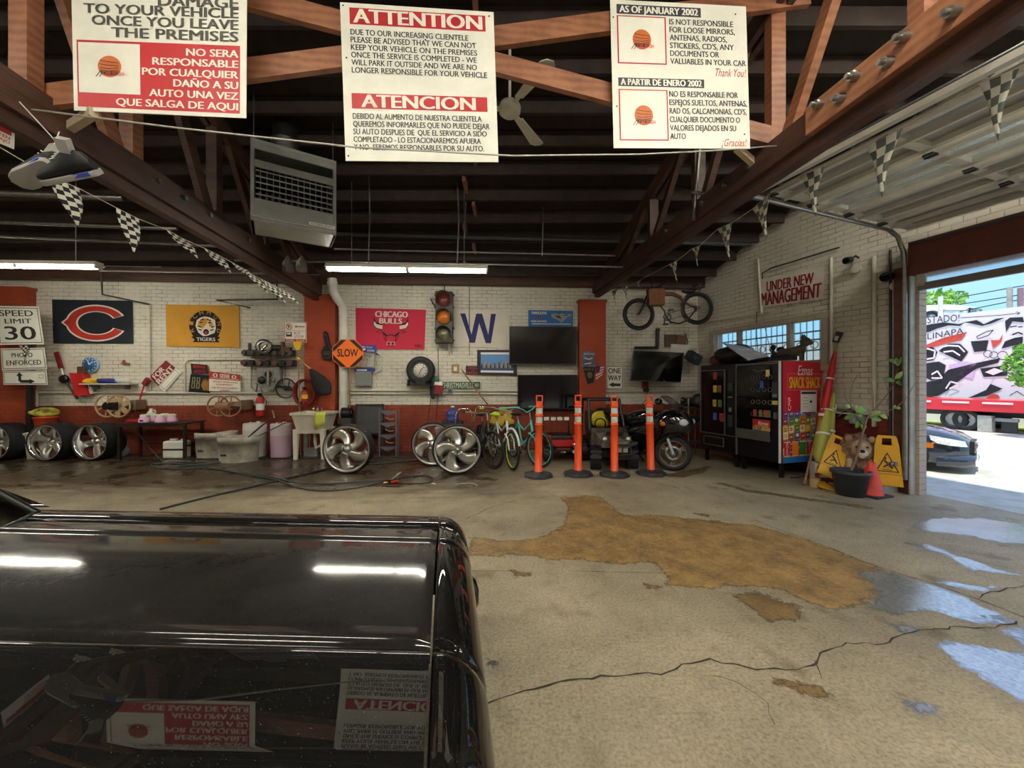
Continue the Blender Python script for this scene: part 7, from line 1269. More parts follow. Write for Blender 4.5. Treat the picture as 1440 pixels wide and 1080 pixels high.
# fence posts and white car above it
for px, y0, y1, o, m_, la in ((1322.5, 417, 450, MO+.1, WHITE, 'white fence post in front of the white car'), (1420, 404, 440, MO+.1, LGR, 'pale fence post right of the white car'), (1435, 405, 440, MO+.1, mat('post_pink', (150, 120, 130), .7), 'dark pinkish post near the frame edge')):
    a, c = RO(px, y1, o), RO(px, y0, o); tag(MB().cyl(V((a.x, a.y, zt_-.2)), c, .07, m_, n=8).build('fence_post'), la, 'post')
for k, (y0, y1) in enumerate(((418, 405), (428, 417), (438, 424))): tag(MB().tube([RO(1350, y0, MO+.15), RO(1420, y1, MO+.15), RO(1600, y1-30, MO+.15)], .018, DGR, 5).build('fence_wire'), ('top fence wire above the mural', 'middle fence wire above the mural', 'lowest fence wire above the mural')[k], 'wire')
def simple_car(name, label, org, fwd, paint, sc, low=0, plate=None, part=False):
    rz = math.atan2(fwd.y, fwd.x); t = thing(name, label, 'car', org, rz); W_ = .88*sc
    def ring(x, w, zb, zs, zt): return [V((x*sc, s_*w*W_, z*sc)) for s_, z in ((-1, zb), (-1.03, (zb+zs)/2), (-1, zs), (-.86, zt-.02), (-.45, zt), (.45, zt), (.86, zt-.02), (1, zs), (1.03, (zb+zs)/2), (1, zb))]
    MB().loft([ring(-4.5, .86, .30, .75, .88), ring(-4.3, .95, .24, .80, .98), ring(-3.4, 1, .2, .82, 1.0), ring(-1.6, 1, .2, .80, .97), ring(-.9, 1, .2, .76, .92), ring(-.4, .97, .2, .68, .84), ring(-.15, .86, .22, .62, .76), ring(0, .62, .26, .56, .66)], paint).build('body', t)
    def cab(x, w, z0, z1): return [V((x*sc, s_*w*W_, z*sc)) for s_, z in ((-1, z0), (-.8, z1), (.8, z1), (1, z0))]
    MB().loft([cab(-4.0, .85, .95, .98), cab(-3.4, .9, .98, 1.36), cab(-2.2, .9, .97, 1.42), cab(-1.35, .88, .93, .96)], mat('car_glass', (40, 48, 54), .08, coat=.5)).build('windows', t)
    MB().loft([cab(-3.5, .76, 1.36, 1.40), cab(-2.9, .80, 1.40, 1.46), cab(-2.2, .78, 1.40, 1.45)], paint).build('roof', t)
    for x in (-.85, -3.55):
        for s_ in (-1, 1): X = Matrix.Translation((x*sc, s_*W_*.93, .33*sc)) @ RX; w = MB().lathe([(q_*sc, z*sc) for q_, z in ring_tyre(.33, .2, .22)], RUB, 26, X=X).build('wheel', t); MB().lathe([(.001, .08*sc), (.19*sc, .09*sc), (.2*sc, .02*sc), (.2*sc, -.1*sc)], ALU, 20, X=X).lathe([(.001, -.08*sc), (.19*sc, -.09*sc), (.2*sc, -.02*sc)], ALU, 20, X=X).build('hubcap', w)
    LNS = mat('headlamp_clear', (216, 220, 216), .1, coat=1, var=.15, scale=16)
    for s_ in (-1, 1):
        MB().grid([[V((x*sc, s_*w*W_*1.0, z*sc)) for x, w, z in row] for row in (((-.52, .995, .76), (-.30, .955, .72), (-.13, .83, .68), (-.05, .70, .655)), ((-.50, 1.02, .67), (-.28, .98, .63), (-.11, .86, .60), (-.03, .72, .585)), ((-.40, 1.02, .60), (-.24, .97, .57), (-.09, .85, .555), (-.01, .71, .55)))], LNS).build('headlight', t)
        MB().grid([[V((x*sc, s_*w*W_, z*sc)) for x, w in ((-.60, 1.035), (-.46, 1.025))] for z in (.60, .50)], AMB).build('side_marker', t)
    b = MB(); b.prism([(-.55, .40), (.55, .40), (.48, .64), (-.48, .64)], -.06*sc, .0, BLK, X=Matrix.Translation((.02*sc, 0, 0)) @ RZ(PI/2) @ Matrix.Scale(sc, 4) if 0 else Matrix.Translation((.0, 0, 0)) @ RZ(PI/2) @ Matrix.Diagonal((W_*.85, 1, sc, 1)))
    for k in range(5): b.box((.068*sc, 0, (.44+.045*k)*sc), (.02*sc, (.98-.03*k)*W_, .018*sc), CHR)
    b.torus((.085*sc, 0, .53*sc), .05*sc, .012*sc, CHR, 'X', 16, 6); b.build('grille', t)
    MB().loft([ring(-.42, .985, .14, .34, .36), ring(-.1, .9, .14, .36, .40), ring(.08, .62, .16, .36, .40)], paint).build('bumper', t)
    if plate: b = MB().box((.10*sc, 0, .30*sc), (.01, .30*sc, .15*sc), PAPER); b.box((.107*sc, 0, .30*sc), (.004, .20*sc, .06*sc), SKYB); b.build('licence_plate', t)
    return t
SED = mat('sedan_paint', (34, 46, 60), .12, coat=1)
far = RO(1392, 620, 0)
org = P(1366, 600, 6.62); org.z = -.04; simple_car('sedan', 'dark blue sedan parked at the curb outside the garage door', org, Matrix.Rotation(.34, 3, 'Z') @ RD, SED, .82, plate=True)
og = RO(1370, 445, MO+1.5); og.z = zt_-.30; simple_car('white_car', 'white car parked above the mural wall', og, RD, mat('white_car_paint', (226, 232, 234), .2, coat=.6), 1.0)
struct(strip('upper_lot', MO+.31, MO+14, -20, 14, 0, zt_-.31, ASPH))
# flatbed truck
TO = 10.9; TRD = mat('truck_red', (220, 28, 40), .35, coat=.5); a, c = RO(1225, 568, TO), RO(1640, 568, TO); tz1, tz0 = RO(1340, 561, TO).z, RO(1340, 577, TO).z
qt = (a+c)/2; qt.z = 0; Lt = (c-a).length; t = thing('flatbed_truck', 'red flatbed truck parked across the street below the mural', 'truck', qt, AR)
MB().box((0, 1.0, (tz0+tz1)/2), (Lt, 2.0, tz1-tz0), TRD).build('bed', t, bev=.02); b = MB()
for k in range(int(Lt/.9)): b.box((-Lt/2+.5+.9*k, -.012, tz1-.10), (.62, .02, .06), mat('truck_white', (240, 220, 220), .5))
b.build('rail_stripes', t); MB().box((0, 1.0, tz0-.10), (Lt*.95, .8, .16), DGR).build('chassis', t)
def tl(px): return (RO(px, 580, TO)-qt).dot(RD)
rt = .34
for px in (1338, 1356, 1560):
    for y in (.22, 1.75): X = Matrix.Translation((tl(px), y, rt-.04)) @ RX; w = MB().lathe(ring_tyre(rt, .2, .24), RUB, 28, X=X).build('wheel', t); MB().lathe([(.2, .10), (.19, .05), (.06, .02), (.05, .08), (.001, .08)], LGR, 22, X=X).lathe([(.2, -.1), (.001, -.02)], LGR, 22, X=X).build('hub', w)
MB().box((tl(1383), .15, .22), (.30, .2, .5), LGR).box((tl(1395), .2, .36), (.9, .12, .10), STL).box((tl(1412), .3, .2), (.3, .1, .4), DGR).build('tool_mount', t)
# trees over the wall
def foliage(name, label, cat, c, r, n, m, seed):
    rnd = random.Random(seed); b = MB()
    for k in range(n):
        a, e = rnd.uniform(0, 2*PI), math.asin(rnd.uniform(-1, 1)); rr = rnd.uniform(.55, 1); p = V((math.cos(a)*math.cos(e)*r[0]*rr, math.sin(a)*math.cos(e)*r[1]*rr, math.sin(e)*r[2]*rr)); s_ = rnd.uniform(.08, .16)*max(r)**.5
        x = V((rnd.uniform(-1, 1), rnd.uniform(-1, 1), rnd.uniform(-1, 1))).normalized(); y = x.cross(V((rnd.uniform(-1, 1), rnd.uniform(-1, 1), rnd.uniform(-1, 1)))).normalized(); b.add([p-x*s_, p+y*s_*.5, p+x*s_, p-y*s_*.5], [(0, 1, 2, 3)], m[k % 2])
    t = thing(name, label, cat, c); b.build('foliage', t); return t
FL = [mat('foliage_light', (150, 196, 70), .6), mat('foliage_mid', (110, 160, 70), .6)]
og = RO(1312, 424, MO+6); t = foliage('tree', 'green tree behind the white car', 'tree', og, (1.3, 1.2, .55), 500, FL, 3); MB().cyl((0, 0, -og.z+zt_-.315), (0, 0, 0), .15, BRN).build('trunk', t)
og = RO(1456, 513, 10.1); t = foliage('street_tree', 'bright green young tree at the right frame edge', 'tree', og, (.55, .55, .65), 600, FL, 4); MB().tube([(0, 0, -og.z-.03), (.05, 0, -.5), (0, 0, .2)], .05, BRN).build('trunk', t)
# ================================================================== marks on the floor, puddles, hoses
def wob(pts, seed, amp=.035, n=7):
    rnd = random.Random(seed); out = []
    for a, c in zip(pts, pts[1:]+pts[:1]):
        a, c = V(a), V(c); L = (c-a).length; k = max(2, int(L/.06)); nr = V((-(c-a).y, (c-a).x, 0)).normalized()
        for i in range(k): f = i/k; out.append(a.lerp(c, f)+nr*(rnd.uniform(-1, 1)*amp*math.sin(PI*f+.15)*min(1, L*2)))
    for _ in range(1): out = [(out[i-1]+out[i]*2+out[(i+1) % len(out)])/4 for i in range(len(out))]
    return out
def flat(name, pix, m, z, seed, amp=.03, e=.05):      # thin sheet carrying its distance to the outline, so the material can dry it off raggedly
    pts = [G(x, y) for x, y in pix]; x0, x1 = min(p.x for p in pts)-.12, max(p.x for p in pts)+.12; y0, y1 = min(p.y for p in pts)-.12, max(p.y for p in pts)+.12; h = max(.025, min(.06, (x1-x0)/22)); nx, ny = int((x1-x0)/h)+2, int((y1-y0)/h)+2; sg = list(zip(pts, pts[1:]+pts[:1])); D_ = []
    for j in range(ny):
        for i in range(nx):
            x, y = x0+i*h, y0+j*h; ins = False; dm = 9
            for a, c in sg:
                if (a.y > y) != (c.y > y) and x < (c.x-a.x)*(y-a.y)/(c.y-a.y)+a.x: ins = not ins
                ex, ey = c.x-a.x, c.y-a.y; tt = max(0, min(1, ((x-a.x)*ex+(y-a.y)*ey)/(ex*ex+ey*ey+1e-9))); dm = min(dm, (x-a.x-ex*tt)**2+(y-a.y-ey*tt)**2)
            D_.append(math.sqrt(dm)*(1 if ins else -1))
    cx, cy = (x0+x1)/2, (y0+y1)/2; fs_ = [(j*nx+i, j*nx+i+1, (j+1)*nx+i+1, (j+1)*nx+i) for j in range(ny-1) for i in range(nx-1) if max(D_[j*nx+i], D_[j*nx+i+1], D_[(j+1)*nx+i+1], D_[(j+1)*nx+i]) > -.09]
    us = sorted({k for f in fs_ for k in f}); ix = {k: n for n, k in enumerate(us)}
    o = MB().add([(x0+(k % nx)*h-cx, y0+(k//nx)*h-cy, 0) for k in us], [[ix[k] for k in f] for f in fs_], m).build(name, None, (cx, cy, z)); at = o.data.attributes.new('rim', 'FLOAT', 'POINT'); at.data.foreach_set('value', [D_[k] for k in us]); return o
def soft_edge(m, sc=22):      # ragged drying edge of a stain or puddle
    g = N(m); a = g.new('ShaderNodeAttribute'); a.attribute_name = 'rim'; tc = g.new('ShaderNodeTexCoord'); n_ = g.noise(tc.outputs['Object'], sc, 6, .7); n2_ = g.noise(tc.outputs['Object'], 4.5, 4, .6)
    f = g.math('ADD', a.outputs['Fac'], g.math('ADD', g.math('MULTIPLY', g.math('SUBTRACT', n_, .5), .14), g.math('MULTIPLY', g.math('SUBTRACT', n2_, .5), .22))); g.l(g.ramp(g.math('ADD', f, .5), [(.49, (0,)*3), (.525, (1,)*3)]), g.b.inputs['Alpha'])
def wetmat(name, a, b_, r0, r1, sc=3, dark=None):
    m = mat(name, a, r0); g = N(m); tc = g.new('ShaderNodeTexCoord'); o = tc.outputs['Object']; n1 = g.noise(o, sc*1.5, 9, .75); n2 = g.noise(o, 38, 5, .7)
    c = g.ramp(n1, [(.36, lin(b_)), (.60, lin(a))]); c = g.mix(.85, c, g.ramp(n2, [(.3, (.5, .46, .4)), (.55, (1, 1, 1)), (.75, (1.2, 1.15, 1.05))]), 'MULTIPLY'); g.l(c, g.b.inputs['Base Color'])
    g.l(g.ramp(g.noise(o, 1.3, 6, .7), [(.4, (r0,)*3), (.62, (r1,)*3)]), g.b.inputs['Roughness'])
    bp = g.new('ShaderNodeBump'); bp.inputs['Strength'].default_value = .25; bp.inputs['Distance'].default_value = .004; g.l(n2, bp.inputs['Height']); g.l(bp.outputs[0], g.b.inputs['Normal']); return m
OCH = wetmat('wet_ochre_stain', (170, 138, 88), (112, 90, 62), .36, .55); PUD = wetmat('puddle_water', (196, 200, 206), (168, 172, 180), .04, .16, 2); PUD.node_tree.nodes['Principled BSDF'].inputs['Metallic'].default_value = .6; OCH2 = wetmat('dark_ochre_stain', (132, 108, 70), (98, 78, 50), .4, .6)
OILS = mat('oil_spot', (70, 66, 60), .4)
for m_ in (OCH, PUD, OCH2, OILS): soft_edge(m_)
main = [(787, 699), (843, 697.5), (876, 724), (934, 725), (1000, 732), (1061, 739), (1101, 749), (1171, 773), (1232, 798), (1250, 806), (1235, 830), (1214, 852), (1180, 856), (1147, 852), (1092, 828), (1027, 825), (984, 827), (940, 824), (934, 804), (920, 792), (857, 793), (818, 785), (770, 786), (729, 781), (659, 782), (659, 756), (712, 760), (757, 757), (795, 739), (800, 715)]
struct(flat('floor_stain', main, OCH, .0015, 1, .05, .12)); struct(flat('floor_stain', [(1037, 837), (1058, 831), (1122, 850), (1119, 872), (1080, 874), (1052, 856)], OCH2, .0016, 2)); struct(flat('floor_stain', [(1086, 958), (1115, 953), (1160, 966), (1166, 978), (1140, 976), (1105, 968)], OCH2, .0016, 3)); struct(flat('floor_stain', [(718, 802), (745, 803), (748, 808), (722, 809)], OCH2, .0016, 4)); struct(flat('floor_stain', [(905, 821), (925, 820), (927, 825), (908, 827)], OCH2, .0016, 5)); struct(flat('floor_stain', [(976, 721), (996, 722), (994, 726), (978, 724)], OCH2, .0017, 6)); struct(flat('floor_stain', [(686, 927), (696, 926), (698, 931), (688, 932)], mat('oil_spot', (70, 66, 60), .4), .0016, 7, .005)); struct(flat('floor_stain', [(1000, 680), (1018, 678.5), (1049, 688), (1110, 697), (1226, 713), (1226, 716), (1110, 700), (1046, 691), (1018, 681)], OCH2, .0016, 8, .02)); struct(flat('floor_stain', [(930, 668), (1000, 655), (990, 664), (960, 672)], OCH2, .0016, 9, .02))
def puddle(pix, seed, la, amp=.03): tag(flat('puddle', pix, PUD, .002, seed, amp, .03), la, 'puddle')
puddle([(1200, 806), (1252, 803), (1306, 820), (1428, 874), (1385, 880), (1336, 868), (1321, 859), (1275, 862), (1269, 868), (1230, 858), (1216, 851), (1237, 829)], 21, 'long shining puddle ending in the ochre stain'); puddle([(1266, 762), (1303, 765), (1349, 782), (1397, 799), (1437, 810), (1407, 808), (1367, 802), (1333, 782), (1294, 770)], 22, 'narrow shining puddle below the door threshold streaks', .02); puddle([(1321, 905), (1345, 901), (1391, 912), (1428, 917), (1459, 914), (1470, 995), (1434, 987), (1397, 969), (1373, 950), (1345, 929)], 23, 'broad puddle at the lower right frame edge reflecting the sky', .02); puddle([(1275, 741), (1306, 729), (1370, 728), (1446, 738), (1446, 768), (1400, 762), (1367, 755), (1306, 747)], 24, 'wide wet streak just inside the garage door', .04); puddle([(1250, 877), (1268, 873), (1285, 880), (1280, 888), (1258, 887)], 25, 'small round puddle above the long floor crack', .01); puddle([(1266, 988), (1285, 979), (1312, 984), (1308, 999), (1275, 1002)], 26, 'small puddle near the bottom of the frame', .01); puddle([(1407, 882), (1450, 878), (1450, 912), (1432, 910), (1424, 898)], 27, 'puddle spilling over the crack at the right frame edge', .015); puddle([(1319, 820), (1345, 817), (1375, 826), (1398, 825), (1380, 830), (1350, 828)], 28, 'tiny puddle right of the floor joint', .01)
CRK = mat('crack_dark', (58, 52, 44), .9)
def crack(pix, w, seed, jit=.012):
    rnd = random.Random(seed); pts = [G(x, y) for x, y in pix]; q = []
    for a, c in zip(pts, pts[1:]):
        k = max(2, int((c-a).length/.05))
        for i in range(k): q.append(a.lerp(c, i/k)+V((rnd.uniform(-1, 1)*jit, rnd.uniform(-1, 1)*jit, 0)))
    q.append(pts[-1]); b = MB()
    L, Rr = [], []
    for i, p in enumerate(q): d_ = (q[min(i+1, len(q)-1)]-q[max(i-1, 0)]).normalized(); nn = V((-d_.y, d_.x, 0))*w*rnd.uniform(.25, .9); L.append(p+nn); Rr.append(p-nn)
    n = len(q); b.add([(p.x, p.y, .0022) for p in L+Rr], [(i, i+1, n+i+1, n+i) for i in range(n-1)], CRK); struct(b.build('floor_crack'))
crack([(1434, 875), (1398, 882), (1352, 882), (1294, 886), (1263, 894), (1242, 906), (1190, 905), (1153, 920), (1150, 932), (1122, 943), (1061, 940), (1000, 929), (970, 932), (940, 946), (880, 950), (800, 956), (740, 972), (684, 990)], .008, 1); crack([(1375, 843), (1385, 834), (1410, 830), (1440, 824)], .008, 2); crack([(1061, 731), (1101, 747), (1171, 772), (1232, 797), (1306, 819), (1375, 843), (1440, 868)], .006, 3, .002); crack([(655, 730), (690, 714), (730, 702), (790, 698), (845, 696)], .006, 4); crack([(1146, 930), (1156, 955)], .003, 5); crack([(800, 803), (870, 805), (935, 806)], .004, 6, .004); crack([(660, 803), (720, 803)], .004, 7, .004); crack([(935, 673), (975, 690)], .005, 8)
crack([(1002, 950), (1040, 960), (1080, 990), (1090, 1020)], .003, 9)
# chalk ring and tape scraps
HOS = mat('hose_black', (40, 42, 44), .45); HOS2 = mat('hose_grey', (70, 74, 74), .45)
def hose(pix, r, m, la, name='hose'): tag(MB().tube([G(x, y, r) for x, y in pix], r, m, 8).build(name), la, 'hose')
def smooth(p, k=4):
    out = []
    for i in range(len(p)-1):
        a, b_, c, d_ = p[max(i-1, 0)], p[i], p[i+1], p[min(i+2, len(p)-1)]
        for j in range(k):
            f = j/k; out.append(tuple(.5*((2*b_[n])+(-a[n]+c[n])*f+(2*a[n]-5*b_[n]+4*c[n]-d_[n])*f*f+(-a[n]+3*b_[n]-3*c[n]+d_[n])*f**3) for n in (0, 1)))
    return out+[p[-1]]
hose(smooth([(225, 716), (300, 697), (390, 676), (440, 664), (474, 657), (530, 652), (600, 646), (660, 642)]), .013, HOS, 'thick black hose running diagonally from the car to the wheels')
hose(smooth([(160, 645), (300, 645), (420, 644), (520, 643), (600, 642)]), .010, HOS, 'thin black tube lying straight along the foot of the wall')  # dark line at the wall foot, built as a thin tube
hose(smooth([(540, 677), (500, 686), (460, 690), (420, 686), (390, 675), (340, 666), (290, 656), (250, 652), (215, 652), (222, 657), (260, 655), (300, 651), (330, 647)]), .012, HOS2, 'long grey pressure hose snaking to the spray gun'); hose(smooth([(545, 675), (510, 676), (470, 680), (420, 679), (380, 670), (330, 663), (290, 658), (240, 659), (216, 655), (240, 650), (290, 650)]), .011, HOS2, 'second grey hose looping beside the pressure hose'); hose(smooth([(548, 676), (570, 671), (595, 669), (607, 672), (605, 678), (585, 680), (550, 679)]), .009, HOS, 'thin dark hose loop right of the spray gun')
pipe([G(228, 648, .012), P(212, 632, 7.6), P(197, 612, 7.7), P(188, 600, 7.72), P(180, 592, 7.74), P(172, 588, 7.76)], .011, HOS2, 'grey hose dropping from the tan hose reel', 'hose', 'hose')
q = G(548, 678, .03); t = thing('spray_gun', 'pressure washer gun with red grip lying on the hose ends', 'spray gun', q+V((0, 0, .012)), .3); MB().cyl((0, 0, 0), (.16, .10, .10), .014, STL, n=10).cyl((.1, .06, .06), (.13, .08, .08), .02, STL, n=10).build('lance', t); MB().box((-.01, 0, .0), (.10, .05, .05), BLK).build('body', t); MB().cyl((.02, -.02, -.01), (.12, -.06, .01), .02, RED, n=10).build('grip', t); MB().cyl((-.03, -.02, -.01), (-.09, -.05, -.015), .016, mat('brass', (200, 160, 80), .3, .9), n=10).build('coupling', t)
q = G(607, 680, .01); tag(MB().cyl((0, 0, 0), (.06, -.03, 0), .01, PLAW, n=8).build('hose_nozzle', None, q), 'small white nozzle at the end of the thin hose loop', 'nozzle')
for k, (c, r) in enumerate((((655, 681), .16),)): tag(MB().torus((0, 0, .006), r, .006, mat('clear_tube', (190, 186, 170), .2), 'Z', 24, 6, a0=.3, a1=PI-.3).build('clear_tube', None, G(655, 684)), 'short curl of clear tubing on the floor before the bicycles', 'tube')
# ================================================================== the black car in front
CARP = mat('car_black', (12, 11, 10), .5, coat=1, spec=.05)
g = N(CARP); tc = g.new('ShaderNodeTexCoord'); g.l(g.ramp(g.noise(tc.outputs['Object'], 3.5, 7, .7), [(.35, (.004,)*3), (.7, (.025,)*3)]), g.b.inputs['Coat Roughness'])
g.l(g.mix(g.ramp(g.noise(tc.outputs['Object'], 260, 2, .5), [(.70, (0,)*3), (.74, (1,)*3)]), g.ramp(g.noise(tc.outputs['Object'], 30, 6, .7), [(.3, (.002, .002, .002)), (.7, (.006, .0055, .005))]), (.10, .095, .085)), g.b.inputs['Base Color'])
CARH = mat('car_black_dusty', (20, 19, 17), .5, coat=.85, spec=.1); g = N(CARH); tc = g.new('ShaderNodeTexCoord'); g.l(g.ramp(g.noise(tc.outputs['Object'], 4, 7, .7), [(.35, (.05,)*3), (.7, (.12,)*3)]), g.b.inputs['Coat Roughness'])
g.l(g.mix(g.ramp(g.noise(tc.outputs['Object'], 190, 2, .5), [(.68, (0,)*3), (.74, (1,)*3)]), g.ramp(g.noise(tc.outputs['Object'], 22, 7, .75), [(.3, (.005, .0047, .004)), (.7, (.014, .0125, .0105))]), (.07, .065, .058)), g.b.inputs['Base Color'])
CTR = mat('black_trim', (16, 16, 17), .35)
def black_car():
    O = P(605, 905, 1.05); th = math.radians(2); t = thing('car', 'glossy black classic car with long wet hood, nearest the camera', 'car', (O.x, O.y, 0), th)
    so = lambda y: -.135*max(-.35, min(1.2, y))
    def zz(s, z, y=.4): return z-(.05-.02*max(-.6, min(1.2, y)))*s*(1 if s < 0 else 2.0)
    def hoodz(y):
        u = y/.86; c = .735+.030*math.sin(PI*min(1, max(0, u)))**.7
        c += .011*max(0, 1-abs(y-.66)/.03)
        return c
    ys = [0, .01, .03, .08, .12, .15, .18, .24, .32, .43, .54, .61, .63, .645, .66, .675, .69, .715, .74, .78, .82, .85, .86]
    ss = [-1.92, -1.7, -1.4, -1.1, -.8, -.5, -.25, -.08, -.03, 0]
    MB().grid([[V((s+so(y) if s > -1.9 else s-.25*(.9 if 0 else (abs(y-.43)/.43)**2)*.6, y, zz(s, hoodz(y), y)-(.03 if y in (0, .86) else .006 if y in (.01, .85) else 0)-(.010 if s == 0 else 0))) for y in ys] for s in ss], CARH).build('hood', t)
    # near and far fenders: cross-section profiles run from the hood gap outwards and down
    pn = [(-.020, .700), (-.022, .733), (-.03, .742), (-.05, .744), (-.10, .738), (-.16, .7305), (-.22, .723), (-.28, .7158), (-.34, .7085), (-.37, .69), (-.39, .65), (-.40, .55), (-.39, .36), (-.36, .24)]
    pf = [(.880, .700), (.882, .732), (.89, .738), (.92, .742), (.96, .743), (1.01, .738), (1.06, .726), (1.10, .708), (1.14, .675), (1.17, .63), (1.195, .56), (1.20, .46), (1.19, .36), (1.16, .24)]
    sf = [-3.6, -2.6, -2.0, -1.6, -1.2, -.95, -.85, -.7, -.55, -.4, -.25, -.12, -.03, 0]
    for pr, nm in ((pn, 'fender'), (pf, 'fender')):
        rows = []
        for s in sf:
            row = []
            for y, z in pr:
                z2 = zz(s, z, y) if z > .5 else z; dx = math.sqrt(max(0, .36**2-(s+.55)**2)) if abs(s+.55) < .36 else 0
                if z < .5: z2 = max(z, .30+dx) if dx else z
                row.append(V((s+so(y), y, min(z2, .66) if z < .5 else z2)))
            rows.append(row)
        MB().grid(rows, CARP).build(nm, t)
    # nose panel wrapping over the front edge
    full = [(y, z) for y, z in pn[::-1] if z > .3]+[(y, hoodz(y)) for y in ys[1:-1]]+[(y, z) for y, z in pf if z > .3]
    full = [p for p in full if p[1] > .42 or True]
    def nose(s, drop, pinch): return [V((s+so(y)-pinch*(1 if (y < -.33 or y > 1.13) else 0), max(-.40+pinch*.6, min(1.20-pinch*.6, y)), max(.33, zz(s, z, y)-drop*(1 if z > .6 else max(0, (z-.33)/.27))))) for y, z in full]
    MB().grid([nose(.006, .012, 0), nose(.014, 0, 0), nose(.045, .002, .002), nose(.075, .012, .008), nose(.102, .030, .018), nose(.126, .055, .03), nose(.144, .086, .042), nose(.154, .12, .052), nose(.156, .16, .056)], CARP).build('nose_panel', t)
    # fascia, grille, lamps
    b = MB()
    for k in range(2): pass
    cx = .40; fx = lambda y: .10+so(y)
    b.add([V((fx(y), y, z)) for y in (-.34, .1, .7, 1.14) for z in (.30, .60)], [(0, 2, 3, 1), (2, 4, 5, 3), (4, 6, 7, 5)], CTR); b.build('fascia', t)
    b = MB()
    for k in range(6): b.bar((fx(-.05)+.012, -.05, .34+.045*k), (fx(.85)+.012, .85, .34+.045*k), .012, .012, DGR)
    b.build('grille', t)
    for y in (-.26, -.12, .92, 1.06): MB().lathe([(.07, .0), (.075, .04), (.068, .045), (.06, .02), (.001, .035)], CHR if 0 else mat('lamp_glass', (210, 214, 216), .08, coat=1), 22, X=Matrix.Translation((fx(y)-.035, y, .50)) @ Matrix.Rotation(PI/2, 4, 'Y')).lathe([(.078, .0), (.085, .05), (.074, .055), (.072, .02)], CTR, 22, X=Matrix.Translation((fx(y)-.035, y, .50)) @ Matrix.Rotation(PI/2, 4, 'Y')).build('headlight', t)
    bp = [(-1.5, -.42, .33), (-.4, -.45, .33), (.06, -.40, .33), (.10, -.2, .33), (.06, .4, .33), (-.03, 1.0, .33), (-.10, 1.18, .33), (-.3, 1.24, .33), (-1.0, 1.23, .33)]
    b = MB(); secs = []
    for (x, y, z), nx in zip(bp[1:-1], range(9)):
        a = V(bp[nx]); c = V(bp[nx+2]); d = (c-a).normalized(); nn = V((d.y, -d.x, 0)); nn = nn if nn.x*1+(-.001) > 0 or abs(nn.y) > .5 else -nn; p = V((x, y, z)); secs.append([p+nn*o+V((0, 0, h)) for o, h in ((0, -.07), (.03, -.065), (.045, -.02), (.045, .03), (.03, .07), (0, .075))])
    b.loft(secs, CTR); b.build('bumper', t)
    for y in (.12, .74): MB().loft([[V(((.105 if y > .4 else .03)+so(y)+x, y+w_*math.cos(2*PI*i/12), .49+h_*math.sin(2*PI*i/12)-.35*x)) for i in range(12)] for x, w_, h_ in ((0, .07, .085), (.04, .075, .09), (.075, .06, .07), (.09, .025, .03))], CARP).build('bumper_guard', t)
    # cowl, windscreen, cabin
    GL = mat('windscreen_glass', (225, 235, 228), .02, trans=1)
    base = [(-2.16, -.16), (-2.08, .05), (-2.0, .25), (-1.97, .43), (-2.0, .60), (-2.06, .78), (-2.15, .97)]; top = [(-2.72, -.08), (-2.68, .1), (-2.66, .28), (-2.65, .43), (-2.66, .58), (-2.68, .76), (-2.72, .90)]
    MB().grid([[V((s, y, .795+.008*math.sin(PI*(y+.16)/1.13))) for s, y in base], [V(((a[0]+c[0])/2+.02, (a[1]+c[1])/2, .985)) for a, c in zip(base, top)], [V((s, y, 1.14)) for s, y in top]], GL).build('windscreen', t)
    b = MB(); b.tube([V((s, y, .795)) for s, y in base], .013, CTR, 6).tube([V((base[0][0], base[0][1], .795)), V((-2.44, -.12, .985)), V((top[0][0], top[0][1], 1.14))], .018, CTR, 8).tube([V((base[-1][0], base[-1][1], .795)), V((-2.42, .935, .985)), V((top[-1][0], top[-1][1], 1.14))], .018, CTR, 8).tube([V((s, y, 1.14)) for s, y in top], .016, CTR, 6); b.build('windscreen_frame', t)
    cw = [[V((-1.925-.15*(abs(y-.43)/.43)**2, y, zz(-1.92, hoodz(min(.86, max(0, y))))-.012)) for y in (-.02, .05, .15, .43, .7, .8, .88)], [V((s, max(-.02, min(.88, y)), .785)) for s, y in base]]
    MB().grid(cw, CARP).build('cowl', t)
    b = MB()
    for k in range(16): y = .12+.04*k; b.bar((-1.96-.1*(abs(y-.43)/.43)**2, y, .800), (-1.99-.1*(abs(y-.43)/.43)**2, y+.012, .797), .012, .006, STL)
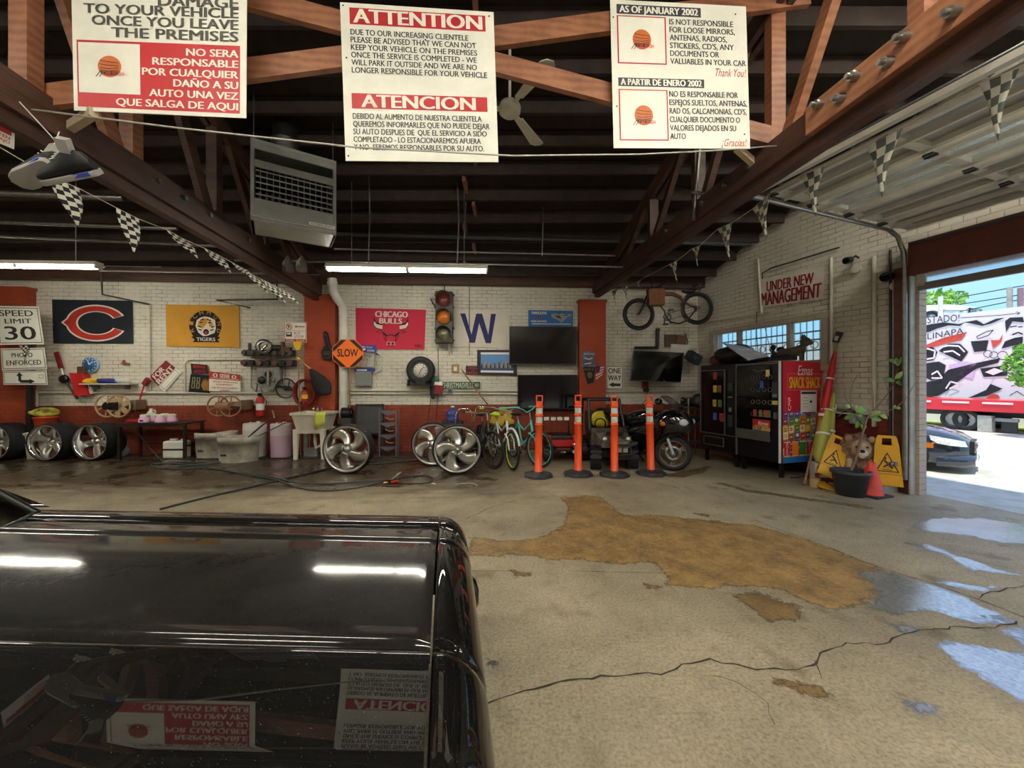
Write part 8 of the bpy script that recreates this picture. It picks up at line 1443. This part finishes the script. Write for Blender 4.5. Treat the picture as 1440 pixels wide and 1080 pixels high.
    b.build('cowl_vents', t)
    def rf(s, w, z): return [V((s, .40+(y-.40)*w, z-.05*(abs(y-.40)/.5)**3)) for y in (-.10, .05, .2, .4, .6, .75, .90)]
    MB().grid([rf(-2.70, 1.0, 1.15), rf(-2.9, 1.04, 1.18), rf(-3.2, 1.04, 1.185), rf(-3.5, 1.0, 1.16)], CARP).build('roof', t)
    for y0, y1 in ((-.32, -.13), (1.12, .93)): MB().grid([[V((-2.25, y0, .78)), V((-2.9, y0, .79)), V((-3.6, y0, .80))], [V((-2.75, y1, 1.12)), V((-2.95, y1, 1.14)), V((-3.5, y1, 1.12))]], mat('side_glass', (190, 204, 196), .03, trans=.9)).build('side_window', t)
    MB().grid([[V((-2.2, y, .60)) for y in (-.2, .4, 1.0)], [V((-2.4, y, .76)) for y in (-.2, .4, 1.0)], [V((-2.6, y, .72)) for y in (-.2, .4, 1.0)]], mat('dashboard', (120, 112, 90), .7)).build('dashboard', t)
    for y in (.1, .72): MB().box((-3.15, y, .55), (.18, .46, .50), mat('car_seat', (70, 62, 52), .7)).box((-2.95, y, .36), (.5, .46, .16), mat('car_seat', (70, 62, 52), .7)).build('seat', t, bev=.04)
    for x in (-.55, -2.95):
        for y in (-.27, 1.07): X = Matrix.Translation((x, y, .31)) @ RX; w = MB().lathe(ring_tyre(.31, .19, .2), RUB, 30, X=X).build('wheel', t); MB().lathe([(.19, .09), (.17, .05), (.06, .03), (.001, .05)], ALU, 24, X=X).lathe([(.19, -.09), (.17, -.05), (.06, -.03), (.001, -.05)], ALU, 24, X=X).build('rim', w)
    MB().box((-1.2, .4, .40), (1.6, 1.0, .35), BLK).box((-2.6, .4, .28), (2.2, 1.3, .12), BLK).build('underbody', t)
black_car()
# unseen brick wall added behind the rear bay to hide sky, with yard
struct(MB().box((0, -13.2, -.07), (40, 16, .1), ASPH).build('yard'))
struct(MB().box((0, -16, 4.5), (40, .4, 9), brick_mat('sky_block_brick', (150, 110, 90), (150, 110, 90), -1)).build('sky_block_wall'))
